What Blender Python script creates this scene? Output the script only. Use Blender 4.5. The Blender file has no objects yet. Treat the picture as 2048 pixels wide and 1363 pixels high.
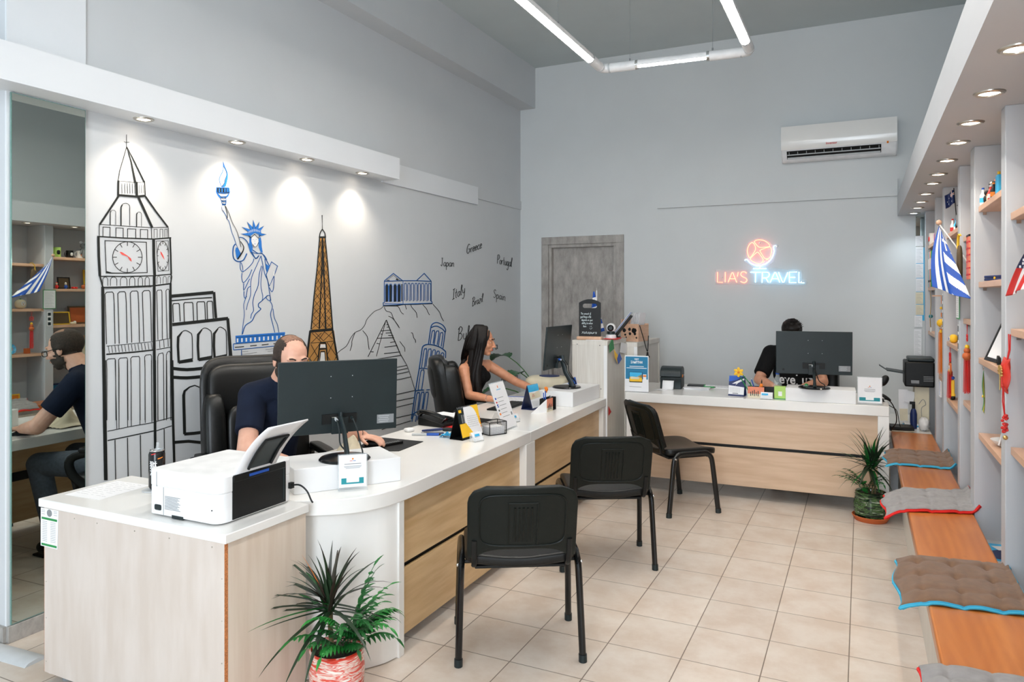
import bpy, bmesh, math, random
from mathutils import Vector, Matrix, Euler
random.seed(7)
SC = bpy.context.scene
COL = SC.collection
PI = math.pi
# ------------------------------------------------------------------ camera
FPX = 1450.0; CX = 1024.0; HY = 592.5; CH = 1.60; YAW = math.atan(699/1450.0)
cam = bpy.data.cameras.new('camera'); camo = bpy.data.objects.new('camera', cam); COL.objects.link(camo)
camo.location = (0, 0, CH); camo.rotation_euler = (PI/2, 0, YAW)
cam.sensor_width = 36.0; cam.lens = 36.0*FPX/2048; cam.shift_y = -(681.5-HY)/2048.0; cam.clip_start = 0.05
SC.camera = camo
# ------------------------------------------------------------------ view, world and lights
vs = SC.view_settings; vs.view_transform = 'Standard'; vs.look = 'None'; vs.gamma = 1.0; vs.exposure = 0.22; vs.use_curve_mapping = False
W = bpy.data.worlds.new('world'); SC.world = W; W.use_nodes = True
W.node_tree.nodes['Background'].inputs[0].default_value = (0.80, 0.90, 1.0, 1); W.node_tree.nodes['Background'].inputs[1].default_value = 0.8
def lamp(name, kind, loc, energy, color=(1, 1, 1), rot=(0, 0, 0), **kw):
    l = bpy.data.lights.new(name, kind); l.energy = energy; l.color = color
    for k, v in kw.items(): setattr(l, k, v)
    o = bpy.data.objects.new(name, l); COL.objects.link(o); o.location = loc; o.rotation_euler = rot
    return o
# daylight from the shop window behind the camera, and the flash on top of the camera
lamp('shop_window_daylight', 'AREA', (-0.1, -3.6, 2.1), 240, (0.82, 0.91, 1.0), (PI/2, 0, math.radians(42)), shape='RECTANGLE', size=2.2, size_y=3.6)
lamp('camera_flash', 'POINT', (0.0, -0.02, 1.92), 20, (1.0, 0.985, 0.97), shadow_soft_size=0.05)
LX = -3.565; BY = 7.62; CEIL = 4.22; FX = 0.505   # left wall, back wall, ceiling, front of the shelves
# ------------------------------------------------------------------ pixel measurements to points in the room
Fv = Vector((-math.sin(YAW), math.cos(YAW), 0)); Rv = Vector((math.cos(YAW), math.sin(YAW), 0)); Uv = Vector((0, 0, 1)); Cv = Vector((0, 0, CH))
def ray(u, v): return Fv + Rv*((u-CX)/FPX) - Uv*((v-HY)/FPX)
def onX(u, v, x): d = ray(u, v); return Cv + d*(x/d.x)
def onY(u, v, y): d = ray(u, v); return Cv + d*(y/d.y)
def onZ(u, v, z): d = ray(u, v); return Cv + d*((z-CH)/d.z)
def onD(u, v, w): return Cv + ray(u, v)*w
# ------------------------------------------------------------------ materials
def lin(c):
    r = []
    for x in c[:3]:
        x = x/255.0; r.append(x/12.92 if x <= 0.04045 else ((x+0.055)/1.055)**2.4)
    return (r[0], r[1], r[2], 1)
MATS = {}
def mat(name, c, rough=0.5, metal=0.0, emit=None, es=0, var=0.05, scale=12.0, bump=0.0, trans=0.0, alpha=1.0, coat=0.0, stretch=(1, 1, 1), c2=None, spec=0.5, sheen=0):
    if name in MATS: return MATS[name]
    m = bpy.data.materials.new(name); m.use_nodes = True; nt = m.node_tree; N = nt.nodes; Lk = nt.links
    b = N['Principled BSDF']; col = lin(c)
    tc = N.new('ShaderNodeTexCoord'); mp = N.new('ShaderNodeMapping'); mp.inputs['Scale'].default_value = stretch
    nz = N.new('ShaderNodeTexNoise'); nz.inputs['Scale'].default_value = scale; nz.inputs['Detail'].default_value = 5
    rp = N.new('ShaderNodeValToRGB'); Lk.new(tc.outputs['Object'], mp.inputs[0]); Lk.new(mp.outputs[0], nz.inputs['Vector']); Lk.new(nz.outputs['Fac'], rp.inputs[0])
    a = lin(c2) if c2 else tuple(max(0, x*(1-var)) for x in col[:3])+(1,)
    rp.color_ramp.elements[0].color = a; rp.color_ramp.elements[0].position = 0.35
    rp.color_ramp.elements[1].color = col if c2 else tuple(min(1, x*(1+var)) for x in col[:3])+(1,); rp.color_ramp.elements[1].position = 0.65
    Lk.new(rp.outputs[0], b.inputs['Base Color'])
    b.inputs['Roughness'].default_value = rough; b.inputs['Metallic'].default_value = metal
    b.inputs['Specular IOR Level'].default_value = spec
    if sheen: b.inputs['Sheen Weight'].default_value = sheen
    if coat: b.inputs['Coat Weight'].default_value = coat; b.inputs['Coat Roughness'].default_value = 0.05
    if trans: b.inputs['Transmission Weight'].default_value = trans; b.inputs['IOR'].default_value = 1.3
    if alpha < 1: b.inputs['Alpha'].default_value = alpha
    if emit: b.inputs['Emission Color'].default_value = lin(emit); b.inputs['Emission Strength'].default_value = es
    if bump:
        bp = N.new('ShaderNodeBump'); bp.inputs['Strength'].default_value = bump; bp.inputs['Distance'].default_value = 0.002
        Lk.new(nz.outputs['Fac'], bp.inputs['Height']); Lk.new(bp.outputs[0], b.inputs['Normal'])
    MATS[name] = m; return m
def P(n): return MATS[n].node_tree
mat('paint_back_lit', (214, 217, 217), 0.62, var=0.012, scale=3, bump=0.03)  # lighter copy of the wall paint, making up for weak light back there
mat('paint_right_shaded', (192, 195, 199), 0.55, var=0.01, scale=3)  # white paint darkened in colour, offsetting strong lamp light on the right side
mat('paint', (206, 209, 211), 0.62, var=0.012, scale=3, bump=0.03)  # same wall paint, toned down against the strong tube light on the left
mat('paint_white', (226, 229, 232), 0.5, var=0.01, scale=3)
mat('ceiling_paint', (198, 206, 206), 0.7, var=0.02, scale=2)
mat('white_lam', (240, 238, 234), 0.16, var=0.01, scale=4)
mat('white_matte', (236, 236, 236), 0.45, var=0.012, scale=4)
mat('maple', (214, 203, 194), 0.42, stretch=(3, 3, 0.6), scale=5, c2=(205, 192, 181))
mat('maple_side', (226, 211, 195), 0.42, stretch=(6, 6, 0.5), scale=4, c2=(216, 198, 180))
mat('oak', (220, 188, 142), 0.33, stretch=(6, 0.9, 9), scale=3, c2=(202, 166, 118))
mat('oak_back', (216, 188, 160), 0.35, stretch=(0.9, 6, 9), scale=3, c2=(203, 172, 142))
mat('chipboard', (190, 120, 70), 0.8, scale=200, var=0.3)
mat('shelf_wood', (214, 175, 148), 0.4, stretch=(8, 1, 8), scale=4, c2=(202, 160, 130))
mat('whitewash', (226, 222, 214), 0.5, stretch=(40, 40, 1.2), scale=3, c2=(212, 206, 196))
mat('black', (11, 13, 13), 0.5, var=0.1, spec=0.35)
mat('black_gloss', (14, 15, 16), 0.18, var=0.1)
mat('dark_grey', (27, 38, 40), 0.45, var=0.06, spec=0.4)
mat('grey', (135, 138, 140), 0.5)
mat('lightgrey', (200, 203, 205), 0.45)
mat('steel', (190, 185, 175), 0.28, 1.0)
mat('chrome', (225, 225, 225), 0.12, 1.0)
mat('white', (240, 240, 240), 0.4)
mat('paper', (240, 240, 242), 0.7, var=0.01)
mat('cream', (224, 214, 186), 0.45)
mat('blue', (28, 84, 180), 0.45)
mat('navy', (22, 40, 92), 0.45)
mat('yellow', (248, 196, 40), 0.5)
mat('orange', (240, 132, 30), 0.5)
mat('red', (205, 36, 32), 0.5)
mat('green', (30, 140, 70), 0.5)
mat('teal', (20, 140, 150), 0.5)
mat('skyblue', (60, 180, 230), 0.5)
mat('glass', (240, 246, 248), 0.04, alpha=0.22, spec=0.8)
mat('black_ink', (18, 20, 22), 0.6, var=0.05)
mat('mural_black', (20, 24, 22), 0.5, var=0.08)
mat('mural_blue', (30, 110, 192), 0.5, var=0.08)
mat('mural_brown', (176, 128, 66), 0.55, var=0.12)
mat('mural_red', (232, 92, 84), 0.5)
mat('mural_white', (226, 226, 224), 0.55, var=0.01)
mat('mirror', (196, 204, 198), 0.01, 1.0, var=0.0)
mat('mirror_edge', (130, 168, 160), 0.1, 0.3)
mat('tube_lit', (255, 250, 240), 0.5, emit=(255, 249, 242), es=57)
mat('spot_lit', (255, 250, 240), 0.5, emit=(255, 236, 214), es=12)
mat('spot_cool', (255, 250, 240), 0.5, emit=(214, 236, 255), es=14)
mat('neon_red', (255, 190, 170), 0.5, emit=(255, 120, 92), es=3.2)
mat('neon_blue', (220, 240, 255), 0.5, emit=(150, 215, 255), es=3.6)
mat('leather', (12, 13, 12), 0.36, spec=0.4, scale=60, bump=0.25, var=0.15)
mat('chair_plastic', (11, 18, 15), 0.45, spec=0.3, scale=80, bump=0.15, var=0.08)
mat('chair_seat', (13, 13, 12), 0.38, spec=0.4, scale=90, bump=0.2, var=0.1)
mat('terracotta', (196, 98, 46), 0.6)
mat('soil', (46, 38, 28), 0.9, scale=60, var=0.5, bump=0.8)
mat('cushion_brown', (112, 84, 62), 0.85, scale=40, var=0.1, bump=0.2, sheen=0.2)
mat('cushion_grey', (142, 140, 140), 0.85, scale=40, var=0.08, bump=0.2, sheen=0.2)
mat('cushion_aqua', (60, 170, 205), 0.8)
mat('cushion_red', (218, 30, 26), 0.8)
# floor tiles
def floor_mat():
    m = bpy.data.materials.new('floor_tiles'); m.use_nodes = True; nt = m.node_tree; N = nt.nodes; Lk = nt.links; b = N['Principled BSDF']
    tc = N.new('ShaderNodeTexCoord'); mp = N.new('ShaderNodeMapping'); mp.inputs['Location'].default_value = (1.39+0.335*20, -2.86+0.349*20, 0)
    br = N.new('ShaderNodeTexBrick'); br.offset = 0; br.squash = 1; br.inputs['Scale'].default_value = 1
    br.inputs['Brick Width'].default_value = 0.335; br.inputs['Row Height'].default_value = 0.349; br.inputs['Mortar Size'].default_value = 0.0028; br.inputs['Mortar Smooth'].default_value = 0.3
    br.inputs['Color1'].default_value = lin((226, 216, 205)); br.inputs['Color2'].default_value = lin((218, 208, 197)); br.inputs['Mortar'].default_value = lin((136, 124, 112))
    Lk.new(tc.outputs['Object'], mp.inputs[0]); Lk.new(mp.outputs[0], br.inputs[0])
    nz = N.new('ShaderNodeTexNoise'); nz.inputs['Scale'].default_value = 5; nz.inputs['Detail'].default_value = 8; nz.inputs['Roughness'].default_value = 0.65; Lk.new(tc.outputs['Object'], nz.inputs['Vector'])
    rp = N.new('ShaderNodeValToRGB'); rp.color_ramp.elements[0].position = 0.38; rp.color_ramp.elements[0].color = lin((222, 204, 188)); rp.color_ramp.elements[1].position = 0.62; rp.color_ramp.elements[1].color = (1, 1, 1, 1)
    Lk.new(nz.outputs['Fac'], rp.inputs[0])
    mx = N.new('ShaderNodeMixRGB'); mx.blend_type = 'MULTIPLY'; mx.inputs[0].default_value = 0.45; Lk.new(br.outputs['Color'], mx.inputs[1]); Lk.new(rp.outputs[0], mx.inputs[2]); Lk.new(mx.outputs[0], b.inputs['Base Color'])
    b.inputs['Roughness'].default_value = 0.36
    bp = N.new('ShaderNodeBump'); bp.inputs['Strength'].default_value = 0.5; bp.inputs['Distance'].default_value = 0.002; bp.invert = True
    Lk.new(br.outputs['Fac'], bp.inputs['Height']); Lk.new(bp.outputs[0], b.inputs['Normal'])
    MATS['floor'] = m
floor_mat()
def concrete_mat():
    m = bpy.data.materials.new('concrete'); m.use_nodes = True; nt = m.node_tree; N = nt.nodes; Lk = nt.links; b = N['Principled BSDF']
    tc = N.new('ShaderNodeTexCoord'); mp = N.new('ShaderNodeMapping'); mp.inputs['Scale'].default_value = (2.4, 2, 1)
    nz = N.new('ShaderNodeTexNoise'); nz.inputs['Scale'].default_value = 5; nz.inputs['Detail'].default_value = 12; nz.inputs['Roughness'].default_value = 0.72
    Lk.new(tc.outputs['Object'], mp.inputs[0]); Lk.new(mp.outputs[0], nz.inputs['Vector'])
    rp = N.new('ShaderNodeValToRGB'); e = rp.color_ramp.elements; e[0].position = 0.3; e[0].color = lin((138, 132, 126)); e[1].position = 0.66; e[1].color = lin((186, 181, 175))
    Lk.new(nz.outputs['Fac'], rp.inputs[0]); Lk.new(rp.outputs[0], b.inputs['Base Color']); b.inputs['Roughness'].default_value = 0.5; MATS['concrete'] = m
concrete_mat()
def pine_mat():
    m = bpy.data.materials.new('pine'); m.use_nodes = True; nt = m.node_tree; N = nt.nodes; Lk = nt.links; b = N['Principled BSDF']
    tc = N.new('ShaderNodeTexCoord'); mp = N.new('ShaderNodeMapping'); mp.inputs['Scale'].default_value = (5, 0.7, 1)
    nz = N.new('ShaderNodeTexNoise'); nz.inputs['Scale'].default_value = 2.2; nz.inputs['Detail'].default_value = 5; nz.inputs['Distortion'].default_value = 1.2
    wv = N.new('ShaderNodeTexWave'); wv.bands_direction = 'X'; wv.inputs['Scale'].default_value = 1.6; wv.inputs['Distortion'].default_value = 7; wv.inputs['Detail'].default_value = 2; wv.inputs['Detail Scale'].default_value = 0.8
    Lk.new(tc.outputs['Object'], mp.inputs[0]); Lk.new(mp.outputs[0], nz.inputs['Vector']); Lk.new(mp.outputs[0], wv.inputs['Vector'])
    ad = N.new('ShaderNodeMixRGB'); ad.inputs[0].default_value = 0.12; Lk.new(nz.outputs['Fac'], ad.inputs[1]); Lk.new(wv.outputs['Fac'], ad.inputs[2])
    rp = N.new('ShaderNodeValToRGB'); e = rp.color_ramp.elements; e[0].position = 0.25; e[0].color = lin((176, 100, 42)); e[1].position = 0.75; e[1].color = lin((208, 132, 66)); Lk.new(ad.outputs[0], rp.inputs[0])
    br = N.new('ShaderNodeTexBrick'); br.inputs['Scale'].default_value = 1; br.offset = 0.4; br.inputs['Brick Width'].default_value = 1.35; br.inputs['Row Height'].default_value = 0.145; br.inputs['Mortar Size'].default_value = 0.0
    br.inputs['Color1'].default_value = (1, 1, 1, 1); br.inputs['Color2'].default_value = (0.74, 0.66, 0.56, 1)
    m2 = N.new('ShaderNodeMapping'); m2.inputs['Rotation'].default_value = (0, 0, PI/2); Lk.new(tc.outputs['Object'], m2.inputs[0]); Lk.new(m2.outputs[0], br.inputs[0])
    vo = N.new('ShaderNodeTexVoronoi'); vo.inputs['Scale'].default_value = 5; m3 = N.new('ShaderNodeMapping'); m3.inputs['Scale'].default_value = (1, 0.55, 1); Lk.new(tc.outputs['Object'], m3.inputs[0]); Lk.new(m3.outputs[0], vo.inputs['Vector'])
    r2 = N.new('ShaderNodeValToRGB'); f = r2.color_ramp.elements; f[0].position = 0.05; f[0].color = lin((120, 66, 32)); f[1].position = 0.11; f[1].color = (1, 1, 1, 1); Lk.new(vo.outputs['Distance'], r2.inputs[0])
    m4 = N.new('ShaderNodeMixRGB'); m4.blend_type = 'MULTIPLY'; m4.inputs[0].default_value = 1; Lk.new(rp.outputs[0], m4.inputs[1]); Lk.new(br.outputs['Color'], m4.inputs[2])
    m5 = N.new('ShaderNodeMixRGB'); m5.blend_type = 'MULTIPLY'; m5.inputs[0].default_value = 0.8; Lk.new(m4.outputs[0], m5.inputs[1]); Lk.new(r2.outputs[0], m5.inputs[2])
    Lk.new(m5.outputs[0], b.inputs['Base Color']); b.inputs['Roughness'].default_value = 0.28; MATS['pine'] = m
pine_mat()
# ------------------------------------------------------------------ mesh building
class MB:
    def __init__(s): s.v = []; s.f = []; s.m = []; s.mats = []; s.cur = 0
    def use(s, name):
        if name not in s.mats: s.mats.append(name)
        s.cur = s.mats.index(name); return s
    def add(s, vs_, fs):
        n = len(s.v); s.v += [tuple(v) for v in vs_]; s.f += [tuple(i+n for i in f) for f in fs]; s.m += [s.cur]*len(fs); return s
    def box(s, c, d, R=None):
        hx, hy, hz = d[0]/2, d[1]/2, d[2]/2
        vs_ = [Vector((x, y, z)) for x in (-hx, hx) for y in (-hy, hy) for z in (-hz, hz)]
        if R is not None: vs_ = [R @ v for v in vs_]
        return s.add([v+Vector(c) for v in vs_], [(0, 1, 3, 2), (4, 6, 7, 5), (0, 4, 5, 1), (2, 3, 7, 6), (0, 2, 6, 4), (1, 5, 7, 3)])
    def bb(s, x0, x1, y0, y1, z0, z1): return s.box(((x0+x1)/2, (y0+y1)/2, (z0+z1)/2), (abs(x1-x0), abs(y1-y0), abs(z1-z0)))
    def prism(s, poly, vec):
        n = len(poly); a = [Vector(p) for p in poly]; b = [p+Vector(vec) for p in a]
        return s.add(a+b, [tuple(range(n-1, -1, -1)), tuple(range(n, 2*n))]+[(i, (i+1) % n, n+(i+1) % n, n+i) for i in range(n)])
    def lathe(s, prof, c=(0, 0, 0), n=24, R=None, cap=True):
        vs_ = []; fs = []
        for r, z in prof:
            for k in range(n):
                a = 2*PI*k/n; v = Vector((r*math.cos(a), r*math.sin(a), z))
                if R is not None: v = R @ v
                vs_.append(v+Vector(c))
        for i in range(len(prof)-1):
            for k in range(n): fs.append((i*n+k, i*n+(k+1) % n, (i+1)*n+(k+1) % n, (i+1)*n+k))
        if cap: fs.append(tuple(range(n-1, -1, -1))); fs.append(tuple((len(prof)-1)*n+k for k in range(n)))
        return s.add(vs_, fs)
    def cyl(s, p0, p1, r, r2=None, n=14):
        p0 = Vector(p0); p1 = Vector(p1); d = p1-p0; R = d.to_track_quat('Z', 'Y').to_matrix()
        return s.lathe([(r, 0), (r if r2 is None else r2, d.length)], p0, n, R)
    def tube(s, pts, r, n=8, closed=False, sy=1.0):
        P_ = [Vector(p) for p in pts]; m = len(P_); vs_ = []; fs = []; up = None
        for i, p in enumerate(P_):
            t = (P_[(i+1) % m]-P_[i-1]) if closed else (P_[min(i+1, m-1)]-P_[max(i-1, 0)])
            t.normalize()
            if up is None:
                up = Vector((0, 0, 1)) if abs(t.z) < 0.9 else Vector((1, 0, 0))
            sd = t.cross(up)
            if sd.length < 1e-5: sd = t.cross(Vector((1, 0.1, 0)))
            sd.normalize(); up = sd.cross(t).normalized()
            rr = r[i] if isinstance(r, (list, tuple)) else r
            for k in range(n):
                a = 2*PI*k/n; vs_.append(p+sd*(rr*math.cos(a))+up*(rr*sy*math.sin(a)))
        for i in range(m if closed else m-1):
            j = (i+1) % m
            for k in range(n): fs.append((i*n+k, i*n+(k+1) % n, j*n+(k+1) % n, j*n+k))
        if not closed: fs.append(tuple(range(n-1, -1, -1))); fs.append(tuple((m-1)*n+k for k in range(n)))
        return s.add(vs_, fs)
    def sphere(s, c, r, n=16, m=10, R=None):
        if not isinstance(r, (tuple, list)): r = (r, r, r)
        vs_ = []; fs = []
        def tr(v): return (R @ v if R is not None else v)+Vector(c)
        vs_.append(tr(Vector((0, 0, -r[2]))))
        for i in range(1, m):
            p = -PI/2+PI*i/m
            for k in range(n):
                a = 2*PI*k/n; vs_.append(tr(Vector((r[0]*math.cos(p)*math.cos(a), r[1]*math.cos(p)*math.sin(a), r[2]*math.sin(p)))))
        vs_.append(tr(Vector((0, 0, r[2])))); L_ = len(vs_)-1
        for k in range(n): fs.append((0, 1+(k+1) % n, 1+k)); fs.append((L_, L_-n+k, L_-n+(k+1) % n))
        for i in range(m-2):
            for k in range(n): fs.append((1+i*n+k, 1+i*n+(k+1) % n, 1+(i+1)*n+(k+1) % n, 1+(i+1)*n+k))
        return s.add(vs_, fs)
    def grid(s, fn, nu, nv, th=None):
        vs_ = [Vector(fn(i/nu, j/nv)) for i in range(nu+1) for j in range(nv+1)]
        fs = [(i*(nv+1)+j, (i+1)*(nv+1)+j, (i+1)*(nv+1)+j+1, i*(nv+1)+j+1) for i in range(nu) for j in range(nv)]
        return s.add(vs_, fs)
    def build(s, name, parent=None, bevel=0, seg=2, smooth=True, solid=0, ang=35, sub=0):
        me = bpy.data.meshes.new(name); me.from_pydata(s.v, [], s.f); me.update()
        for mn in s.mats: me.materials.append(MATS[mn])
        if s.mats: me.polygons.foreach_set('material_index', s.m)
        if smooth: me.polygons.foreach_set('use_smooth', [True]*len(me.polygons))
        if smooth and not sub: me.set_sharp_from_angle(angle=math.radians(ang))
        o = bpy.data.objects.new(name, me); COL.objects.link(o)
        if parent is not None: o.parent = parent
        if solid:
            md = o.modifiers.new('solid', 'SOLIDIFY'); md.thickness = solid; md.offset = 0
        if bevel:
            md = o.modifiers.new('bevel', 'BEVEL'); md.width = bevel; md.segments = seg; md.limit_method = 'ANGLE'; md.angle_limit = math.radians(40); md.harden_normals = False
        if sub:
            md = o.modifiers.new('sub', 'SUBSURF'); md.levels = sub; md.render_levels = sub
        return o
def M(name): return MB().use(name)
def tag(o, label=None, cat=None, group=None, kind=None):
    if label: o['label'] = label
    if cat: o['category'] = cat
    if group: o['group'] = group
    if kind: o['kind'] = kind
    return o
def thing(name, label, cat, loc=(0, 0, 0), rz=0, group=None, rx=0, ry=0):
    o = bpy.data.objects.new(name, None); COL.objects.link(o); o.location = loc; o.rotation_euler = (rx, ry, rz); o.empty_display_size = 0.05
    return tag(o, label, cat, group)
def struct(o): o['kind'] = 'structure'; return o
def clone(root, loc=None, rz=None, label=None, group=None):
    r = root.copy(); COL.objects.link(r)
    if loc is not None: r.location = loc
    if rz is not None: r.rotation_euler = (root.rotation_euler[0], root.rotation_euler[1], rz)
    if label: r['label'] = label
    if group: r['group'] = group
    def kids(a, b):
        for ch in list(a.children):
            c = ch.copy(); COL.objects.link(c); c.parent = b; kids(ch, c)
    kids(root, r); return r
def smoothpts(pts, k=4, closed=False):
    n = len(pts); P_ = [Vector(p) for p in pts]; out = []
    if n < 3: return P_
    for i in range(n if closed else n-1):
        p0 = P_[(i-1) % n] if (closed or i > 0) else P_[0]; p1 = P_[i]; p2 = P_[(i+1) % n]; p3 = P_[(i+2) % n] if (closed or i < n-2) else P_[-1]
        for j in range(k):
            t = j/k; out.append(0.5*((2*p1)+(p2-p0)*t+(2*p0-5*p1+4*p2-p3)*t*t+(3*p1-p0-3*p2+p3)*t*t*t))
    if not closed: out.append(P_[-1])
    return out
def ribbon(mb, pts, w, to3, closed=False):
    """flat brush stroke: 2-D points and width, to3 maps 2-D to the surface"""
    P_ = [Vector(p) for p in pts]; m = len(P_)
    if m < 2: return
    vs_ = []
    for i, p in enumerate(P_):
        a = P_[i-1] if (i > 0 or closed) else None; b = P_[(i+1) % m] if (i < m-1 or closed) else None
        t = Vector((0, 0))
        d1 = (p-a).normalized() if a is not None and (p-a).length > 1e-9 else None
        d2 = (b-p).normalized() if b is not None and (b-p).length > 1e-9 else None
        if d1 is not None: t += d1
        if d2 is not None: t += d2
        if t.length < 1e-6: t = d1 if d1 is not None else Vector((1, 0))
        t.normalize(); nrm = Vector((-t.y, t.x)); k = 1.0
        if d1 is not None and d2 is not None: k = min(1.6, 1.0/max(0.5, abs(t.dot(d1))))
        ww = (w[i] if isinstance(w, (list, tuple)) else w)*0.5*k
        vs_ += [to3(p+nrm*ww), to3(p-nrm*ww)]
    fs = [(2*i, 2*i+1, 2*((i+1) % m)+1, 2*((i+1) % m)) for i in range(m if closed else m-1)]
    mb.add(vs_, fs)
# ------------------------------------------------------------------ lettering
def text_geo(body, size, align='CENTER', shear=0.0, bold=0.0, extrude=0.0, sx=1.0):
    cu = bpy.data.curves.new('txt', 'FONT'); cu.body = body; cu.size = size; cu.align_x = align; cu.align_y = 'CENTER'; cu.shear = shear; cu.offset = bold; cu.extrude = extrude; cu.resolution_u = 3
    o = bpy.data.objects.new('txt', cu); COL.objects.link(o)
    dg = bpy.context.evaluated_depsgraph_get(); me = bpy.data.meshes.new_from_object(o.evaluated_get(dg))
    vs_ = [Vector((v.co.x*sx, v.co.y, v.co.z)) for v in me.vertices]; fs = [tuple(p.vertices) for p in me.polygons]
    bpy.data.objects.remove(o); bpy.data.curves.remove(cu); bpy.data.meshes.remove(me)
    return vs_, fs
def put_text(mb, body, size, org, ex, ey, **kw):
    vs_, fs = text_geo(body, size, **kw); ex = Vector(ex).normalized(); ey = Vector(ey).normalized(); ez = ex.cross(ey); org = Vector(org)
    mb.add([org+ex*v.x+ey*v.y+ez*v.z for v in vs_], fs); return mb
# handwriting strokes on a unit grid (x-height 1)
HW = {
'a': (.95, [[(.75,.9),(.4,1),(.1,.6),(.15,.15),(.45,0),(.72,.4),(.75,.95),(.75,.3),(.95,0)]]),
'b': (.9, [[(.15,2.1),(.15,0)],[(.15,.7),(.5,1),(.8,.6),(.7,.1),(.4,0),(.15,.2)]]),
'c': (.8, [[(.75,.85),(.45,1),(.1,.6),(.15,.15),(.45,0),(.75,.15)]]),
'd': (.95, [[(.75,.85),(.4,1),(.1,.55),(.2,.05),(.5,.05),(.75,.5)],[(.78,2.1),(.75,.3),(.95,0)]]),
'e': (.8, [[(.12,.5),(.6,.6),(.6,.95),(.3,1),(.08,.5),(.25,.03),(.75,.2)]]),
'f': (.7, [[(.7,1.9),(.45,2.1),(.3,1.6),(.3,-.6)],[(.05,1),(.6,1)]]),
'g': (.95, [[(.7,.9),(.35,1),(.1,.6),(.2,.1),(.5,.1),(.72,.5),(.72,.95),(.72,-.6),(.4,-1),(.1,-.7)]]),
'h': (.9, [[(.15,2.1),(.15,0)],[(.15,.6),(.45,1),(.7,.8),(.72,0)]]),
'i': (.45, [[(.2,1),(.2,.2),(.4,0)],[(.2,1.4),(.22,1.5)]]),
'l': (.5, [[(.1,.6),(.4,1.7),(.25,2.1),(.15,1.6),(.18,.2),(.42,0)]]),
'm': (1.35, [[(.1,1),(.12,0)],[(.12,.6),(.4,1),(.6,.8),(.6,0)],[(.6,.6),(.9,1),(1.1,.8),(1.1,.15),(1.25,0)]]),
'n': (.95, [[(.12,1),(.12,0)],[(.12,.6),(.45,1),(.7,.8),(.7,.15),(.9,0)]]),
'o': (.85, [[(.45,1),(.1,.7),(.12,.2),(.42,0),(.72,.3),(.7,.8),(.45,1)]]),
'p': (.95, [[(.15,1),(.15,-1)],[(.15,.65),(.45,1),(.78,.7),(.7,.15),(.4,0),(.15,.2)]]),
'r': (.7, [[(.12,1),(.14,0)],[(.14,.6),(.35,.95),(.65,.95)]]),
's': (.75, [[(.62,.85),(.35,1),(.15,.75),(.6,.3),(.4,0),(.08,.15)]]),
't': (.7, [[(.3,1.8),(.3,.2),(.55,0)],[(.05,1.1),(.6,1.15)]]),
'u': (.95, [[(.12,1),(.12,.3),(.35,0),(.68,.3),(.7,1),(.72,.2),(.92,0)]]),
'v': (.8, [[(.05,1),(.35,0),(.7,1)]]),
'w': (1.1, [[(.05,1),(.25,0),(.5,.8),(.75,0),(1.0,1)]]),
'y': (.9, [[(.1,1),(.15,.4),(.45,.2),(.7,.5),(.75,1),(.7,-.5),(.4,-1),(.1,-.7)]]),
'z': (.85, [[(.1,1),(.7,1),(.12,0),(.75,0)]]),
'J': (1.0, [[(.25,2.1),(.75,2.15)],[(.55,2.1),(.55,.3),(.35,0),(.08,.35)]]),
'G': (1.3, [[(1.05,1.8),(.6,2.1),(.15,1.3),(.2,.3),(.6,0),(1.0,.4),(1.0,.95),(.55,.95)]]),
'P': (1.1, [[(.2,2),(.2,0)],[(.05,1.9),(.6,2.15),(1.0,1.7),(.7,1.1),(.2,1.0)]]),
'I': (.8, [[(.05,2),(.7,2.1)],[(.4,2.05),(.35,0)],[(0,0),(.7,.05)]]),
'B': (1.2, [[(.25,2),(.15,0)],[(0,1.8),(.5,2.2),(.95,1.8),(.6,1.2),(.25,1.1),(.8,1.0),(1.0,.5),(.6,.05),(.1,0)]]),
'S': (1.1, [[(.9,1.8),(.55,2.1),(.2,1.7),(.5,1.15),(.9,.7),(.6,.05),(.1,.2)]]),
'R': (1.2, [[(.25,2),(.2,0)],[(0,1.8),(.6,2.15),(.95,1.7),(.6,1.1),(.25,1.0),(.6,.7),(1.1,0)]]),
'T': (1.1, [[(0,2),(1.1,2.05)],[(.55,2),(.5,0)]]),
'X': (1.0, [[(.05,2),(.85,0)],[(.9,2),(.1,0)]]),
' ': (.7, []),
}
def handwrite(mb, body, org, ex, ey, size, w, to3, sp=1.0):
    """2-D handwriting: org + ex*x + ey*y in the 2-D plane handed to to3; ex,ey unit-size vectors scaled by size"""
    x = 0; ex = Vector(ex); ey = Vector(ey); org = Vector(org)
    for ch in body:
        wd, sts = HW[ch]
        for st in sts:
            ribbon(mb, [v.to_2d() for v in smoothpts([(*(org+ex*((x+p[0])*size*sp)+ey*(p[1]*size)), 0) for p in st], 4)], w, to3)
        x += wd
# ------------------------------------------------------------------ the room
def sbox(name, m, *a, bevel=0, parent=None):
    o = M(m).bb(*a).build(name, parent, bevel=bevel)
    return struct(o) if parent is None else o
sbox('floor', 'floor', -4.9, 1.3, -4.9, BY+0.3, -0.05, 0.0)
sbox('ceiling', 'ceiling_paint', -4.9, 1.3, -4.9, BY+0.3, CEIL, CEIL+0.05)
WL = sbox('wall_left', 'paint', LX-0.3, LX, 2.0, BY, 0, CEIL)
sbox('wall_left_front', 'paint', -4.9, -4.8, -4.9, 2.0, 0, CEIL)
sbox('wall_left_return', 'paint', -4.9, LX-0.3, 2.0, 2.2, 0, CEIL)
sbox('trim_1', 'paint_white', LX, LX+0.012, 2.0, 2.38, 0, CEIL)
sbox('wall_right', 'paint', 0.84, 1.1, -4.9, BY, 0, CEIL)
sbox('baseboard_left', 'concrete', LX+0.012, LX+0.027, 2.0, 4.2, 0, 0.078, bevel=0.002)
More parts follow.
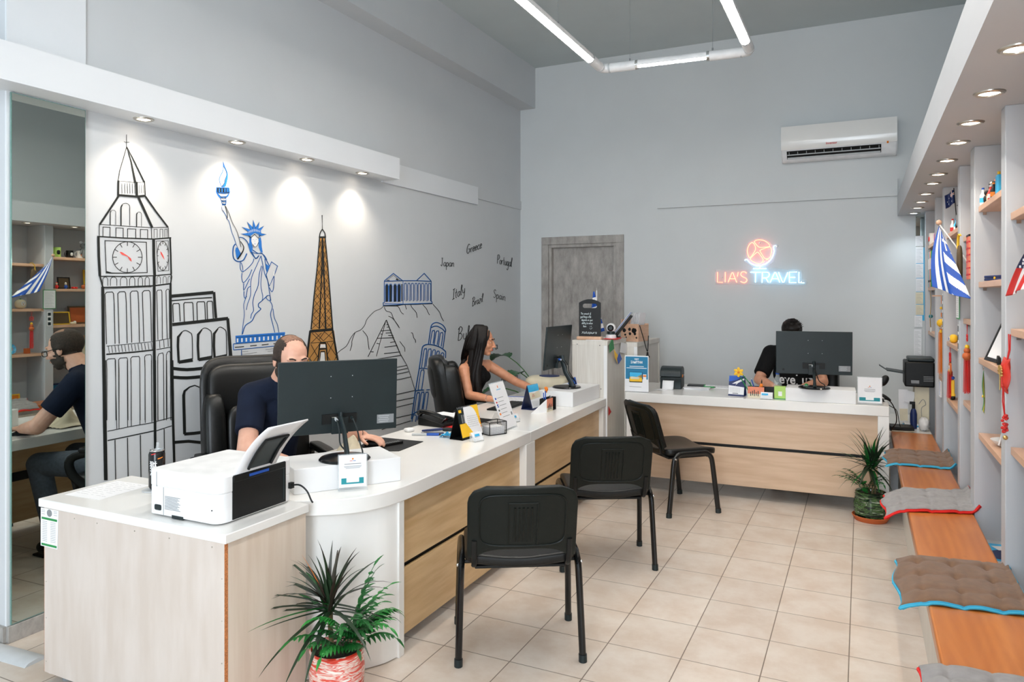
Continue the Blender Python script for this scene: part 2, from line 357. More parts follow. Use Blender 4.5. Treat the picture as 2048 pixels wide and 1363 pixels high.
sbox('baseboard_left_return', 'concrete', -4.8, LX+0.012, 1.985, 2.0, 0, 0.078)
# back wall with the door opening
dx0, dx1, dz = -3.292, -2.323, 2.272
wb = M('paint_back_lit').bb(LX-0.3, dx0, BY, BY+0.2, 0, CEIL).bb(dx1, 1.3, BY, BY+0.2, 0, CEIL).bb(dx0, dx1, BY, BY+0.2, dz, CEIL)
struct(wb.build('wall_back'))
d = thing('door_1', None, None); struct(d)
fw = 0.085
f = M('concrete').bb(dx0, dx0+fw, BY-0.02, BY+0.02, 0, dz-fw).bb(dx1-fw, dx1, BY-0.02, BY+0.02, 0, dz-fw).bb(dx0, dx1, BY-0.02, BY+0.02, dz-fw, dz)
f.bb(dx0+fw, dx0+fw+0.035, BY-0.005, BY+0.08, 0, dz-fw-.035).bb(dx1-fw-0.035, dx1-fw, BY-0.005, BY+0.08, 0, dz-fw-.035).bb(dx0+fw, dx1-fw, BY-0.005, BY+0.08, dz-fw-0.035, dz-fw)
f.build('door_frame', d, bevel=0.003)
M('concrete').bb(dx0+fw+0.035, dx1-fw-0.035, BY+0.05, BY+0.09, 0.005, dz-fw-0.035).build('door_leaf', d, bevel=0.002)
# beam, soffits, wall panels
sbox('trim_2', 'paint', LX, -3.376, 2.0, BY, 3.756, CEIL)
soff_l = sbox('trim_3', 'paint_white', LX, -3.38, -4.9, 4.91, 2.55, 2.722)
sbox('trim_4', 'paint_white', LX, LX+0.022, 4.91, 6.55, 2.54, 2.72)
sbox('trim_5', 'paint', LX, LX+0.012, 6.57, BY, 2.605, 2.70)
sbox('trim_6', 'paint_back_lit', -1.95, 0.30, BY-0.035, BY, 2.532, 2.698)
sbox('trim_7', 'paint_right_shaded', 0.30, 0.84, -4.9, BY, 2.346, 2.54)
def trim_extra():
    # floor cable duct beside the side cabinet
    t = M('lightgrey'); a = onZ(0, 1303, 0); b = onZ(78, 1325, 0); d_ = (b-a).normalized(); a = a-d_*0.6; b = b-d_*0.012; nn = Vector((-d_.y, d_.x, 0))
    prof = [(-.055, 0), (-.04, .012), (0, .018), (.04, .012), (.055, 0)]
    t.prism([a+nn*x+Vector((0, 0, z)) for x, z in prof], b-a)
    tag(t.build('cable_duct'), 'flat grey floor cable duct running beside the wooden side cabinet', 'cable duct')
trim_extra()
# ------------------------------------------------------------------ wall paintings (flat paint on the left wall)
class Paint:
    def __init__(s, ox, oy, sc, off=0.0012): s.ox = ox; s.oy = oy; s.sc = sc; s.off = off; s.mb = MB(); s.n = 0
    def org(s, ox, oy, sc): s.ox = ox; s.oy = oy; s.sc = sc; return s
    def to3(s, off):
        return lambda p: onX(s.ox+p[0]/s.sc, s.oy+p[1]/s.sc, LX+off)
    def line(s, pts, w, m='mural_black', sm=0, closed=False, lay=2):
        s.n += 1; s.mb.use(m)
        q = [tuple(v.to_2d()) for v in smoothpts([(x, y, 0) for x, y in pts], sm, closed)] if sm else pts
        if isinstance(w, list):
            n0 = len(w)-1; n1 = max(1, len(q)-1); w = [w[int(i*n0/n1)]*(1-(i*n0/n1) % 1)+w[min(n0, int(i*n0/n1)+1)]*((i*n0/n1) % 1) for i in range(len(q))]
        ribbon(s.mb, q, w, s.to3(0.0012*lay+0.00002*(s.n % 40)), closed); return s
    def fill(s, pts, m, lay=1, sm=0):
        s.n += 1; s.mb.use(m)
        q = [tuple(v.to_2d()) for v in smoothpts([(x, y, 0) for x, y in pts], sm, True)] if sm else pts
        t = s.to3(0.0012*lay+0.00002*(s.n % 40)); s.mb.add([t(p) for p in q], [tuple(range(len(q)))]); return s
    def arch(s, x0, y0, x1, y1, w, m='mural_black', r=None, lay=2, bottom=False, w2=None):
        """arched window between (x0,y0 top) and (x1,y1 bottom)"""
        r = r or (x1-x0)/2*0.9; mx = (x0+x1)/2
        p = [(x0, y1), (x0, y0+r)]+[(mx-(x1-x0)/2*math.cos(a), y0+r-r*math.sin(a)) for a in (PI*k/8 for k in range(1, 8))]+[(x1, y0+r), (x1, y1)]
        if bottom: s.line(p, w, m, closed=True, lay=lay)
        else: s.line(p, w, m, lay=lay)
        if w2: s.line([(x0, y1), (x0, y0+r), (x0+(x1-x0)*.15, y0+r*.4)], w2, m, lay=lay)
        return s
    def done(s, name, label): return tag(s.mb.build(name, WL, smooth=False), label)
# clock tower
A = Paint(180, 260, 4.544)
L_ = A.line
L_([(332, 40), (332, 150)], 5); L_([(308, 104), (334, 112), (358, 110)], 4)
L_([(334, 150), (300, 270), (270, 370), (255, 465)], 7); L_([(334, 150), (375, 290), (412, 480)], [5, 14, 22]); L_([(338, 155), (410, 300), (492, 470)], [5, 14, 14])
L_([(250, 462), (400, 474), (412, 478), (496, 470)], 4)
L_([(258, 458), (256, 596)], 18); L_([(422, 470), (426, 604)], 22); L_([(496, 462), (502, 598)], 9)
L_([(254, 590), (425, 604), (506, 596)], 20)
for x in (290, 316, 340, 362, 385, 406): L_([(x, 484), (x+2, 576)], 4)
for x in (448, 466, 484): L_([(x, 498), (x+2, 574)], 3)
L_([(262, 594), (180, 720), (88, 858)], 18); L_([(440, 610), (565, 885)], 22); L_([(502, 600), (600, 740), (708, 882)], 16)
A.arch(282, 664, 362, 866, 5, w2=11); A.arch(184, 726, 234, 860, 4, w2=8); A.arch(424, 744, 468, 876, 4, w2=9)
L_([(82, 856), (320, 872), (560, 886), (712, 882)], 6)
L_([(84, 858), (84, 965)], 6); L_([(558, 886), (560, 988)], 6); L_([(712, 884), (714, 978)], 6)
for a, b, c in ((118, 182, 880), (236, 302, 888), (342, 416, 896), (458, 524, 902)): A.line([(a, 968+(a-118)*.03), (a, c), (b, c+3), (b, 970+(b-118)*.03)], 6)
for a, b in ((582, 610), (636, 662), (680, 700)): A.line([(a, 978), (a, 900), (b, 900), (b, 978)], 4)
L_([(66, 966), (300, 980), (580, 990), (738, 978)], 12); L_([(76, 966), (80, 1150), (90, 1326)], 24); L_([(578, 992), (580, 1150), (588, 1330)], 26); L_([(728, 980), (734, 1140), (738, 1306)], 15)
L_([(84, 1328), (330, 1330), (590, 1322), (744, 1308)], 10)
L_([(136, 1004), (322, 1012), (512, 1018), (520, 1294), (330, 1300), (148, 1296)], 7, closed=True); L_([(146, 1290), (200, 1299), (330, 1301), (516, 1294)], [22, 10, 5, 6])
cc = [(340+134*math.cos(2*PI*k/36), 1154+140*math.sin(2*PI*k/36)) for k in range(36)]; L_(cc, 6, closed=True)
for k in range(12):
    a = 2*PI*k/12; L_([(340+134*math.cos(a), 1154+140*math.sin(a)), (340+96*math.cos(a), 1154+102*math.sin(a))], 6)
A.fill([(268, 1106), (290, 1108), (340, 1140), (372, 1165), (380, 1196), (360, 1182), (342, 1150), (290, 1132)], 'mural_red')
L_([(602, 1008), (712, 1006), (716, 1276), (618, 1282)], 4, closed=True)
cc = [(662+52*math.cos(2*PI*k/30), 1142+132*math.sin(2*PI*k/30)) for k in range(30)]; L_(cc, 5, closed=True)
for k in range(12):
    a = 2*PI*k/12; L_([(662+52*math.cos(a), 1142+132*math.sin(a)), (662+38*math.cos(a), 1142+106*math.sin(a))], 5)
A.fill([(638, 1100), (652, 1112), (668, 1144), (678, 1178), (664, 1160), (644, 1128)], 'mural_red')
A.org(180, 540, 4.544)
L_([(88, 48), (100, 90), (116, 152)], 14); L_([(736, 40), (742, 60), (736, 104), (732, 122)], 12)
for a, b in ((116, 162), (186, 244), (276, 336), (360, 408), (438, 478), (500, 540)): A.arch(a, 62, b, 142, 5, r=30)
for a, b in ((608, 640), (664, 694), (708, 734)): A.arch(a, 54, b, 124, 4, r=26)
L_([(110, 158), (330, 152), (580, 142), (735, 122)], 13)
L_([(116, 150), (122, 700), (134, 1363)], 28); L_([(584, 50), (582, 500), (590, 1363)], 26); L_([(732, 118), (738, 700), (752, 1363)], 19)
L_([(136, 170), (560, 152)], 4)
for a, b, t, bt in ((136, 216, 200, 672), (252, 326, 196, 668), (366, 438, 190, 658), (476, 548, 186, 648)): L_([(a+14, bt), (a+2, 260), (a, t+18), (a+16, t), (b-12, t-2), (b-2, t+12), (b+4, 300), (b+12, bt-4)], 7)
for a, b, t, bt in ((606, 654, 182, 632), (690, 720, 174, 622)): L_([(a+12, bt), (a+2, 240), (a, t+14), (a+10, t), (b-6, t-2), (b, t+12), (b+4, bt-4)], 6)
L_([(150, 690), (400, 666), (580, 648)], 5); L_([(148, 764), (400, 744), (580, 724)], 13); L_([(600, 642), (735, 618)], 5); L_([(604, 722), (735, 698)], 7)
for k in range(14): L_([(166+k*30, 690-k*2.4), (176+k*30, 752-k*2.6)], 5)
for k in range(3): L_([(632+k*38, 640-k*6), (636+k*38, 710-k*8)], 5)
for a, b, t in ((150, 232, 806), (260, 342, 798), (370, 452, 786), (496, 560, 770)): L_([(a+4, 1363), (a+4, 900), (a, t+16), (a+14, t), (b-8, t-4), (b, t+12), (b+4, 1363)], 6)
for a, b, t in ((616, 668, 756), (694, 730, 740)): L_([(a, 1363), (a, t+30), (a+10, t+4), (b-8, t-6), (b, t+14), (b+4, 1363)], 6)
A.org(180, 720, 5.681)
L_([(160, 0), (168, 700), (180, 1363)], 42); L_([(735, 0), (740, 880), (744, 1200)], 30); L_([(934, 0), (944, 700), (958, 1190)], 28)
for x0, x1, b in ((285, 305, 780), (325, 330, 775), (424, 428, 760), (466, 470, 750), (566, 568, 735), (624, 628, 712), (698, 704, 704)): L_([(x0, 0), (x1, b)], 7)
for x0, x1, b in ((768, 774, 682), (836, 840, 668), (872, 876, 655)): L_([(x0, 0), (x1, b)], 6)
L_([(200, 806), (460, 752), (725, 706)], 8); L_([(200, 912), (460, 858), (725, 802)], 12); L_([(755, 694), (928, 648)], 8); L_([(755, 800), (928, 744)], 9)
for x, t in ((284, 905), (426, 880), (572, 848), (842, 780)): L_([(x, t), (x+8, 1363)], 10)
A.org(330, 560, 6.813)
L_([(90, 218), (400, 190), (660, 166)], 44); L_([(668, 160), (680, 340), (694, 515)], 36); L_([(92, 280), (400, 250), (640, 236)], [16, 14, 18])
for a, b, t in ((106, 196, 318), (256, 380, 304), (434, 542, 294), (572, 648, 288)): L_([(a+8, 570), (a, t+20), (a+12, t), (b-10, t-2), (b, t+16), (b+12, 560)], 12)
L_([(100, 604), (400, 572), (700, 538), (860, 520)], 44); L_([(855, 520), (870, 700), (898, 1080)], [40, 40, 48])
for a, b, t, bt in ((172, 374, 684, 1135), (444, 640, 650, 1100), (662, 840, 638, 1080)):
    L_([(a+16, bt-10), (a+4, 900), (a+8, t+90), (a+60, t+22)], [30, 34, 34, 18]); L_([(a+50, t+28), ((a+b)/2, t), (b-30, t+30), (b-4, t+90), (b+2, bt-60)], 11, sm=3); L_([(a+14, bt-18), (b+4, bt-50)], [44, 50])
L_([(100, 1200), (300, 1218), (560, 1195)], 44, sm=3); L_([(100, 1320), (300, 1330), (560, 1306)], 44, sm=3)
A.org(180, 720, 5.681)
L_([(1075, 840), (1064, 400), (1075, 350), (1130, 305), (1190, 285), (1240, 305), (1300, 380), (1320, 830)], [34, 34, 26, 16, 12, 12, 10, 12]); L_([(1070, 838), (1180, 830), (1320, 812)], 36)
L_([(960, 932), (1120, 920), (1320, 940), (1480, 960)], 34); L_([(1090, 1160), (1150, 1112), (1210, 1098), (1290, 1120), (1360, 1200)], 16); L_([(1500, 930), (1504, 1363)], 30)
A.done('clock_tower_painting', 'painted black outline of a clock tower with red clock hands and arcaded buildings')
# statue with torch
B_ = Paint(410, 300, 6.194)
def bl(pts, w=14, m2=True, sm=3, cl=False):
    B_.line(pts, w, 'mural_blue', sm, cl, 1)
    if m2: B_.line([(x+2.2, y+1.5) for x, y in pts], w*0.3, 'mural_black', sm, cl, 2)
B_.fill([(222, 138), (246, 200), (278, 270), (284, 340), (262, 430), (250, 452), (202, 452), (176, 380), (180, 330), (212, 270), (224, 210)], 'mural_blue', 1, 2)
B_.fill([(231, 205), (258, 260), (266, 310), (244, 370), (238, 410), (206, 444), (184, 380), (190, 330), (216, 285), (228, 240)], 'mural_white', 2, 2)
B_.line([(231, 205), (260, 262), (266, 312), (246, 368), (238, 410), (208, 448)], 5, sm=3, lay=3)
B_.fill([(140, 458), (300, 462), (310, 520), (286, 575), (262, 590), (266, 640), (262, 672), (252, 684), (214, 682), (204, 640), (190, 600), (160, 565), (136, 520)], 'mural_blue', 1)
B_.fill([(150, 466), (298, 472), (302, 528), (152, 520)], 'mural_black', 2)
for x in (170, 204, 240, 268, 290): B_.fill([(x, 474), (x+16, 476), (x+14, 522), (x, 518)], 'mural_blue', 3)
B_.fill([(160, 534), (290, 540), (262, 570), (198, 572)], 'mural_white', 2); B_.fill([(196, 592), (258, 594), (256, 622), (202, 620)], 'mural_white', 2); B_.fill([(210, 640), (256, 642), (252, 662), (216, 660)], 'mural_white', 2)
for y0, y1, a, b in ((530, 536, 156, 296), (572, 584, 190, 268), (590, 598, 196, 262), (622, 628, 202, 262), (636, 644, 208, 264), (664, 672, 214, 258)): B_.line([(a, y0), ((a+b)/2, y1+4), (b, y0+4)], 6, sm=3, lay=3)
bl([(214, 684), (212, 728), (236, 768), (262, 812), (276, 856), (294, 870), (312, 930), (330, 1010), (362, 1090), (392, 1180), (444, 1286)], 7)
B_.line([(250, 690), (262, 730), (274, 770), (278, 830), (266, 848)], 8, sm=3); B_.line([(252, 690), (284, 750), (308, 810), (340, 900), (380, 970), (408, 1040), (432, 1130), (446, 1200)], 6, sm=3)
B_.fill([(210, 690), (238, 690), (240, 720), (232, 752), (214, 735)], 'mural_white', 3)
cx_, cy_ = 620, 1010
for tip in ((456, 950), (520, 886), (596, 862), (674, 888), (732, 938), (762, 1044), (440, 1038)):
    base = (cx_+(tip[0]-cx_)*0.34, cy_+40+(tip[1]-cy_-40)*0.42); dx = -(tip[1]-cy_); dy = tip[0]-cx_; q = math.hypot(dx, dy); dx /= q; dy /= q
    B_.fill([tip, (base[0]+dx*24, base[1]+dy*24), (base[0]-dx*24, base[1]-dy*24)], 'mural_blue', 1); B_.line([tip, (base[0]-dx*22, base[1]-dy*22)], 3, lay=2)
B_.fill([(524, 1060), (540, 1000), (590, 974), (650, 970), (690, 1000), (706, 1056), (680, 1050), (620, 1024), (560, 1064)], 'mural_blue', 2)
for k in range(11): B_.line([(540+k*14, 1030-16*math.sin(k*.3)-k), (546+k*13, 1000-22*math.sin(k*.3))], 4, 'mural_white', lay=4)
B_.fill([(552, 1080), (536, 1060), (572, 1066), (578, 1110), (574, 1160), (592, 1190), (590, 1240), (566, 1240), (548, 1150)], 'mural_blue', 1, 0)
B_.fill([(664, 1090), (690, 1076), (700, 1130), (704, 1200), (716, 1270), (690, 1262), (664, 1200), (662, 1140)], 'mural_blue', 1, 0)
B_.fill([(576, 1092), (614, 1050), (660, 1092), (664, 1140), (646, 1180), (620, 1202), (592, 1170), (574, 1130)], 'mural_white', 3, 0)
B_.line([(536, 1056), (566, 1088), (614, 1042), (660, 1090), (690, 1052)], 7, lay=4); B_.line([(592, 1168), (616, 1200), (646, 1182), (664, 1140)], 6, sm=3, lay=4)
B_.line([(590, 1104), (606, 1108)], 3, 'mural_blue', lay=5); B_.line([(628, 1104), (644, 1106)], 3, 'mural_blue', lay=5); B_.line([(610, 1160), (628, 1160)], 5, 'mural_blue', lay=5); B_.line([(620, 1112), (616, 1142)], 2, 'mural_blue', lay=5)
bl([(424, 1080), (470, 1086), (520, 1130), (548, 1200), (568, 1262), (630, 1340), (668, 1306)], 12); bl([(568, 1262), (640, 1280), (700, 1280), (740, 1310), (768, 1360)], 9)
bl([(378, 1160), (352, 1200), (346, 1290), (362, 1350), (410, 1380), (470, 1366), (500, 1320), (518, 1280)], 15)
B_.fill([(384, 1204), (400, 1206), (430, 1260), (452, 1290), (420, 1340), (400, 1352), (388, 1320), (374, 1240)], 'mural_blue', 1); B_.line([(440, 1130), (478, 1190), (474, 1240), (446, 1290), (404, 1352)], [8, 10, 14, 18, 16], sm=3)
B_.fill([(560, 1110), (572, 1100), (584, 1180), (574, 1230), (590, 1262), (564, 1262), (540, 1170)], 'mural_blue', 2)
B_.org(440, 460, 5.244)
def b2(pts, w=8, cl=False, sm=3): bl(pts, w, True, sm, cl)
b2([(214, 330), (212, 400), (232, 436), (240, 430), (236, 380), (222, 340)], 7); b2([(238, 440), (300, 390), (345, 335), (356, 298)]); b2([(232, 450), (228, 500), (246, 550), (300, 490), (334, 412)])
b2([(250, 556), (250, 630), (300, 530), (312, 510)]); b2([(252, 640), (252, 690), (266, 714), (280, 660), (290, 610), (318, 588)]); b2([(280, 690), (248, 780), (256, 880), (240, 1000), (230, 1096)], 6)
b2([(430, 268), (380, 380), (336, 480), (322, 560), (320, 680), (290, 770), (276, 836)], 7); b2([(430, 268), (446, 350), (470, 460), (500, 530), (520, 660), (534, 740)], 8)
b2([(436, 372), (412, 460), (400, 580), (360, 680), (344, 760), (352, 840), (330, 880), (322, 926)], 8); b2([(446, 380), (430, 520), (432, 610), (448, 690), (442, 736)], 7)
b2([(498, 684), (440, 740), (404, 772), (406, 806), (428, 828), (370, 880), (336, 950), (266, 1000), (236, 1090)], 10)
b2([(500, 686), (524, 690), (524, 742), (484, 712)], 8, True, 2); b2([(526, 744), (550, 800), (530, 880), (552, 980), (574, 1072)], 8); b2([(556, 822), (570, 920), (602, 990), (616, 1070)], 7)
b2([(326, 214), (374, 300), (408, 264)], 8, sm=0); b2([(340, 206), (400, 244), (440, 242), (478, 300), (518, 374)], 10); b2([(470, 300), (480, 370), (490, 430)], 8); B_.fill([(480, 350), (516, 378), (490, 440), (478, 400)], 'mural_blue', 1)
b2([(540, 332), (604, 376), (566, 480), (518, 586), (484, 466)], 8, True, 0); b2([(568, 486), (562, 600), (544, 646), (518, 600)], 8); B_.fill([(560, 430), (576, 438), (570, 480), (556, 474)], 'mural_white', 4)
B_.fill([(162, 1106), (684, 1068), (676, 1148), (166, 1188)], 'mural_blue', 1)
for k in range(11): x = 176+k*46; y = 1136-k*3.2; B_.fill([(x, y), (x+16, y-1), (x+16, y+38), (x, y+40)], 'mural_white', 2)
B_.line([(166, 1126), (680, 1088)], 4); bl([(140, 1192), (590, 1156)], 10, True, 0); bl([(140, 1192), (142, 1256)], 9, False, 0); bl([(142, 1256), (600, 1212)], 9, True, 0)
for a, b in ((156, 252), (316, 386), (438, 510), (560, 600)): B_.line([(a, 1228-(a-156)*.09), (b, 1220-(a-156)*.09)], 9)
bl([(226, 1256), (228, 1420)], 10, True, 0); B_.line([(236, 1272), (296, 1268)], 3); B_.line([(232, 1302), (388, 1280)], 3); B_.line([(476, 1252), (570, 1240)], 3); B_.line([(500, 1272), (580, 1262)], 3); bl([(280, 1350), (282, 1328), (336, 1324), (338, 1350)], 8, True, 0); bl([(400, 1350), (402, 1312), (460, 1306), (462, 1350)], 10, True, 0)
bl([(590, 1240), (592, 1400)], 10, True, 0)
B_.done('statue_painting', 'painted blue outline of a crowned statue raising a torch on a plinth')
# lattice tower
E_ = Paint(590, 420, 4.4)
E_.fill([(218, 240), (264, 240), (330, 1048), (344, 1060), (390, 1420), (100, 1420), (136, 1060), (150, 1048)], 'mural_brown', 1)
E_.fill([(226, 1180), (268, 1180), (272, 1210), (220, 1210)], 'mural_white', 2); E_.fill([(226, 1250), (258, 1250), (290, 1420), (190, 1420)], 'mural_white', 2)
l = E_.line
l([(238, 46), (240, 120), (241, 170)], [7, 3, 6]); l([(238, 44), (239, 52)], 9); l([(241, 168), (222, 200), (216, 236)], 9, sm=3); l([(241, 168), (262, 200), (268, 236)], 9, sm=3); l([(210, 238), (273, 238)], 16)
l([(216, 245), (196, 500), (168, 760), (142, 1050)], [9, 9, 11, 12]); l([(266, 245), (290, 500), (310, 760), (332, 1050)], [9, 9, 11, 12])
l([(240, 245), (238, 480), (228, 700), (214, 1044)], [8, 12, 9, 13]); l([(243, 245), (252, 480), (262, 760), (270, 1044)], [8, 14, 10, 14])
l([(132, 1066), (338, 1048)], 24); l([(134, 1060), (112, 1240), (90, 1420)], 18); l([(332, 1060), (366, 1260), (396, 1420)], 16)
def lat(x0a, x1a, ya, x0b, x1b, yb, n):
    for k in range(n):
        t0 = (k/n)**0.85; t1 = ((k+1)/n)**0.85; y0 = ya+(yb-ya)*t0; y1 = ya+(yb-ya)*t1
        xa0 = x0a+(x0b-x0a)*t0; xb0 = x1a+(x1b-x1a)*t0; xa1 = x0a+(x0b-x0a)*t1; xb1 = x1a+(x1b-x1a)*t1
        l([(xa0, y0), (xb1, y1)], 4); l([(xb0, y0), (xa1, y1)], 4)
lat(216, 240, 250, 146, 214, 1044, 11); lat(244, 266, 250, 272, 332, 1044, 11); lat(238, 250, 500, 216, 270, 1044, 6)
for a, b in (((150, 1080), (232, 1160)), ((232, 1080), (140, 1170)), ((180, 1078), (250, 1150)), ((262, 1066), (210, 1140)), ((258, 1068), (330, 1130)), ((330, 1070), (250, 1150)), ((136, 1170), (340, 1152)), ((140, 1180), (200, 1290)), ((214, 1180), (130, 1300)), ((280, 1160), (370, 1290)), ((340, 1160), (280, 1280)), ((128, 1300), (200, 1420)), ((200, 1280), (110, 1400)), ((290, 1290), (370, 1420)), ((366, 1280), (300, 1420))): l([a, b], 5)
l([(218, 1170), (206, 1300), (190, 1420)], 12); l([(272, 1170), (286, 1300), (300, 1420)], 12); l([(220, 1168), (272, 1168)], 14); l([(212, 1222), (278, 1218)], 14); l([(226, 1245), (262, 1243)], 10); l([(226, 1245), (206, 1420)], 7); l([(262, 1243), (274, 1420)], 7)
E_.done('lattice_tower_painting', 'painted brown and black iron lattice tower')
# temple on a hill, pyramid and rock lines
T_ = Paint(660, 530, 4.258); l = T_.line
def bt(pts, w=6, cl=False, m2=True):
    T_.line(pts, w, 'mural_blue', 0, cl, 1)
    if m2: T_.line([(x+1.5, y+1.5) for x, y in pts], w*.35, lay=2, closed=cl)
bt([(462, 134), (540, 70), (616, 130)], 8); bt([(738, 130), (802, 70), (862, 136)], 8); bt([(462, 138), (616, 132), (740, 132), (862, 138)], 9); l([(480, 132), (540, 86), (600, 132)], 3); T_.fill([(566, 112), (582, 122), (584, 130), (560, 126)], 'mural_black', 2); T_.fill([(480, 130), (510, 124), (504, 132)], 'mural_black', 2)
bt([(462, 136), (462, 318), (452, 320), (454, 342), (620, 334), (870, 328), (868, 310), (862, 308), (862, 136)], 7)
bt([(466, 326), (624, 330), (870, 322)], 5, False, False); l([(454, 346), (560, 346), (624, 336), (740, 334), (870, 326)], [8, 10, 6, 6, 4])
for k, x in enumerate((472, 504, 542, 576)): T_.fill([(x, 180), (x+5, 164), (x+18, 164), (x+24, 180), (x+24, 310), (x+2, 312)], 'mural_black', 1); bt([(x, 312), (x-1, 178), (x+6, 160), (x+20, 160), (x+26, 180), (x+24, 310)], 5, False, False)
l([(612, 160), (612, 306)], 8)
for x in (632, 662, 692, 722, 750, 778, 808, 838): bt([(x, 300), (x, 170), (x+4, 154), (x+16, 154), (x+20, 170), (x+18, 306)], 6)
bt([(622, 134), (622, 330)], 5, False, False)
for p in ([(454, 350), (430, 372), (385, 390), (350, 420), (312, 465), (296, 510), (260, 552), (214, 572), (176, 620), (140, 688), (90, 724), (62, 752), (52, 790)], [(214, 572), (188, 640), (186, 680), (170, 730)], [(278, 556), (316, 604), (326, 670), (334, 718)], [(462, 356), (480, 390), (520, 404), (540, 452), (590, 532)], [(498, 434), (534, 452), (572, 500), (592, 534)], [(560, 348), (584, 356), (606, 400), (628, 418)], [(640, 340), (652, 376)], [(688, 338), (700, 362), (734, 402), (742, 448)], [(790, 336), (822, 372), (832, 396), (848, 424)], [(876, 332), (930, 394), (948, 440), (968, 476)], [(690, 576), (704, 580), (714, 620), (728, 636), (730, 660)], [(594, 648), (618, 680), (636, 704), (638, 736)]): l(p, [3]+[5]*(len(p)-2)+[3] if False else 5, sm=3)
l([(480, 466), (323, 780)], 6); l([(476, 470), (395, 776)], 5); l([(480, 466), (536, 610), (600, 756), (656, 852), (690, 950), (724, 1062)], [8, 9, 6, 4, 4, 4])
for a, b in (((480, 506), (492, 508)), ((484, 528), (502, 526)), ((436, 560), (520, 552)), ((430, 584), (446, 588)), ((474, 578), (526, 576)), ((496, 598), (540, 600)), ((404, 622), (546, 616)), ((396, 664), (420, 670)), ((512, 658), (560, 650)), ((464, 698), (574, 684)), ((348, 736), (372, 738)), ((460, 752), (598, 738)), ((400, 800), (606, 766)), ((400, 904), (656, 852)), ((400, 930), (660, 878)), ((400, 964), (670, 906)), ((400, 1016), (690, 950)), ((400, 1136), (724, 1066)), ((400, 1190), (716, 1126)), ((400, 1250), (706, 1176)), ((400, 1336), (696, 1270)), ((440, 1400), (690, 1324))): l([a, b], 6)
T_.done('temple_painting', 'painted blue columned temple on a rocky hill above a pyramid')
# leaning tower
Q = Paint(660, 530, 4.258); l = Q.line
def bq(pts, w=9, sm=0, cl=False):
    Q.line(pts, w, 'mural_blue', sm, cl, 1); Q.line([(x+2.5, y+2) for x, y in pts], w*.32, 'mural_black', sm, cl, 2)
bq([(860, 520), (876, 498), (912, 488), (960, 510), (984, 546), (982, 566)], 9, 3); bq([(862, 530), (890, 520), (920, 522), (960, 546), (980, 570)], 10, 3)
bq([(860, 520), (838, 672)], 9); bq([(982, 560), (962, 706)], 9)
def aq(x, y, dx, h, w):
    bq([(x-h*.13, y+h), (x, y+w*.6), (x+w*.5, y), (x+w, y+w*.5), (x+w-h*.13, y+h)], 8, 2)
aq(868, 556, 0, 112, 24); aq(902, 560, 0, 118, 26); aq(938, 574, 0, 118, 24)
bq([(786, 702), (800, 684), (838, 674), (900, 684), (950, 706), (986, 736)], 11, 3); bq([(786, 702), (760, 880), (728, 1064), (694, 1310)], 10); bq([(986, 736), (984, 790)], 9)
aq(800, 712, 0, 160, 24); aq(836, 714, 0, 150, 26); aq(872, 720, 0, 110, 26); aq(908, 730, 0, 80, 24); aq(944, 744, 0, 60, 26)
bq([(760, 880), (790, 876), (830, 882)], 9, 2); aq(772, 892, 0, 170, 30)
bq([(728, 1070), (760, 1064), (800, 1062)], 10, 2); aq(738, 1086, 0, 165, 26); aq(776, 1082, 0, 165, 26)
bq([(694, 1280), (730, 1252), (770, 1242), (810, 1240)], 12, 2); aq(706, 1272, 0, 60, 30); aq(752, 1260, 0, 60, 34)
bq([(820, 1062), (850, 1058)], 9); aq(812, 1082, 0, 165, 26)
Q.done('leaning_tower_painting', 'painted blue leaning tower with arched galleries')
# country names
N_ = Paint(660, 420, 3.0975)
N_.mb.use('mural_black')
def hw(t, x, y, ang, size, w=4.2, sp=.78):
    a = math.radians(ang); handwrite(N_.mb, t, (x, y), (math.cos(a), -math.sin(a)), (-math.sin(-a*0)*0+0.06, -1), size, w, N_.to3(0.0024), sp)
hw('Japan', 684, 345, -3, 23, 3.6, .78); hw('Greece', 845, 272, 22, 27, 4.2, .74); hw('Portugal', 1034, 330, -12, 26, 3.4, .55)
hw('Italy', 757, 555, 28, 30, 4, .78); hw('Brazil', 880, 596, 24, 25, 3.4, .64); hw('Spain', 1010, 540, -15, 24, 3.4, .76)
hw('Bulgaria', 790, 808, 12, 38, 4.2, .74); hw('Romania', 1060, 1062, 8, 26, 3.6, .6); hw('a', 1022, 862, 10, 26, 4, .7)
N_.done('country_names', 'handwritten black country names brushed on the wall')
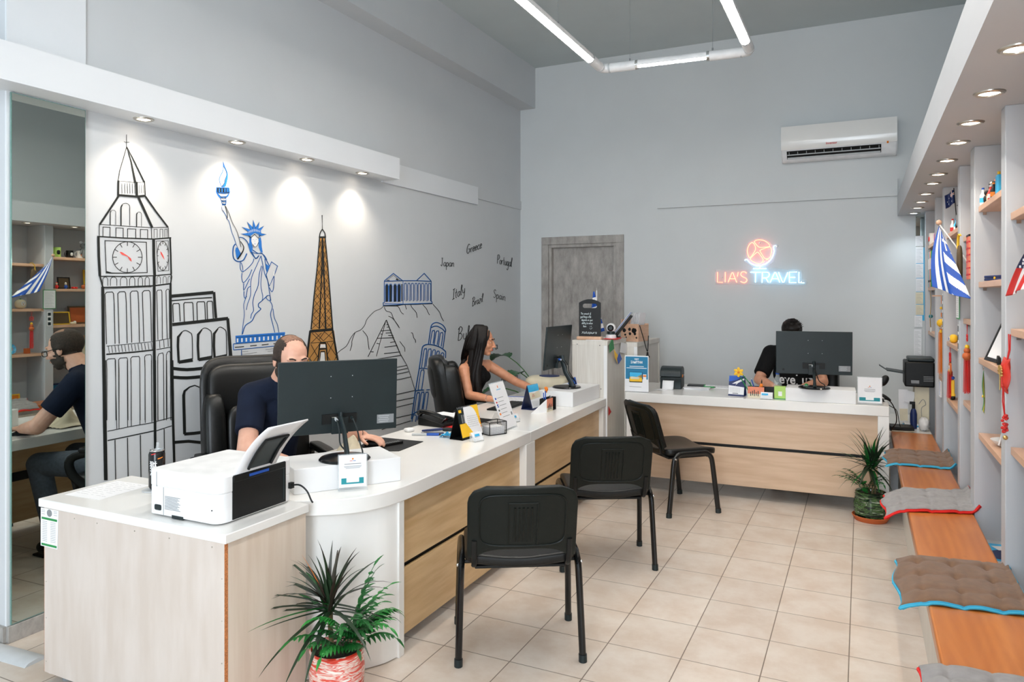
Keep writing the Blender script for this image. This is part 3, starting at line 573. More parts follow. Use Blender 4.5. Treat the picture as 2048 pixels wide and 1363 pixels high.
# ------------------------------------------------------------------ ceiling lamp: suspended white pipe with lit tubes
def pendant():
    z = 3.35; C1 = Vector((-1.80, 5.33, z)); C2 = Vector((-0.715, 5.40, z)); r = 0.036
    t = thing('pendant_light', 'suspended square white pipe lamp with three lit fluorescent tubes', 'ceiling light', (C1.x, C1.y, z))
    o = Vector((C1.x, C1.y, z))
    lf = Vector((-1.80, 2.0, z)); rf = Vector((-0.715, 0.6, z))
    m = M('white'); m.use('white')
    a1 = C1+(lf-C1).normalized()*0.27; a2 = C2+(rf-C2).normalized()*0.24
    m.tube([p-o for p in [a1, C1+Vector((0, -.05, 0)), C1+Vector((.012, -.012, 0)), C1+Vector((.05, .003, 0)), C1+(C2-C1)*0.24]], r, 16)
    m.tube([p-o for p in [C1+(C2-C1)*0.74, C2-Vector((.05, .003, 0)), C2-Vector((.012, .012, 0)), C2-Vector((0, .05, 0)), a2]], r, 16)
    p0 = C1+(C2-C1)*0.24; p1 = C1+(C2-C1)*0.74
    def trough(a, b):
        d_ = (b-a).normalized(); s_ = Vector((d_.y, -d_.x, 0)); pr = []
        for k in range(13): q = -0.40+PI*k/12*1.255; pr.append(a-o+s_*(r*math.cos(q))+Vector((0, 0, r*math.sin(q))))
        for k in range(12, -1, -1): q = -0.40+PI*k/12*1.255; pr.append(a-o+s_*((r-.003)*math.cos(q))+Vector((0, 0, (r-.003)*math.sin(q))))
        m.prism(pr, b-a)
    trough(p0, p1); trough(a1, a1+(lf-C1)*0.94); trough(a2, a2+(rf-C2)*0.94)
    m.build('pipe', t)
    j = M('lightgrey')
    for c, d_ in ((C1+Vector((.062, 0, 0)), (1, 0, 0)), (C1+Vector((0, -.062, 0)), (0, 1, 0)), (C2-Vector((.062, 0, 0)), (1, 0, 0)), (C2-Vector((0, .062, 0)), (0, 1, 0))):
        j.cyl(c-o-Vector(d_)*.006, c-o+Vector(d_)*.006, r+.002, n=18)
    j.build('joint', t)
    e = M('chrome')
    for a, d_ in ((a1, Vector((0, -1, 0))), (a2, Vector((0, -1, 0))), (p0, (C2-C1).normalized()), (p1, (C1-C2).normalized())): e.cyl(a-o, a-o+d_*.02, r*1.02, n=18)
    e.build('end_ring', t)
    for a, b in ((p0+(C2-C1)*.02, p1-(C2-C1)*.02), (a1+Vector((0, -.03, 0)), lf), (a2+Vector((0, -.03, 0)), rf)):
        M('tube_lit').cyl(a-o+Vector((0, 0, -.002)), b-o+Vector((0, 0, -.002)), 0.017, n=14).build('lit_tube', t)
    for p in (C1+(C2-C1)*0.20, C1+(C2-C1)*0.76, C1+Vector((0, -.9, 0)), C2+Vector((0, -.9, 0)), C1+Vector((0, -2.6, 0)), C2+Vector((0, -2.6, 0))):
        M('grey').cyl(p-o+Vector((0, 0, r)), Vector((p.x, p.y, CEIL))-o, 0.0015, n=5).cyl(p-o+Vector((0, 0, r)), p-o+Vector((0, 0, r+.02)), .006, n=8).build('hanging_wire', t)
pendant()
# ------------------------------------------------------------------ recessed spotlights
def downlight(x, y, z, lit, label, group, tilt=0):
    t = thing('downlight', label, 'spotlight', (x, y, z), group=group)
    M('steel').lathe([(.034, -.001), (.036, -.007), (.044, -.008), (.051, -.004), (.052, 0.0)], (0, 0, 0), 28, cap=False).lathe([(.034, -.001), (.033, .012)], n=28, cap=False).build('rim', t)
    M(lit).lathe([(.0335, 0), (.0335, .004)], (0, 0, -.003), 24).build('bulb', t)
    return t
warm = (1.0, 0.86, 0.70)
for i, y in enumerate((2.64, 3.285, 3.91, 4.53)):
    downlight(-3.462, y, 2.55, 'spot_lit', ['leftmost round spotlight above the clock tower painting', 'round spotlight above the painted torch, second from the left', 'round spotlight above the lattice tower painting', 'rightmost round spotlight at the free end of the left soffit'][i], 'round spotlights in the left soffit')
    lamp('left_spot', 'SPOT', (-3.43, y, 2.53), 16, warm, (0, math.radians(-4), 0), spot_size=math.radians(120), spot_blend=0.9, shadow_soft_size=0.03)
ys = (2.10, 2.622, 3.152, 3.659, 4.10, 4.612, 5.111, 5.505, 6.045, 6.537, 6.964, 7.40)
nm = ('', 'nearest', 'second nearest', 'third nearest', 'fourth nearest', 'fifth nearest', 'sixth nearest', 'seventh nearest', 'fourth farthest', 'third farthest', 'second farthest', 'farthest')
for i, y in enumerate(ys):
    if i: downlight(0.422, y, 2.346, 'spot_cool' if i == 11 else 'spot_lit', nm[i]+(' bluish' if i == 11 else '')+' round spotlight in the soffit above the shelves', 'round spotlights above the shelves')
    lamp('shelf_spot', 'SPOT', (0.422, y, 2.33), 7, warm if i < 11 else (0.8, 0.92, 1), (0, math.radians(6), 0), spot_size=math.radians(110), spot_blend=0.9, shadow_soft_size=0.03)
# ------------------------------------------------------------------ tall wall mirror
def mirror():
    y0, y1, z0, z1 = 2.012, 2.375, 0.082, 2.545; cy = (y0+y1)/2
    t = thing('wall_mirror', 'tall narrow frameless mirror on the wall behind the side cabinet', 'mirror', (LX+.014, cy, z0), rz=math.radians(1.0))
    h = (y1-y0)/2
    M('mirror').bb(0.0065, .008, -h+.004, h-.004, .004, z1-z0-.004).build('mirror_glass', t, smooth=False)
    M('mirror_edge').bb(0.0, .0064, -h, h, 0, z1-z0).build('backing', t)
mirror()
# ------------------------------------------------------------------ air conditioner
def aircon():
    x0, x1, z0, z1 = -0.70, 0.293, 2.905, 3.235; w = x1-x0; d = 0.20
    t = thing('air_conditioner', 'white split air conditioner mounted high on the back wall', 'air conditioner', ((x0+x1)/2, BY, z0))
    h = z1-z0
    prof = [(0, 0.02), (0, h), (-d*.80, h), (-d*.93, h*.98), (-d*.99, h*.72), (-d, h*.55), (-d*.985, h*.42), (-d*.90, h*.30), (-d*.60, h*.06), (-d*.45, 0.0), (-.02, 0)]
    M('white').prism([(-w/2+.004, y, z) for y, z in prof], (w-.008, 0, 0)).build('body', t, bevel=.006)
    for s in (-1, 1): M('white').prism([(s*w/2-(.004 if s > 0 else 0), y, z) for y, z in prof], (.004, 0, 0)).build('side_cover', t)
    pp = [(-d*.935, h*.985), (-d*.995, h*.72), (-d*1.005, h*.55), (-d*.99, h*.42), (-d*.905, h*.305)]
    M('white_lam').prism([(-w/2+.002, y-.006, z) for y, z in pp]+[(-w/2+.002, y+.006, z) for y, z in reversed(pp)], (w-.004, 0, 0)).build('front_panel', t)
    # outlet with louvres (on the sloped underside)
    a = Vector((0, -d*.88, h*.275)); b = Vector((0, -d*.62, h*.075)); dv = (b-a); n = Vector((0, -dv.z, dv.y)).normalized()
    if n.y > 0: n = -n
    def slab(mm, u0, u1, s0, s1, th, name, par=t):
        q = [Vector((u0, 0, 0))+a+dv*s0, Vector((u1, 0, 0))+a+dv*s0, Vector((u1, 0, 0))+a+dv*s1, Vector((u0, 0, 0))+a+dv*s1]
        return M(mm).prism(q, n*th).build(name, par)
    slab('black', -w/2+.05, w/2-.13, .0, 1.0, .004, 'air_outlet')
    slab('lightgrey', -w/2+.055, w/2-.135, .40, .50, .010, 'louvre'); slab('lightgrey', -w/2+.055, w/2-.135, .78, 1.0, .009, 'louvre')
    for k in range(11): u = -w/2+.07+k*(w-.22)/10; slab('lightgrey', u, u+.004, .1, .5, .008, 'guide_vane')
    slab('orange', w/2-.085, w/2-.07, -.3, -.05, .004, 'display'); MATS['orange']
    g = put_text(M('red'), 'Inventor', .028, (-.05, -d*1.0-.008, h*.40), (1, 0, 0), (0, 0, 1), bold=.0006); g.build('brand_lettering', t, smooth=False)
aircon()
# ------------------------------------------------------------------ neon sign
def neon():
    Yn = BY-0.035; ox, oy, s = 1420, 460, 9.309
    q = lambda p: onY(ox+p[0]/s, oy+p[1]/s, Yn)
    t = thing('neon_sign', "pink and pale blue neon sign reading ILIA'S TRAVEL under a globe", 'neon sign', (-0.92, BY, 1.9))
    o = Vector((-0.92, BY, 1.9))
    def st(mb, pts, sm=4, cl=False, r=0.0042):
        P_ = [q(p)-o for p in pts]
        mb.tube(smoothpts(P_, sm, cl) if sm else P_, r, 8, cl)
    R_ = M('neon_red')
    st(R_, [(830, 210), (860, 188), (920, 180), (1000, 192), (1080, 240), (1112, 285), (1100, 305), (1020, 316), (930, 322), (880, 290), (830, 225)], 3, True)
    st(R_, [(790, 232), (830, 270), (848, 340), (830, 400), (750, 508), (725, 500), (700, 420), (702, 340), (740, 260)], 3, True)
    st(R_, [(888, 412), (912, 430), (988, 540), (970, 590), (935, 622), (850, 608), (775, 565), (755, 530), (790, 490), (860, 420)], 3, True)
    st(R_, [(935, 375), (1000, 345), (1110, 316), (1135, 335), (1146, 400), (1120, 500), (1080, 528), (1020, 525), (980, 470), (935, 395)], 3, True)
    R_.build('pink_globe_tubing', t); R_ = M('neon_red')
    st(R_, [(985, 605), (1015, 575)]); st(R_, [(1040, 560), (1065, 548), (1090, 552)])
    R_.build('pink_globe_tubing', t); R_ = M('neon_red')
    for L in ([(140, 782), (138, 968), (235, 972)], [(285, 782), (283, 966)], [(338, 970), (410, 788), (424, 788), (498, 972)], [(362, 905), (470, 905)], [(527, 780), (510, 862)]): st(R_, L, 0)
    st(R_, [(682, 800), (640, 776), (590, 784), (574, 830), (610, 868), (668, 895), (686, 940), (650, 974), (610, 974), (568, 952)], 4)
    R_.build('pink_letter_tubing', t)
    Bm = M('neon_blue')
    st(Bm, [(645, 560), (672, 545), (692, 550), (740, 605), (820, 648), (920, 658), (1030, 630), (1120, 560), (1170, 480), (1195, 390), (1182, 330), (1190, 298), (1222, 286)], 4)
    for L in ([(932, 660), (930, 710)], [(805, 716), (1050, 716)], [(752, 782), (948, 782)], [(850, 786), (846, 970)], [(970, 976), (974, 782), (1060, 782)], [(1120, 972), (1205, 784), (1222, 784), (1300, 972)], [(1150, 905), (1270, 905)], [(1278, 786), (1352, 972), (1372, 972), (1448, 786)], [(1620, 778), (1478, 780), (1476, 975), (1606, 975)], [(1480, 878), (1588, 878)], [(1656, 780), (1654, 978), (1756, 982)]): st(Bm, L, 0)
    st(Bm, [(1055, 782), (1098, 800), (1100, 850), (1060, 884), (980, 890)], 4); st(Bm, [(1040, 890), (1086, 972)], 0)
    Bm.build('blue_tubing', t)
    U = M('white'); st(U, [(98, 782), (97, 960)], 0, r=.003); U.build('unlit_tubing', t)
    G = M('glass')
    for poly in ([(100, 740), (700, 740), (1120, 690), (1420, 735), (1660, 730), (1710, 760), (1715, 925), (1790, 930), (1812, 975), (1780, 1020), (1480, 1022), (100, 1010)], [(640, 520), (690, 520), (660, 400), (700, 240), (800, 180), (920, 145), (1060, 180), (1180, 290), (1240, 250), (1275, 290), (1240, 340), (1240, 430), (1160, 620), (1050, 690), (800, 690), (700, 620), (630, 590)]):
        G.prism([q(p)-o+Vector((0, .012, 0)) for p in poly], (0, .004, 0))
    G.build('acrylic_backing', t, smooth=False)
    s_ = M('steel')
    for p in ((920, 236), (220, 880), (1700, 960), (1240, 300)): v = q(p)-o; s_.cyl((v.x, -.03, v.z), (v.x, 0, v.z), .006, n=10)
    s_.build('standoff', t)
neon()
# ------------------------------------------------------------------ wooden side cabinet with white top
def side_cabinet():
    x0, x1, y0, y1, H = -3.055, -2.03, 1.868, 2.285, 0.76
    t = thing('side_cabinet', 'pale maple cabinet with white top standing nearest the camera under the printer', 'cabinet', ((x0+x1)/2, (y0+y1)/2, 0))
    cx, cy = (x0+x1)/2, (y0+y1)/2
    def b(m, X0, X1, Y0, Y1, Z0, Z1, n, bev=0): return M(m).bb(X0-cx, X1-cx, Y0-cy, Y1-cy, Z0, Z1).build(n, t, bevel=bev)
    b('white_lam', x0-.032, x1+.012, y0-.006, y1+.006, H-.034, H, 'top', .003)
    b('maple', x0+.0, x1, y0, y0+.016, .045, H-.034, 'side_panel')
    b('maple_side', x1-.016, x1, y0+.0165, y1, .03, H-.034, 'back_panel')
    b('maple_side', x0, x0+.016, y0+.0165, y1, .03, H-.034, 'front_panel')
    b('maple', x0+.0165, x1-.0165, y1-.016, y1, .03, H-.034, 'side_panel')
    b('chipboard', x0-.0015, x0, y0, y0+.016, .045, H-.034, 'edge_strip'); b('chipboard', x1-.0005, x1+.0010, y0+.0005, y0+.0155, .045, H-.034, 'edge_strip')
    for X in (x0+.06, x1-.06):
        for Y in (y0+.06, y1-.06): M('grey').cyl((X-cx, Y-cy, 0), (X-cx, Y-cy, .045), .02).build('foot', t)
    sc = M('steel')
    for X in (-2.86, -2.72, -2.50, -2.31, -2.09): sc.cyl((X-cx, y0-cy-.001, H-.055), (X-cx, y0-cy+.002, H-.055), .0028, n=8)
    for Z in (.6, .45, .3, .12): sc.cyl((x1-.012-cx, y0-cy-.001, Z), (x1-.012-cx, y0-cy+.002, Z), .0022, n=8); sc.cyl((x0+.012-cx, y0-cy-.001, Z-.03), (x0+.012-cx, y0-cy+.002, Z-.03), .0022, n=8)
    sc.build('screw', t)
    # notice taped to the side
    s = thing('notice', 'white notice with green bands taped to the end of the side cabinet', 'notice', (0, 0, 0))
    q = lambda u, v, k=0.0: onY(70+u/13.63, 1000+v/13.63, y0-.0008-k)
    def quad(m, pts, k, nm): M(m).prism([q(u, v, k) for u, v in pts], (0, .0003, 0)).build(nm, s, smooth=False)
    quad('paper', [(158, 190), (638, 292), (610, 1340), (155, 1225)], 0, 'sheet')
    quad('green', [(182, 440), (600, 530), (598, 592), (180, 498)], .0004, 'green_band'); quad('green', [(176, 1150), (590, 1248), (588, 1308), (175, 1208)], .0004, 'green_band')
    mb = M('grey')
    for v in (250, 290, 350): mb.prism([q(180, v, .0004), (q(270, v+18, .0004)), q(270, v+28, .0004), q(180, v+10, .0004)], (0, .0002, 0)); mb.prism([q(510, v+50, .0004), (q(600, v+70, .0004)), q(600, v+80, .0004), q(510, v+60, .0004)], (0, .0002, 0))
    for k, v in enumerate(range(550, 1120, 48)):
        for a, b2 in ((200, 330), (420, 560)): mb.prism([q(a, v+(a-180)*.2, .0004), q(b2, v+(b2-180)*.2, .0004), q(b2, v+9+(b2-180)*.2, .0004), q(a, v+9+(a-180)*.2, .0004)], (0, .0002, 0))
    mb.build('printed_lines', s, smooth=False)
    g = M('grey'); pts = [q(392+70*math.cos(a), 350+100*math.sin(a)+14*math.cos(a), .0004) for a in (2*PI*k/20 for k in range(20))]; g.prism(pts, (0, .0002, 0)); g.build('round_emblem', s, smooth=False)
    for v, tx in ((495, ''),): pass
side_cabinet()
# ------------------------------------------------------------------ reception desks
def desk(name, label, org, rz, top, H, thick, parts):
    t = thing(name, label, 'desk', org, rz)
    M('white_lam').prism([(x, y, H-thick) for x, y in top], (0, 0, thick)).build('desktop', t, bevel=.004, ang=50)
    return t
# desk 1: rounded near end, long front facing the chairs
arc = [(-2.12, 2.30), (-2.04, 2.345), (-1.95, 2.41), (-1.895, 2.475), (-1.858, 2.555), (-1.838, 2.66), (-1.832, 2.79), (-1.836, 2.95)]
arc = [tuple(v.to_2d()) for v in smoothpts([(x, y, 0) for x, y in arc], 4)]
t1 = desk('reception_desk', 'white and light oak reception desk with a rounded near end', (0, 0, 0), 0, arc+[(-1.856, 4.118), (-2.62, 4.118), (-2.62, 2.30)], .757, .066, None)
cur = [(-2.10, 2.335), (-2.04, 2.385), (-1.97, 2.45), (-1.915, 2.53), (-1.872, 2.60), (-1.852, 2.672)]
cur = [tuple(v.to_2d()) for v in smoothpts([(x, y, 0) for x, y in cur], 4)]
m = M('white_lam'); inner = [(x-.018, y+.008) for x, y in cur]
m.prism([(x, y, .005) for x, y in cur]+[(x, y, .005) for x, y in reversed(inner)], (0, 0, .685)).build('curved_panel', t1)
M('white_lam').bb(-1.90, -1.842, 2.672, 2.712, 0, .691).build('post', t1, bevel=.002)
M('white_lam').bb(-2.55, -1.852, 4.045, 4.117, 0, .691).build('end_panel', t1, bevel=.002)
def front(t, m, a, b, z0, z1, zs, th=.016):
    a = Vector(a); b = Vector(b); n = (b-a).normalized(); n = Vector((n.y, -n.x, 0))
    for (s, e, nm) in ((z0, zs-.012, 'front_panel'), (zs+.012, z1, 'front_panel')):
        M(m).prism([a+Vector((0, 0, s)), b+Vector((0, 0, s)), b-n*th+Vector((0, 0, s)), a-n*th+Vector((0, 0, s))], (0, 0, e-s)).build(nm, t, bevel=.0015)
    M('black').prism([a-n*(th+.004)+Vector((0, 0, zs-.03)), b-n*(th+.004)+Vector((0, 0, zs-.03)), b-n*(th+.012)+Vector((0, 0, zs-.03)), a-n*(th+.012)+Vector((0, 0, zs-.03))], (0, 0, .06)).build('groove_backing', t)
front(t1, 'oak', (-1.884, 2.712, 0), (-1.898, 4.045, 0), .055, .691, .37)
# desk 2
t2 = desk('reception_desk', 'straight white and light oak desk the woman sits at', (0, 0, 0), 0, [(-1.857, 4.121), (-1.906, 5.755), (-2.215, 5.757), (-2.225, 6.05), (-2.72, 6.05), (-2.66, 4.121)], .757, .066, None)
M('white_lam').bb(-2.55, -1.858, 4.122, 4.19, 0, .691).build('post', t2, bevel=.002)
M('white_lam').bb(-2.55, -1.91, 5.69, 5.752, 0, .691).build('post', t2, bevel=.002)
front(t2, 'oak', (-1.905, 4.19, 0), (-1.948, 5.69, 0), .055, .691, .372)
# desk 3 in front of the back wall
t3 = desk('reception_desk', 'white and light oak desk in front of the back wall under the neon sign', (0, 0, 0), 0, [(-1.78, 5.87), (0.182, 5.93), (0.182, 6.66), (-1.78, 6.66)], .80, .074, None)
M('white_lam').bb(.107, .181, 5.932, 6.60, 0, .726).build('end_panel', t3, bevel=.002)
M('white_lam').bb(-1.778, -1.71, 5.90, 6.60, 0, .726).build('end_panel', t3, bevel=.002)
front(t3, 'oak_back', (-1.71, 5.915, 0), (.107, 5.965, 0), .105, .726, .414)
# ------------------------------------------------------------------ tall whitewashed dividing cabinets
def tall_cabinet(name, label, x0, x1, y0, y1, H, holes):
    t = thing(name, label, 'cabinet', ((x0+x1)/2, (y0+y1)/2, 0)); cx, cy = (x0+x1)/2, (y0+y1)/2
    b = lambda m, X0, X1, Y0, Y1, Z0, Z1, n: M(m).bb(X0-cx, X1-cx, Y0-cy, Y1-cy, Z0, Z1).build(n, t, bevel=.0015)
    b('whitewash', x0, x1, y0, y1, H-.04, H, 'top')
    b('whitewash', x0, x1, y0, y0+.018, 0, H-.04, 'end_panel'); b('whitewash', x0, x1, y1-.018, y1, 0, H-.04, 'end_panel')
    b('whitewash', x1-.028, x1-.010, y0+.018, y1-.018, 0, H-.04, 'side_panel'); b('whitewash', x0, x0+.018, y0+.018, y1-.018, 0, H-.04, 'side_panel')
    b('white_matte', x1-.03, x1, y0-.002, y0+.0, 0, H-.04, 'edge_strip')
    if holes:
        k = M('black')
        for X, Z in ((x0+.045, H-.035), (x1-.065, H-.04), (x1-.055, .83), (x1-.095, .83)): k.cyl((X-cx, y0-cy-.001, Z), (X-cx, y0-cy+.001, Z), .004, n=10)
        k.build('screw', t)
    return t
tall_cabinet('divider_cabinet', 'tall whitewashed cabinet between the two rear desks with a chalkboard on top', -2.21, -1.90, 5.76, 6.30, 1.232, True)
tall_cabinet('divider_cabinet', 'second whitewashed cabinet behind the first, next to the door', -2.16, -1.80, 6.305, 7.10, 1.19, False)
def Rz(a): return Matrix.Rotation(a, 3, 'Z')
def Rx(a): return Matrix.Rotation(a, 3, 'X')
def Ry(a): return Matrix.Rotation(a, 3, 'Y')
def sell(mb, c, r, e1=0.5, e2=0.5, R=None, n=24, m=14, bend=None):
    """superellipsoid cushion"""
    def pw(x, e): return math.copysign(abs(x)**e, x)
    vs_ = []; fs = []
    for i in range(m+1):
        p = -PI/2+PI*i/m; cp = pw(math.cos(p), e1) if 0 < i < m else 0; sp = pw(math.sin(p), e1)
        for k in range(n):
            a = 2*PI*k/n; v = Vector((r[0]*cp*pw(math.cos(a), e2), r[1]*cp*pw(math.sin(a), e2), r[2]*sp))
            if bend: v = bend(v)
            if R is not None: v = R @ v
            vs_.append(v+Vector(c))
    for i in range(m):
        for k in range(n): fs.append((i*n+k, i*n+(k+1) % n, (i+1)*n+(k+1) % n, (i+1)*n+k))
    return mb.add(vs_, fs)
# ------------------------------------------------------------------ visitor chairs
def visitor_chair(label, group):
    t = thing('visitor_chair', label, 'chair', group=group)
    # backrest: plastic shell behind, padded front
    W_, z0, z1 = .47, .478, .805
    def yb(x, z): return -.235-(z-.46)*.30+x*x*.55
    def outline(s, v):   # half width factor with round top corners
        r = .075; d = max(0, v-(1-r/(z1-z0)*1.0))*(z1-z0)
        return (W_/2-(r-math.sqrt(max(0, r*r-d*d))))*s
    def shell(off, k=1.0, zz0=z0, zz1=z1):
        def f(u, v):
            x = (2*u-1)*outline(1, v)*k; lo = zz0+.045*(1-min(1, abs(x)/(W_/2*.86))**4)*1.0 if abs(x) < W_/2*.86 else zz0
            z = lo+(zz1-lo)*v; return (x, yb(x, z)+off, z)
        return f
    b = M('chair_plastic').grid(shell(-.012), 28, 14).build('backrest_shell', t, solid=.014, bevel=.005)
    p = M('chair_seat').grid(shell(.012, .97, z0+.02, z1-.004), 24, 12).build('backrest_pad', t, solid=.026, bevel=.010, seg=3)
    r = M('chair_plastic')
    pts = []
    for k in range(40):
        a = 2*PI*k/40; ca, sa = math.cos(a), math.sin(a); x = .185*math.copysign(abs(ca)**.35, ca); z = .655+.118*math.copysign(abs(sa)**.35, sa); pts.append((x, yb(x, z)-.0205, z))
    r.tube(pts, .0045, 6, True)
    for x in (-.062, .062): r.tube([(x, yb(x, z)-.021, z) for z in (.545, .65, .735)], .004, 6)
    r.tube([(x, yb(x, .735)-.021, .735) for x in (-.062, 0, .062)], .004, 6)
    for x in (-.036, -.018, 0, .018, .036): r.tube([(x, yb(x, z)-.020, z) for z in (.56, .65, .715)], .0055, 6)
    r.build('moulded_ribs', b)
    for s in (-1, 1):
        M('black').tube([(s*.205, -.175, .425), (s*.205, -.20, .43), (s*.205, -.232, .455), (s*.205, -.245, .50), (s*.205, -.262, .56)], .012, 8, sy=.6).build('back_bracket', t)
    # seat
    def sb(u, v):
        x = (2*u-1); y = (2*v-1); rr = .3
        kx = 1-max(0, abs(y)-.72)**2*2.2; x *= kx
        z = .452-.012*math.cos(x*2.6)-(.02*max(0, y-.4)**2*2)
        return (x*.245, y*.215+.01, z)
    M('chair_seat').grid(sb, 20, 18).build('seat', t, solid=.045, bevel=.014, seg=3)
    M('black').bb(-.2, .2, -.17, .19, .405, .418).build('seat_pan', t, bevel=.003)
    for s in (-1, 1):
        for fb in (-1, 1):
            pth = [(s*.272, fb*.205, 0.02), (s*.266, fb*.178, .24), (s*.262, fb*.162, .37), (s*.260, fb*.15, .415), (s*.258, fb*.12, .443), (s*.258, fb*.08, .450), (s*.258, 0, .450)]
            lg = M('black_gloss').tube(smoothpts(pth, 3), .0195, 12, sy=.8).build('leg', t)
            M('dark_grey').tube([(s*.2725, fb*.207, 0), (s*.272, fb*.205, .032)], .022, 12, sy=.84).build('foot_cap', lg)
        M('chrome').sphere((s*.275, -.152, .418), .008, 8, 6).build('bolt', t)
    for y in (-.13, .12): M('black').cyl((-.258, y, .425), (.258, y, .425), .009, n=8).build('crossbar', t)
    return t
vc = visitor_chair('black padded visitor chair nearest the camera, seen from behind', 'black visitor chairs in front of the desks')
vc.location = (-1.441, 3.043, 0); vc.rotation_euler = (0, 0, math.radians(30.2))
clone(vc, (-1.427, 4.242, 0), math.radians(28.5), 'black padded visitor chair in the middle, beside the second desk')
clone(vc, (-1.292, 5.555, 0), math.radians(-46.5), 'black padded visitor chair turned towards the desk under the neon sign')
# ------------------------------------------------------------------ office chairs
def office_chair(label, loc, rz, back_h=1.25, w=.56, scale=1.0):
    t = thing('office_chair', label, 'office chair', loc, rz)
    L = 'leather'; k = w/.56
    def pb(y0): return lambda v: Vector((v.x, v.y+v.x*v.x*.9, v.z))
    tilt = Rx(math.radians(9)); by = -.27
    zt = back_h
    b = M(L); sell(b, (0, by-.055, (zt+.50)/2), (w/2, .055, (zt-.50)/2), .35, .42, tilt, 28, 18, pb(0)); bk = b.build('backrest', t)
    c = M(L); sell(c, (0, by-.055, zt-.20), (w/2-.035, .085, .155), .45, .4, tilt, 28, 14, pb(0)); c.build('headrest', t)
    c = M(L); sell(c, (0, by+.035, .78), (w/2-.13, .06, .20), .45, .45, tilt, 24, 14, pb(0)); c.build('back_cushion', t)
    for s in (-1, 1):
        c = M(L); sell(c, (s*(w/2-.065), by+.05, .80), (.062, .095, .25), .5, .55, tilt, 18, 14); c.build('side_bolster', t)
        m = M('black'); x = s*(w/2+.02)
        m.tube(smoothpts([(x*.9, -.12, .46), (x, -.17, .56), (x, -.20, .665), (x, -.10, .705), (x, .08, .70), (x, .21, .665), (x, .20, .57), (x*.9, .10, .46)], 4), .020, 10, sy=1.3)
        ar = m.build('armrest', t)
        c = M(L); sell(c, (x, -.0, .715), (.035, .17, .022), .5, .5, None, 16, 8); c.build('arm_pad', ar)
    c = M(L); sell(c, (0, .0, .49), (w/2-.02, .26, .065), .4, .45, None, 28, 12); c.build('seat', t)
    M('black').bb(-.12, .12, -.12, .12, .40, .43).build('seat_mechanism', t)
    M('black').cyl((0, 0, .10), (0, 0, .41), .028).build('gas_column', t)
    for q in range(5):
        a = 2*PI*q/5+.3; lg = M('black').tube([(.02*math.cos(a), .02*math.sin(a), .11), (.16*math.cos(a), .16*math.sin(a), .10), (.30*math.cos(a), .30*math.sin(a), .075)], [.032, .026, .018], 8).build('base_leg', t)
        M('black').cyl((.30*math.cos(a)-.02*math.sin(a), .30*math.sin(a)+.02*math.cos(a), .029), (.30*math.cos(a)+.02*math.sin(a), .30*math.sin(a)-.02*math.cos(a), .029), .028).build('castor', lg)
    return t
office_chair('large black leather executive chair behind the man in the navy t-shirt', (-3.01, 3.06, 0), math.radians(-122), 1.25, .60)
office_chair('black leather office chair the woman with long hair sits in', (-2.87, 5.31, 0), math.radians(-60), 1.11, .50)
office_chair('black office chair under the man at the rear desk', (-.42, 6.98, 0), math.radians(180), .98, .48)
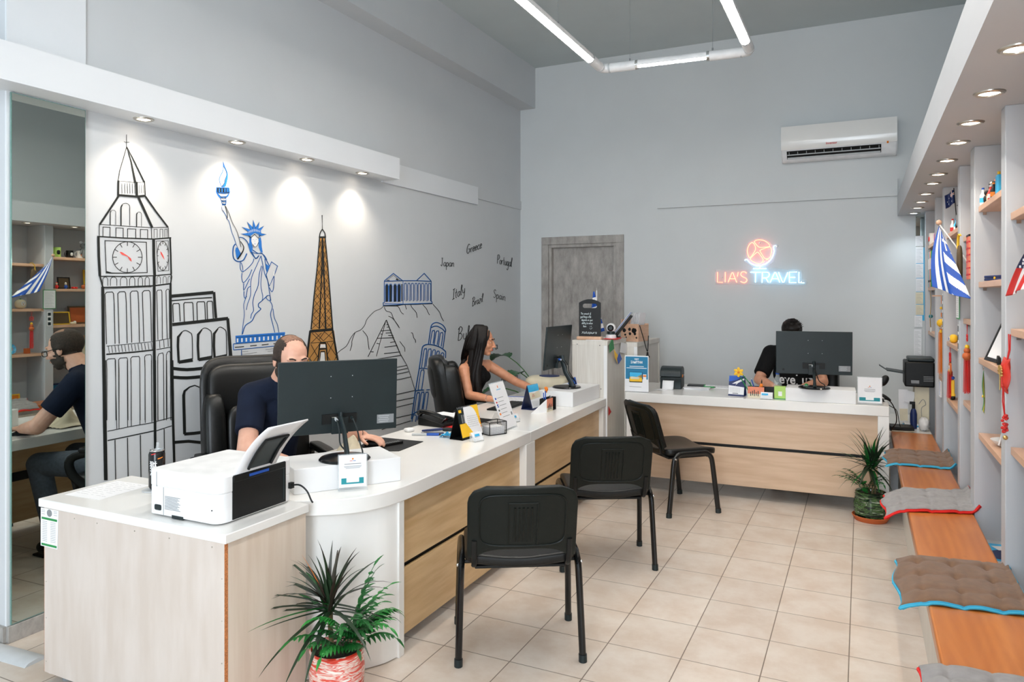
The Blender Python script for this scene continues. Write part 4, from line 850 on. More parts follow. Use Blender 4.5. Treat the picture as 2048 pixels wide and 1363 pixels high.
# ------------------------------------------------------------------ risers and monitors
def riser(label, c, rz, w, d, h, z, hole=True):
    t = thing('monitor_riser', label, 'monitor stand', (c[0], c[1], z), rz, group='white monitor risers')
    M('white_matte').bb(-w/2, w/2, -d/2, d/2, 0, h).build('box', t, bevel=.003)
    if hole: M('black').bb(-.022 if hole is True else hole-.045, .022 if hole is True else hole+.045, -d/2-.001, -d/2+.004, .004, .022).build('cable_slot', t)
    return t
riser('white box riser under the big monitor on the rounded desk', (-2.151, 2.648), math.radians(56), .482, .28, .108, .757, False)
riser('white box riser under the monitor on the woman\'s desk', (-2.115, 5.462), math.radians(88.5), .575, .29, .113, .757, .0)
riser('white box riser under the monitor on the rear desk', (-.285, 6.06), math.radians(2), .49, .24, .100, .80, .0)
def monitor(label, base, z, rz, w, h, zb, fwd=.10, tilt=4, sticker=True, shift=0.0, vga='lightgrey'):
    """local -y is the back; base plate at the origin; panel bottom zb above the base plate"""
    t = thing('monitor', label, 'monitor', (base[0], base[1], z), rz)
    b = M('black_gloss').lathe([(.0, 0), (.112, 0), (.115, .004), (.108, .011), (.06, .016), (0, .018)], n=36, cap=False); b.build('base', t)
    M('dark_grey').tube([(0, -.045, .012), (0, -.035, .05), (0, .01, .12), (0, fwd-.035, zb+.07), (0, fwd-.03, zb+.10)], [.028, .021, .019, .021, .022], 12, sy=.5).build('stand_neck', t)
    R = Rx(math.radians(tilt)); c = Vector((shift, fwd, zb+h/2))
    def loc(x, y, zz): return c+R @ Vector((x, y, zz))
    p = MB().use('dark_grey'); p.box(c, (w, .014, h), R); pn = p.build('panel', t, bevel=.003)
    M('black_gloss').box(c+R @ Vector((0, .0075, .004)), (w-.01, .002, h-.02), R).build('screen', pn)
    M('black').box(c+R @ Vector((-shift, -.010, -h*.30)), (.16, .010, .045), R).build('port_recess', pn)
    M('dark_grey').box(c+R @ Vector((-shift, -.016, -h*.39)), (.075, .022, .075), R).build('mount_block', pn)
    M('steel').box(c+R @ Vector((-shift-.02, -.017, -h*.285)), (.034, .006, .010), R).build('video_port', pn)
    for sx in (-1, 1):
        for sz in (0, 1): M('lightgrey').cyl(loc(sx*.05-shift+.01, -.0065, h*.02+.1*sz-.01), loc(sx*.05-shift+.01, -.0085, h*.02+.1*sz-.01), .0022, n=8).build('screw', pn)
    M('black').cyl(loc(-w*.40, -.0065, -h*.40), loc(-w*.40, -.0095, -h*.40), .009, n=16).build('lock_hole', pn)
    if sticker:
        s = M('grey').box(c+R @ Vector((w*.40, -.0076, -h*.35)), (.082, .001, .042), R); st = s.build('rating_label', pn, smooth=False)
        q = M('lightgrey')
        for k in range(4): q.box(c+R @ Vector((w*.40-.008, -.0082, -h*.35+.014-.009*k)), (.052-.008*(k % 2), .0006, .0022), R)
        q.build('label_print', st, smooth=False)
    return t, loc
mon1, l1 = monitor('large black monitor on the rounded desk, seen from behind', (-2.105, 2.625), .865, math.radians(51.7), .552, .338, .10, .115, 3)
mon2, l2 = monitor('black monitor on the woman\'s desk, angled away', (-2.13, 5.43), .871, math.radians(91), .552, .338, .155, .075, 5, False)
mon3, l3 = monitor('black monitor on the rear desk hiding the man in the black t-shirt', (-.325, 5.985), .901, math.radians(8), .545, .330, .10, .05, 2)
def cable(name, label, pts, r=.003, m='black', parent=None, k=5):
    o = M(m).tube(smoothpts(pts, k), r, 7).build(name, parent)
    if parent is None: tag(o, label, 'cable')
    return o
# cables plugged in the monitors, parts of them
def moncables(t, loc, w, h, pl):
    for i, (x, m, endx) in enumerate(pl):
        a = loc(x, -.018, -h*.29)
        cable('monitor_cable', None, [a, a+Vector((0, -.03, -.005)), a+Vector((endx*.3, -.06, -.05)), a+Vector((endx*.6, -.065, -.11)), Vector((endx+x*.5, -.055, .035)), Vector((endx+x*.4, -.02, .012)), Vector((endx*.4, .03, .008))], .0035, m, t)
        M('lightgrey' if i == 0 else m).tube([a+Vector((0, .004, 0)), a+Vector((0, -.03, -.004))], .007, 8).build('cable_plug', t)
moncables(mon1, l1, .552, .338, ((-.02, 'dark_grey', .015), (.055, 'dark_grey', .04)))
moncables(mon2, l2, .552, .338, ((-.02, 'black', .07), (.03, 'black', .05)))
moncables(mon3, l3, .545, .330, ((-.01, 'black', .07),))
M('blue').box(l2(-.01, -.024, -.338*.29), (.05, .03, .014), Rx(0)).build('cable_plug', mon2, bevel=.003)
# ------------------------------------------------------------------ printer on the side cabinet
def printer():
    x0, x1, y0, y1, z0, H = -2.474, -2.105, 1.912, 2.30, .762, .180
    t = thing('printer', 'white inkjet printer with rear paper tray on the maple cabinet', 'printer', ((x0+x1)/2, (y0+y1)/2, z0)); hx, hy = (x1-x0)/2, (y1-y0)/2
    def rr(X, Y, r, inset=0, n=5):
        X -= inset; Y -= inset; o = []
        for cx, cy, a0 in ((X-r, -Y+r, -90), (X-r, Y-r, 0), (-X+r*.4, Y-r*.4, 90), (-X+r*.4, -Y+r*.4, 180)):
            rad = r if cx > 0 else r*.4
            for k in range(n+1): a = math.radians(a0+90*k/n); o.append((cx+rad*math.cos(a), cy+rad*math.sin(a)))
        return o
    M('white').prism([(x, y, .004) for x, y in rr(hx, hy, .045)], (0, 0, H*.60)).build('body', t, bevel=.003, ang=25)
    m = M('white'); a = rr(hx+.001, hy+.001, .045); zt = H
    m.prism([(x, y, H*.62) for x, y in a], (0, 0, H*.36)); lid = m.build('scanner_lid', t, bevel=.006, seg=3, ang=25)
    M('black').prism([(x, y, H*.60) for x, y in rr(hx, hy, .045, .003)], (0, 0, H*.022)).build('seam', t)
    # recessed rear panel (faces +x)
    M('black').bb(hx-.004, hx+.0035, -hy+.062, hy-.05, .008, H-.012).build('rear_panel', t, bevel=.002)
    M('black').bb(hx-.03, hx+.006, -hy+.064, hy-.052, H-.035, H-.008).build('feed_slot', t, bevel=.004)
    M('blue').bb(hx+.004, hx+.008, -hy+.14, -hy+.24, H-.026, H-.016).build('tray_hinge', t)
    M('black').cyl((hx+.003, hy-.09, .11), (hx+.0045, hy-.09, .11), .004, n=10).build('screw_hole', t)
    M('dark_grey').bb(hx+.0032, hx+.0045, hy-.068, hy-.060, .02, H-.03).build('panel_groove', t)
    # end face details (faces -y)
    f = -hy-.0008
    M('grey').bb(-hx+.078, -hx+.0795, f-.0004, f+.001, .006, H*.62).build('side_groove', t)
    g = M('dark_grey'); sell(g, (-hx+.048, f, .032), (.019, .0016, .011), .4, .5, None, 20, 8); g.build('side_button', t)
    M('dark_grey').bb(-hx+.125, -hx+.185, f-.001, f+.01, .0, .012).build('grip_recess', t)
    p = M('grey')
    for k in range(11): p.bb(-hx+.086, -hx+.170-(k*37 % 5)*.004, f-.0005, f+.0002, .030+k*.0048, .0317+k*.0048)
    p.build('printed_text', t, smooth=False)
    M('grey').bb(-hx+.04, -hx+.043, f-.0006, f+.001, H*.62, H*.93).build('lid_groove', t)
    M('black').cyl((hx-.035, f+.001, .055), (hx-.035, f-.0008, .055), .0025, n=8).build('screw', t)
    # paper stack and support
    def pap(off):
        def fn(u, v):
            y = -.105+.21*u; s = v*.285; ang = math.radians(52)-v*v*.55; 
            x = 0; z = 0; n = 12
            for i in range(int(n)):
                vv = v*i/n; an = math.radians(66)-vv*.62; x += math.cos(an)*s/n; z += math.sin(an)*s/n
            return (hx-.018+x+off, y-.012+.02*v*0, H-.035+z)
        return fn
    q = M('paper').grid(pap(0), 6, 14).build('paper_stack', t, solid=.006)
    sp = MB().use('dark_grey')
    def sup(u, v):
        p0 = pap(.010)(.22+.55*u, .16+.52*v); return p0
    sp.grid(sup, 4, 6); s_ = sp.build('paper_support', t, solid=.006, bevel=.002)
    fr = M('black'); e = [pap(.016)(a, b) for a, b in ((.22, .16), (.22, .42), (.22, .68), (.5, .68), (.77, .68), (.77, .42), (.77, .16))]; fr.tube(e, .0055, 6); fr.build('support_rim', s_)
    M('black').bb(hx-.004, hx+.012, hy-.032, hy-.012, .055, .078).build('power_socket', t)
    return t
prn = printer()
cable('power_cable', 'thin black cable hanging from the white printer behind the desk', [(-2.095, 2.278, .83), (-2.06, 2.285, .832), (-2.03, 2.292, .81), (-2.012, 2.296, .775), (-2.005, 2.299, .764)], .0035)
# ------------------------------------------------------------------ small things on the cabinet and desks
def can():
    t = thing('drinks_can', 'tall black energy drink can with a clear straw', 'can', (-2.755, 2.165, .7665))
    z = .0
    M('black_gloss').lathe([(.024, .0), (.029, .006), (.033, .014), (.033, .150), (.031, .158), (.028, .164)], n=32, cap=True).build('can_body', t)
    M('chrome').lathe([(.0285, .164), (.030, .1655), (.030, .169), (.0275, .1695), (.026, .166), (0, .165)], n=32, cap=False).build('lid', t)
    M('glass').cyl((0, .0, .166), (.003, .003, .20), .006, n=12).build('straw', t)
    vd = Vector((2.755, -2.165, 0)).normalized()
    def wrap(name, body, size, zc, ac, m, bold=0, sx=1):
        vs_, fs = text_geo(body, size, bold=bold, sx=sx)
        b0 = math.atan2(vd.y, vd.x)+ac; r = .0334
        M(m).add([(r*math.cos(b0+v.x/r), r*math.sin(b0+v.x/r), zc+v.y) for v in vs_], fs).build(name, t, smooth=False)
    wrap('character_print', '獄', .034, .108, -.45, 'white', .0005); wrap('character_print', '源', .034, .078, -.42, 'white', .0005)
    wrap('orange_print', 'DRINK', .009, .048, -.12, 'yellow', .0004)
    def band(a0, a1, z0_, z1_, m, nm):
        b0 = math.atan2(vd.y, vd.x); r = .0334; vs_ = []
        for k in range(9): a = b0+a0+(a1-a0)*k/8; vs_ += [(r*math.cos(a), r*math.sin(a), z0_+.0006*k), (r*math.cos(a), r*math.sin(a), z1_+.0006*k)]
        M(m).add(vs_, [(2*k, 2*k+2, 2*k+3, 2*k+1) for k in range(8)]).build(nm, t, smooth=False)
    band(.1, .75, .133, .137, 'orange', 'orange_band'); band(-.7, -.15, .152, .156, 'red', 'red_band')
    c = M('lightgrey').lathe([(0, 0), (.042, 0), (.043, .002), (.042, .004), (0, .004)], n=30, cap=False); c.v = [(x+t.location.x-.012, y+t.location.y-.012, zz+.761) for x, y, zz in c.v]
    tag(c.build('coaster'), 'small round patterned coaster under the black drinks can', 'coaster')
can()
def sheet(name, label, cat, c, rz, w, d, z, m='paper', th=.0006, lines=0, group=None, lm='grey', seed=1):
    t = thing(name, label, cat, (c[0], c[1], z), rz, group)
    M(m).bb(-w/2, w/2, -d/2, d/2, 0, th).build('sheet', t, smooth=False)
    if lines:
        rn = random.Random(seed); q = M(lm)
        for k in range(lines):
            y = d/2-.02-(d-.04)*k/lines; x = -w/2+.015
            while x < w/2-.03:
                l = rn.uniform(.01, .05); 
                if x+l > w/2-.012: break
                q.bb(x, x+l, y, y+.0012, th, th+.0002); x += l+rn.uniform(.004, .02)
        q.build('printed_lines', t, smooth=False)
    return t
sheet('printed_form', 'printed white form lying on the maple cabinet beside the can', 'paper', (-2.945, 2.075), math.radians(3), .21, .25, .7604, lines=9, seed=3)
def info_stand(label, c, rz, z, w=.118, h=.152, title=True):
    t = thing('acrylic_sign_holder', label, 'sign holder', (c[0], c[1], z), rz, group='acrylic sign holders with a white card')
    g = M('glass').bb(-w/2-.004, w/2+.004, -.002, .002, 0, h+.004); g.bb(-w/2-.004, w/2+.004, -.028, .026, 0, .002); g.build('holder', t, smooth=False)
    c_ = M('paper').bb(-w/2, w/2, -.0035, -.0022, .012, h); cd = c_.build('card', t, smooth=False)
    y = -.004
    M('teal').bb(-w/2+.010, w/2-.012, y-.0002, y+.0003, .026, .052).build('teal_band', cd, smooth=False)
    M('white').bb(-.027, .027, y-.0006, y, .033, .085).build('blank_square', cd, smooth=False)
    q = M('grey')
    for k, (a, zz) in enumerate(((.036, .112), (.038, .103), (.036, .0985), (.030, .094))): q.bb(-a, a, y-.0002, y+.0002, zz, zz+(.0025 if k == 0 else .0014))
    q.build('printed_lines', cd, smooth=False)
    q = M('orange'); q.cyl((0, y-.0002, .135), (0, y+.0002, .135), .004, n=12); q.build('emblem', cd, smooth=False)
    M('red').bb(-.013, -.001, y-.0002, y+.0002, .1255, .1275).build('brand_print', cd, smooth=False); M('blue').bb(.001, .013, y-.0002, y+.0002, .1255, .1275).build('brand_print', cd, smooth=False)
    return t
info_stand('acrylic holder with a white card in front of the large monitor', (-2.003, 2.552), math.radians(43), .757)
info_stand('acrylic holder with a white card at the right end of the rear desk', (.055, 5.99), math.radians(3), .80, .16, .20)
tag(M('black').prism([(-2.29, 3.565, .7575), (-2.268, 3.29, .7575), (-2.52, 3.16, .7575), (-2.60, 3.56, .7575)], (0, 0, .003)).build('mouse_pad', bevel=.001), 'black mouse pad under the hand of the man in the navy t-shirt', 'mouse pad')
def mouse(label, c, rz, z):
    t = thing('computer_mouse', label, 'mouse', (c[0], c[1], z), rz)
    m = M('black'); sell(m, (0, 0, .012), (.030, .052, .021), .8, .8, None, 20, 10); m.v = [(x, y, max(0, zz)) for x, y, zz in m.v]; m.build('mouse_body', t)
    M('grey').cyl((-.004, .03, .030), (.004, .03, .030), .006, n=12).build('scroll_wheel', t)
mouse('black mouse under the hand of the man in the navy t-shirt', (-2.475, 3.335), math.radians(-60), .7607)
def gadget(name, label, cat, c, rz, z, s, m, bev=.003, part='case'):
    t = thing(name, label, cat, (c[0], c[1], z), rz); M(m).bb(-s[0]/2, s[0]/2, -s[1]/2, s[1]/2, 0, s[2]).build(part, t, bevel=bev); return t
rt = gadget('remote_control', 'small black remote lying at the edge of the mouse pad', 'remote', (-2.40, 3.40), math.radians(72), .7607, (.15, .032, .014), 'black')
bq_ = M('grey')
for i in range(7): bq_.bb(-.062+.018*i, -.052+.018*i, -.010, -.003, .0138, .0148); bq_.bb(-.062+.018*i, -.052+.018*i, .003, .010, .0138, .0148)
bq_.build('key_row', rt)
# objects between the monitor and the desk calendar
gadget('earphone_case', 'small white earphone case left of the blue stapler', 'case', (-2.545, 3.80), 1.2, .7575, (.055, .05, .022), 'white', .009)
def stapler():
    t = thing('stapler', 'blue stapler lying behind the blue and silver pen', 'stapler', (-2.375, 3.80, .7575), math.radians(28))
    M('navy').bb(-.07, .07, -.010, .010, 0, .007).build('base', t, bevel=.002); M('navy').box((0, 0, .024), (.13, .016, .012), Ry(math.radians(-5))).build('arm', t, bevel=.004); M('steel').box((.005, 0, .015), (.115, .011, .005), Ry(math.radians(-4))).build('magazine', t)
    t = thing('correction_pen', 'blue and silver pen in front of the stapler', 'pen', (-2.375, 3.735, .7575), math.radians(26))
    M('lightgrey').bb(-.09, .0, -.008, .008, 0, .014).build('barrel', t, bevel=.003); M('blue').bb(0.0, .075, -.008, .008, 0, .014).build('cap', t, bevel=.003); M('black').bb(.075, .085, -.006, .006, .002, .012).build('tip', t)
stapler()
def keys():
    t = thing('bunch_of_keys', 'bunch of keys and coins behind the stapler', 'keys', (-2.41, 3.90, .7575))
    rn = random.Random(4); ring = [(.02*math.cos(a), .02*math.sin(a), .004) for a in (2*PI*k/16 for k in range(16))]; M('steel').tube(ring, .0015, 6, True).build('ring', t)
    for k in range(6):
        a = rn.uniform(-.9, .9); R = Rz(a); m = M('steel'); m.box(R @ Vector((.03, 0, .003+.002*k)), (.03, .006, .002), R); m.cyl(R @ Vector((.012, 0, .003+.002*k)), R @ Vector((.012, 0, .005+.002*k)), .009, n=10); m.build('key', t)
    m = M('dark_grey'); sell(m, (.07, .02, .01), (.035, .022, .010), .6, .6); m.build('key_pouch', t)
keys()
def cloth():
    def f(u, v): x = u*.085-.04; y = v*.06-.03; return (-2.235+x, 3.745+y, .7585+.038*math.exp(-((x-.015)/.018)**2)*(.6+.4*math.cos(v*5))+.018*math.exp(-((x+.02)/.012)**2)+.002*math.sin(v*14))
    tag(M('skyblue').grid(f, 22, 12).build('cleaning_cloth', solid=.0015), 'crumpled sky blue cloth behind the yellow desk calendar', 'cloth')
cloth()
def desk_phone():
    t = thing('desk_telephone', 'black desk telephone with papers on it beside the woman', 'telephone', (-2.50, 4.10, .7575), math.radians(84))
    M('black').prism([(-.10, -.10, 0), (-.10, .11, 0), (-.10, .11, .062), (-.10, -.10, .022)], (.20, 0, 0)).build('phone_base', t, bevel=.006)
    m = M('black_gloss'); m.tube(smoothpts([(-.085, -.10, .045), (-.085, -.07, .066), (-.085, 0, .082), (-.085, .08, .088), (-.085, .11, .074)], 4), [.022]*2+[.018]*2+[.015]*9+[.018]*2+[.022]*2, 10); m.build('handset', t)
    q = M('dark_grey')
    for i in range(3):
        for j in range(4): z = .022+(.062-.022)*((j*.03-.07+.10)/.21); q.box((.0+i*.026, -.07+j*.028, z+.003), (.017, .014, .006), Rx(.19))
    q.build('keypad', t)
    M('red').bb(-.14, .14, -.15, -.09, 0, .003).build('red_folder_edge', t)
    sheet('leaflet', 'folded white leaflet lying on the black desk telephone', 'paper', (-2.46, 4.13), 1.3, .10, .19, .824, lines=5)
    sheet('leaflet', 'white paper on the desk behind the yellow calendar', 'paper', (-2.33, 3.98), 1.1, .14, .10, .7576, lines=4)
desk_phone()
gadget('tablet', 'black tablet lying flat on the desk in front of the woman', 'tablet', (-2.36, 4.27), math.radians(85), .7575, (.26, .17, .008), 'black', .003)
def tent(label, c, rz, z, w, h, d, face, end, art):
    """desk calendar: ridge along local x, page towards local -y"""
    t = thing('desk_calendar', label, 'calendar', (c[0], c[1], z), rz, group='standing desk calendars')
    e = .0015; m = M(end)
    m.prism([(-w/2, -d/2, 0), (-w/2, -d/2+.003, 0), (-w/2, .0015, h), (-w/2, -.0015, h)], (w, 0, 0)); m.prism([(-w/2, d/2-.003, 0), (-w/2, d/2, 0), (-w/2, .0015, h), (-w/2, -.0015, h)], (w, 0, 0)); m.prism([(-w/2, -d/2, 0), (-w/2, d/2, 0), (-w/2, d/2, .002), (-w/2, -d/2, .002)], (w, 0, 0))
    m.build('stand', t, smooth=False)
    def P3(a, b, k=1): return (-w/2+w*a, -d/2*(1-b)-.0015-.0006*k, h*b)
    pg = M(face).prism([P3(.01, .08), P3(.99, .08), P3(.99, .99), P3(.01, .99)], (0, -.0006, 0)).build('page', t, smooth=False)
    for i, (mm, poly) in enumerate(art): M(mm).prism([P3(a, b, 2+i*.4) for a, b in poly], (0, -.0002, 0)).build('page_print', pg, smooth=False)
    q = M('lightgrey')
    for k in range(14): x = -w/2+w*(k+.5)/14; q.tube([(x, -.005, h-.007), (x, 0, h+.004), (x, .005, h-.007)], .0007, 5)
    q.build('wire_binding', t)
    return t
def gridart(a0, a1, b0, b1, m='grey', nx=7, ny=6, s=.35):
    return [(m, [(a0+(a1-a0)*i/nx, b0+(b1-b0)*j/ny), (a0+(a1-a0)*(i+s)/nx, b0+(b1-b0)*j/ny), (a0+(a1-a0)*(i+s)/nx, b0+(b1-b0)*(j+s)/ny), (a0+(a1-a0)*i/nx, b0+(b1-b0)*(j+s)/ny)]) for i in range(nx) for j in range(ny)]
def join_art(t):
    pg = [c for c in t.children if c.name.startswith('page')][0]; ch = list(pg.children); by = {}
    for c in ch: by.setdefault(c.data.materials[0].name, []).append(c)
    for k, L in by.items():
        if len(L) < 2: continue
        v = []; f = []
        for c in L:
            n = len(v); v += [tuple(x.co) for x in c.data.vertices]; f += [tuple(i+n for i in p.vertices) for p in c.data.polygons]; bpy.data.objects.remove(c)
        me = bpy.data.meshes.new('page_print'); me.from_pydata(v, [], f); me.materials.append(bpy.data.materials[k]); o = bpy.data.objects.new('page_print', me); COL.objects.link(o); o.parent = pg
arcp = [(.30+.0*k, 0) for k in range(0)]
yel = [(1.0, 1.0), (.62, 1.0)]+[(.62+.30*math.sin(k*PI/16), .98-.55*(1-math.cos(k*PI/16))) for k in range(1, 9)]+[(1.0, .30)]
c1 = tent('yellow, grey and white desk calendar on the front desk', (-2.135, 3.80), math.radians(84), .757, .21, .185, .095, 'paper', 'black',
          [('dark_grey', [(.0, .50), (.27, .50), (.30, .99), (.0, .99)]), ('yellow', [(.0, .08), (.62, .08), (.45, .30), (.30, .50), (.0, .50)]), ('yellow', yel),
           ('yellow', [(.05, .84), (.18, .84), (.18, .93), (.05, .93)])]+gridart(.40, .84, .36, .74)+gridart(.06, .22, .54, .80, 'grey', 2, 7, .7)+[('orange', [(.87, .30+.1*k), (.92, .30+.1*k), (.92, .34+.1*k), (.87, .34+.1*k)]) for k in range(4)]); join_art(c1)
c2 = tent('blue desk calendar with a sandy picture on the woman\'s desk', (-2.235, 4.985), math.radians(85), .757, .16, .18, .10, 'paper', 'navy',
          [('skyblue', [(0, .72), (1, .72), (1, 1), (0, 1)]), ('cream', [(0, .42), (1, .45), (1, .74), (.5, .66), (0, .72)]), ('shelf_wood', [(.2, .5), (.5, .52), (.4, .64), (.25, .62)])]+gridart(.12, .9, .16, .36)); join_art(c2)
c3 = tent('blue desk calendar with a white ship on the rear desk', (-.905, 6.075), math.radians(-6), .80, .125, .158, .085, 'paper', 'navy',
          [('navy', [(0, .52), (1, .45), (1, 1), (0, 1)]), ('blue', [(0, .7), (.5, .8), (.9, 1), (0, 1)]), ('white', [(.2, .60), (.45, .72), (.95, .90), (.98, .82), (.6, .66), (.42, .52), (.5, .62)])]+gridart(.12, .8, .20, .46)+[('grey', [(.3, .12), (.65, .12), (.65, .16), (.3, .16)])]); join_art(c3)
def card_box(label, c, rz, z, w=.075, m='skyblue', d=.045, hh=.055):
    t = thing('card_holder', label, 'card holder', (c[0], c[1], z), rz, group='clear holders of visiting cards')
    g = M('glass'); g.prism([(-w/2, -d/2, 0), (-w/2, d/2, 0), (-w/2, d/2, hh), (-w/2, -d/2, hh*.35)], (.0015, 0, 0)); g.prism([(w/2-.0015, -d/2, 0), (w/2-.0015, d/2, 0), (w/2-.0015, d/2, hh), (w/2-.0015, -d/2, hh*.35)], (.0015, 0, 0)); g.bb(-w/2, w/2, -d/2, d/2, 0, .002); g.bb(-w/2, w/2, -d/2, -d/2+.0015, 0, hh*.5); g.build('holder', t, smooth=False)
    R = Rx(math.radians(-25))
    for k in range(4): b = M('paper').box((0, -d/2+.012+.005*k, .030), (w-.008, .0035, .05), R).build('card_stack', t, smooth=False)
    q = M(m).box((-.012, -d/2+.0088, .040), (w*.5, .0008, .014), R); q.build('card_print', t, smooth=False)
    return t
card_box('clear card holder in front of the yellow desk calendar', (-2.018, 3.715), math.radians(75), .757)
card_box('clear card holder behind the tall information sheet', (-2.10, 4.385), math.radians(80), .757, .085)
card_box('clear card holder in front of the orange pen holder on the rear desk', (-.665, 5.945), math.radians(2), .80, .095)
def mesh_box():
    t = thing('memo_holder', 'black wire mesh memo box filled with white note cards', 'memo box', (-2.035, 3.962, .7575), math.radians(62))
    w, d, h = .125, .095, .078; m = M('black')
    cs = [(-w/2, -d/2), (w/2, -d/2), (w/2, d/2), (-w/2, d/2)]
    for i in range(4):
        a, b = cs[i], cs[(i+1) % 4]; m.tube([(*a, 0.002), (*a, h)], .0028, 6)
        for z in (.003, h): m.tube([(*a, z), (*b, z)], .0028, 6)
    m.build('frame', t)
    q = M('black')
    for i in range(4):
        a, b = Vector(cs[i]), Vector(cs[(i+1) % 4])
        for k in range(1, 24): p = a+(b-a)*k/24; q.tube([(p.x, p.y, .003), (p.x, p.y, h)], .00035, 3)
        for k in range(1, 14): q.tube([(a.x, a.y, h*k/14), (b.x, b.y, h*k/14)], .00035, 3)
    q.build('mesh_wall', t, smooth=False)
    s = M('paper')
    for k in range(5): s.box((0, 0, .006+.0095*k), (w-.02, d-.018, .009), Rz(.02*(k % 3-1)))
    s.build('note_cards', t, smooth=False)
mesh_box()
def a4_stand():
    t = thing('acrylic_sheet_stand', 'tall leaning information sheet in a clear stand on the front desk', 'sign holder', (-2.005, 4.145, .757), math.radians(92))
    R = Rx(math.radians(-20)); h = .315
    p = R @ Vector((0, 0, h/2))
    M('glass').box(p+R @ Vector((0, .002, 0)), (.216, .002, h), R).bb(-.108, .108, 0, .12, 0, .002).build('stand', t, smooth=False)
    M('glass').box((0, .095, .06), (.21, .002, .12), Rx(math.radians(30))).build('back_support', t, smooth=False)
    sh = M('paper').box(p+R @ Vector((0, -.0006, .003)), (.21, .0012, .297), R).build('sheet', t, smooth=False)
    def pr(m, nm, L):
        q = M(m)
        for x0, x1, z0, z1 in L: q.box(R @ Vector(((x0+x1)/2, -.0016, (z0+z1)/2)), (x1-x0, .0005, z1-z0), R)
        q.build(nm, sh, smooth=False)
    pr('grey', 'printed_lines', [(-.055, .045-.01*(k % 3), .235-.0245*k, .238-.0245*k) for k in range(1, 7)]+[(.07, .088, .085, .105)])
    pr('skyblue', 'heading', [(-.03, .03, .262, .266)]); pr('blue', 'picture', [(-.09, -.07, .205, .217), (-.09, -.07, .165, .175), (-.088, -.068, .155, .162)]); pr('red', 'picture', [(-.09, -.072, .182, .192)]); pr('dark_grey', 'picture', [(-.09, -.072, .130, .140)]); pr('orange', 'picture', [(-.09, -.07, .105, .118), (-.006, .004, .275, .29)])
a4_stand()
def pen_holder(label, c, rz, z, pens, w=.17, h=.095):
    t = thing('pen_holder', label, 'pen holder', (c[0], c[1], z), rz)
    M('black').bb(-w/2, w/2, .0, .055, 0, .004).bb(-w/2, w/2, .052, .055, 0, h).bb(-w/2, -w/2+.003, 0, .055, 0, h).bb(w/2-.003, w/2, 0, .055, 0, h).bb(w*.12, w*.12+.003, 0, .055, 0, h).build('tray', t)
    f = M('orange' if 0 else 'salmon').bb(-w/2, w*.12, -.003, .0, .03, h).build('picture_panel', t, smooth=False)
    M('cream').bb(-w/2, w*.12, -.0035, .0, .0, .03).build('picture_panel_base', f, smooth=False)
    q = M('dark_grey'); 
    for k in range(5): q.bb(-w/2+.02+k*.014, -w/2+.026+k*.014, -.0042, -.003, .012+.004*(k % 2), .045+.008*(k % 3))
    q.build('pillar_print', f, smooth=False)
    for i, (x, y, m, l, ax, ay) in enumerate(pens):
        d_ = Vector((math.sin(ax), math.sin(ay), 1)).normalized(); p0 = Vector((x, y, .006)); p_ = M(m).cyl(p0, p0+d_*l, .0042, n=8).build('pen', t); M('white' if i % 2 else 'black').cyl(p0+d_*l, p0+d_*(l+.012), .003, .0015, n=8).build('pen_tip', p_)
    return t
mat('salmon', (226, 136, 104), 0.5)
ph = pen_holder('angular pen holder with a red bridge picture and blue pens', (-2.062, 4.945), math.radians(88), .757, [(-.03, .03, 'blue', .14, .25, .15), (-.045, .035, 'blue', .13, .10, .1), (.04, .03, 'lightgrey', .09, .0, .0), (.06, .03, 'white', .08, .0, .0)])
M('white').prism([(-.085, -.003, 0), (-.085, -.003, .095), (-.21, -.003+.07, 0)], (0, .002, 0)).build('side_wing', ph)
m = M('orange'); sell(m, (.012, .045, .155), (.014, .012, .016), .9, .9); sell(m, (.002, .045, .165), (.012, .012, .010), .9, .9); sell(m, (.016, .05, .14), (.009, .01, .012), .9, .9); m.build('pen_topper', ph)
ph3 = pen_holder('salmon pen holder with pens and a yellow flower on the rear desk', (-.715, 6.01), math.radians(1), .80, [(-.075, .03, 'green', .17, -.62, .0), (-.03, .03, 'blue', .14, -.35, .0), (.0, .03, 'black', .125, .02, .0), (-.045, .035, 'black', .12, -.42, .0)], .20, .085)
def flower():
    t = thing('artificial_flower', 'yellow artificial flower on a green stem beside the ship calendar', 'flower', (-.79, 6.04, .80))
    M('leafgreen' if 'leafgreen' in MATS else 'green').tube(smoothpts([(.03, 0, .03), (-.01, 0, .10), (-.06, -.01, .165), (-.085, -.02, .19)], 4), .0035, 6).build('stem', t)
    c = Vector((-.095, -.035, .195))
    for k in range(6):
        a = 2*PI*k/6; m = M('yellow'); R = Ry(a) ; sell(m, c+R @ Vector((0, 0, .020)), (.012, .006, .020), .9, .9, R, 12, 8); m.build('petal', t)
    M('orange').sphere(c+Vector((0, -.007, 0)), .009, 10, 8).build('flower_centre', t)
flower()
m = M('orange'); sell(m, (.0, .02, .095), (.013, .012, .016), .9, .9); sell(m, (-.008, .02, .082), (.010, .010, .008), .9, .9); m.build('pen_topper', ph3)
mat('lime', (176, 214, 110), 0.5)
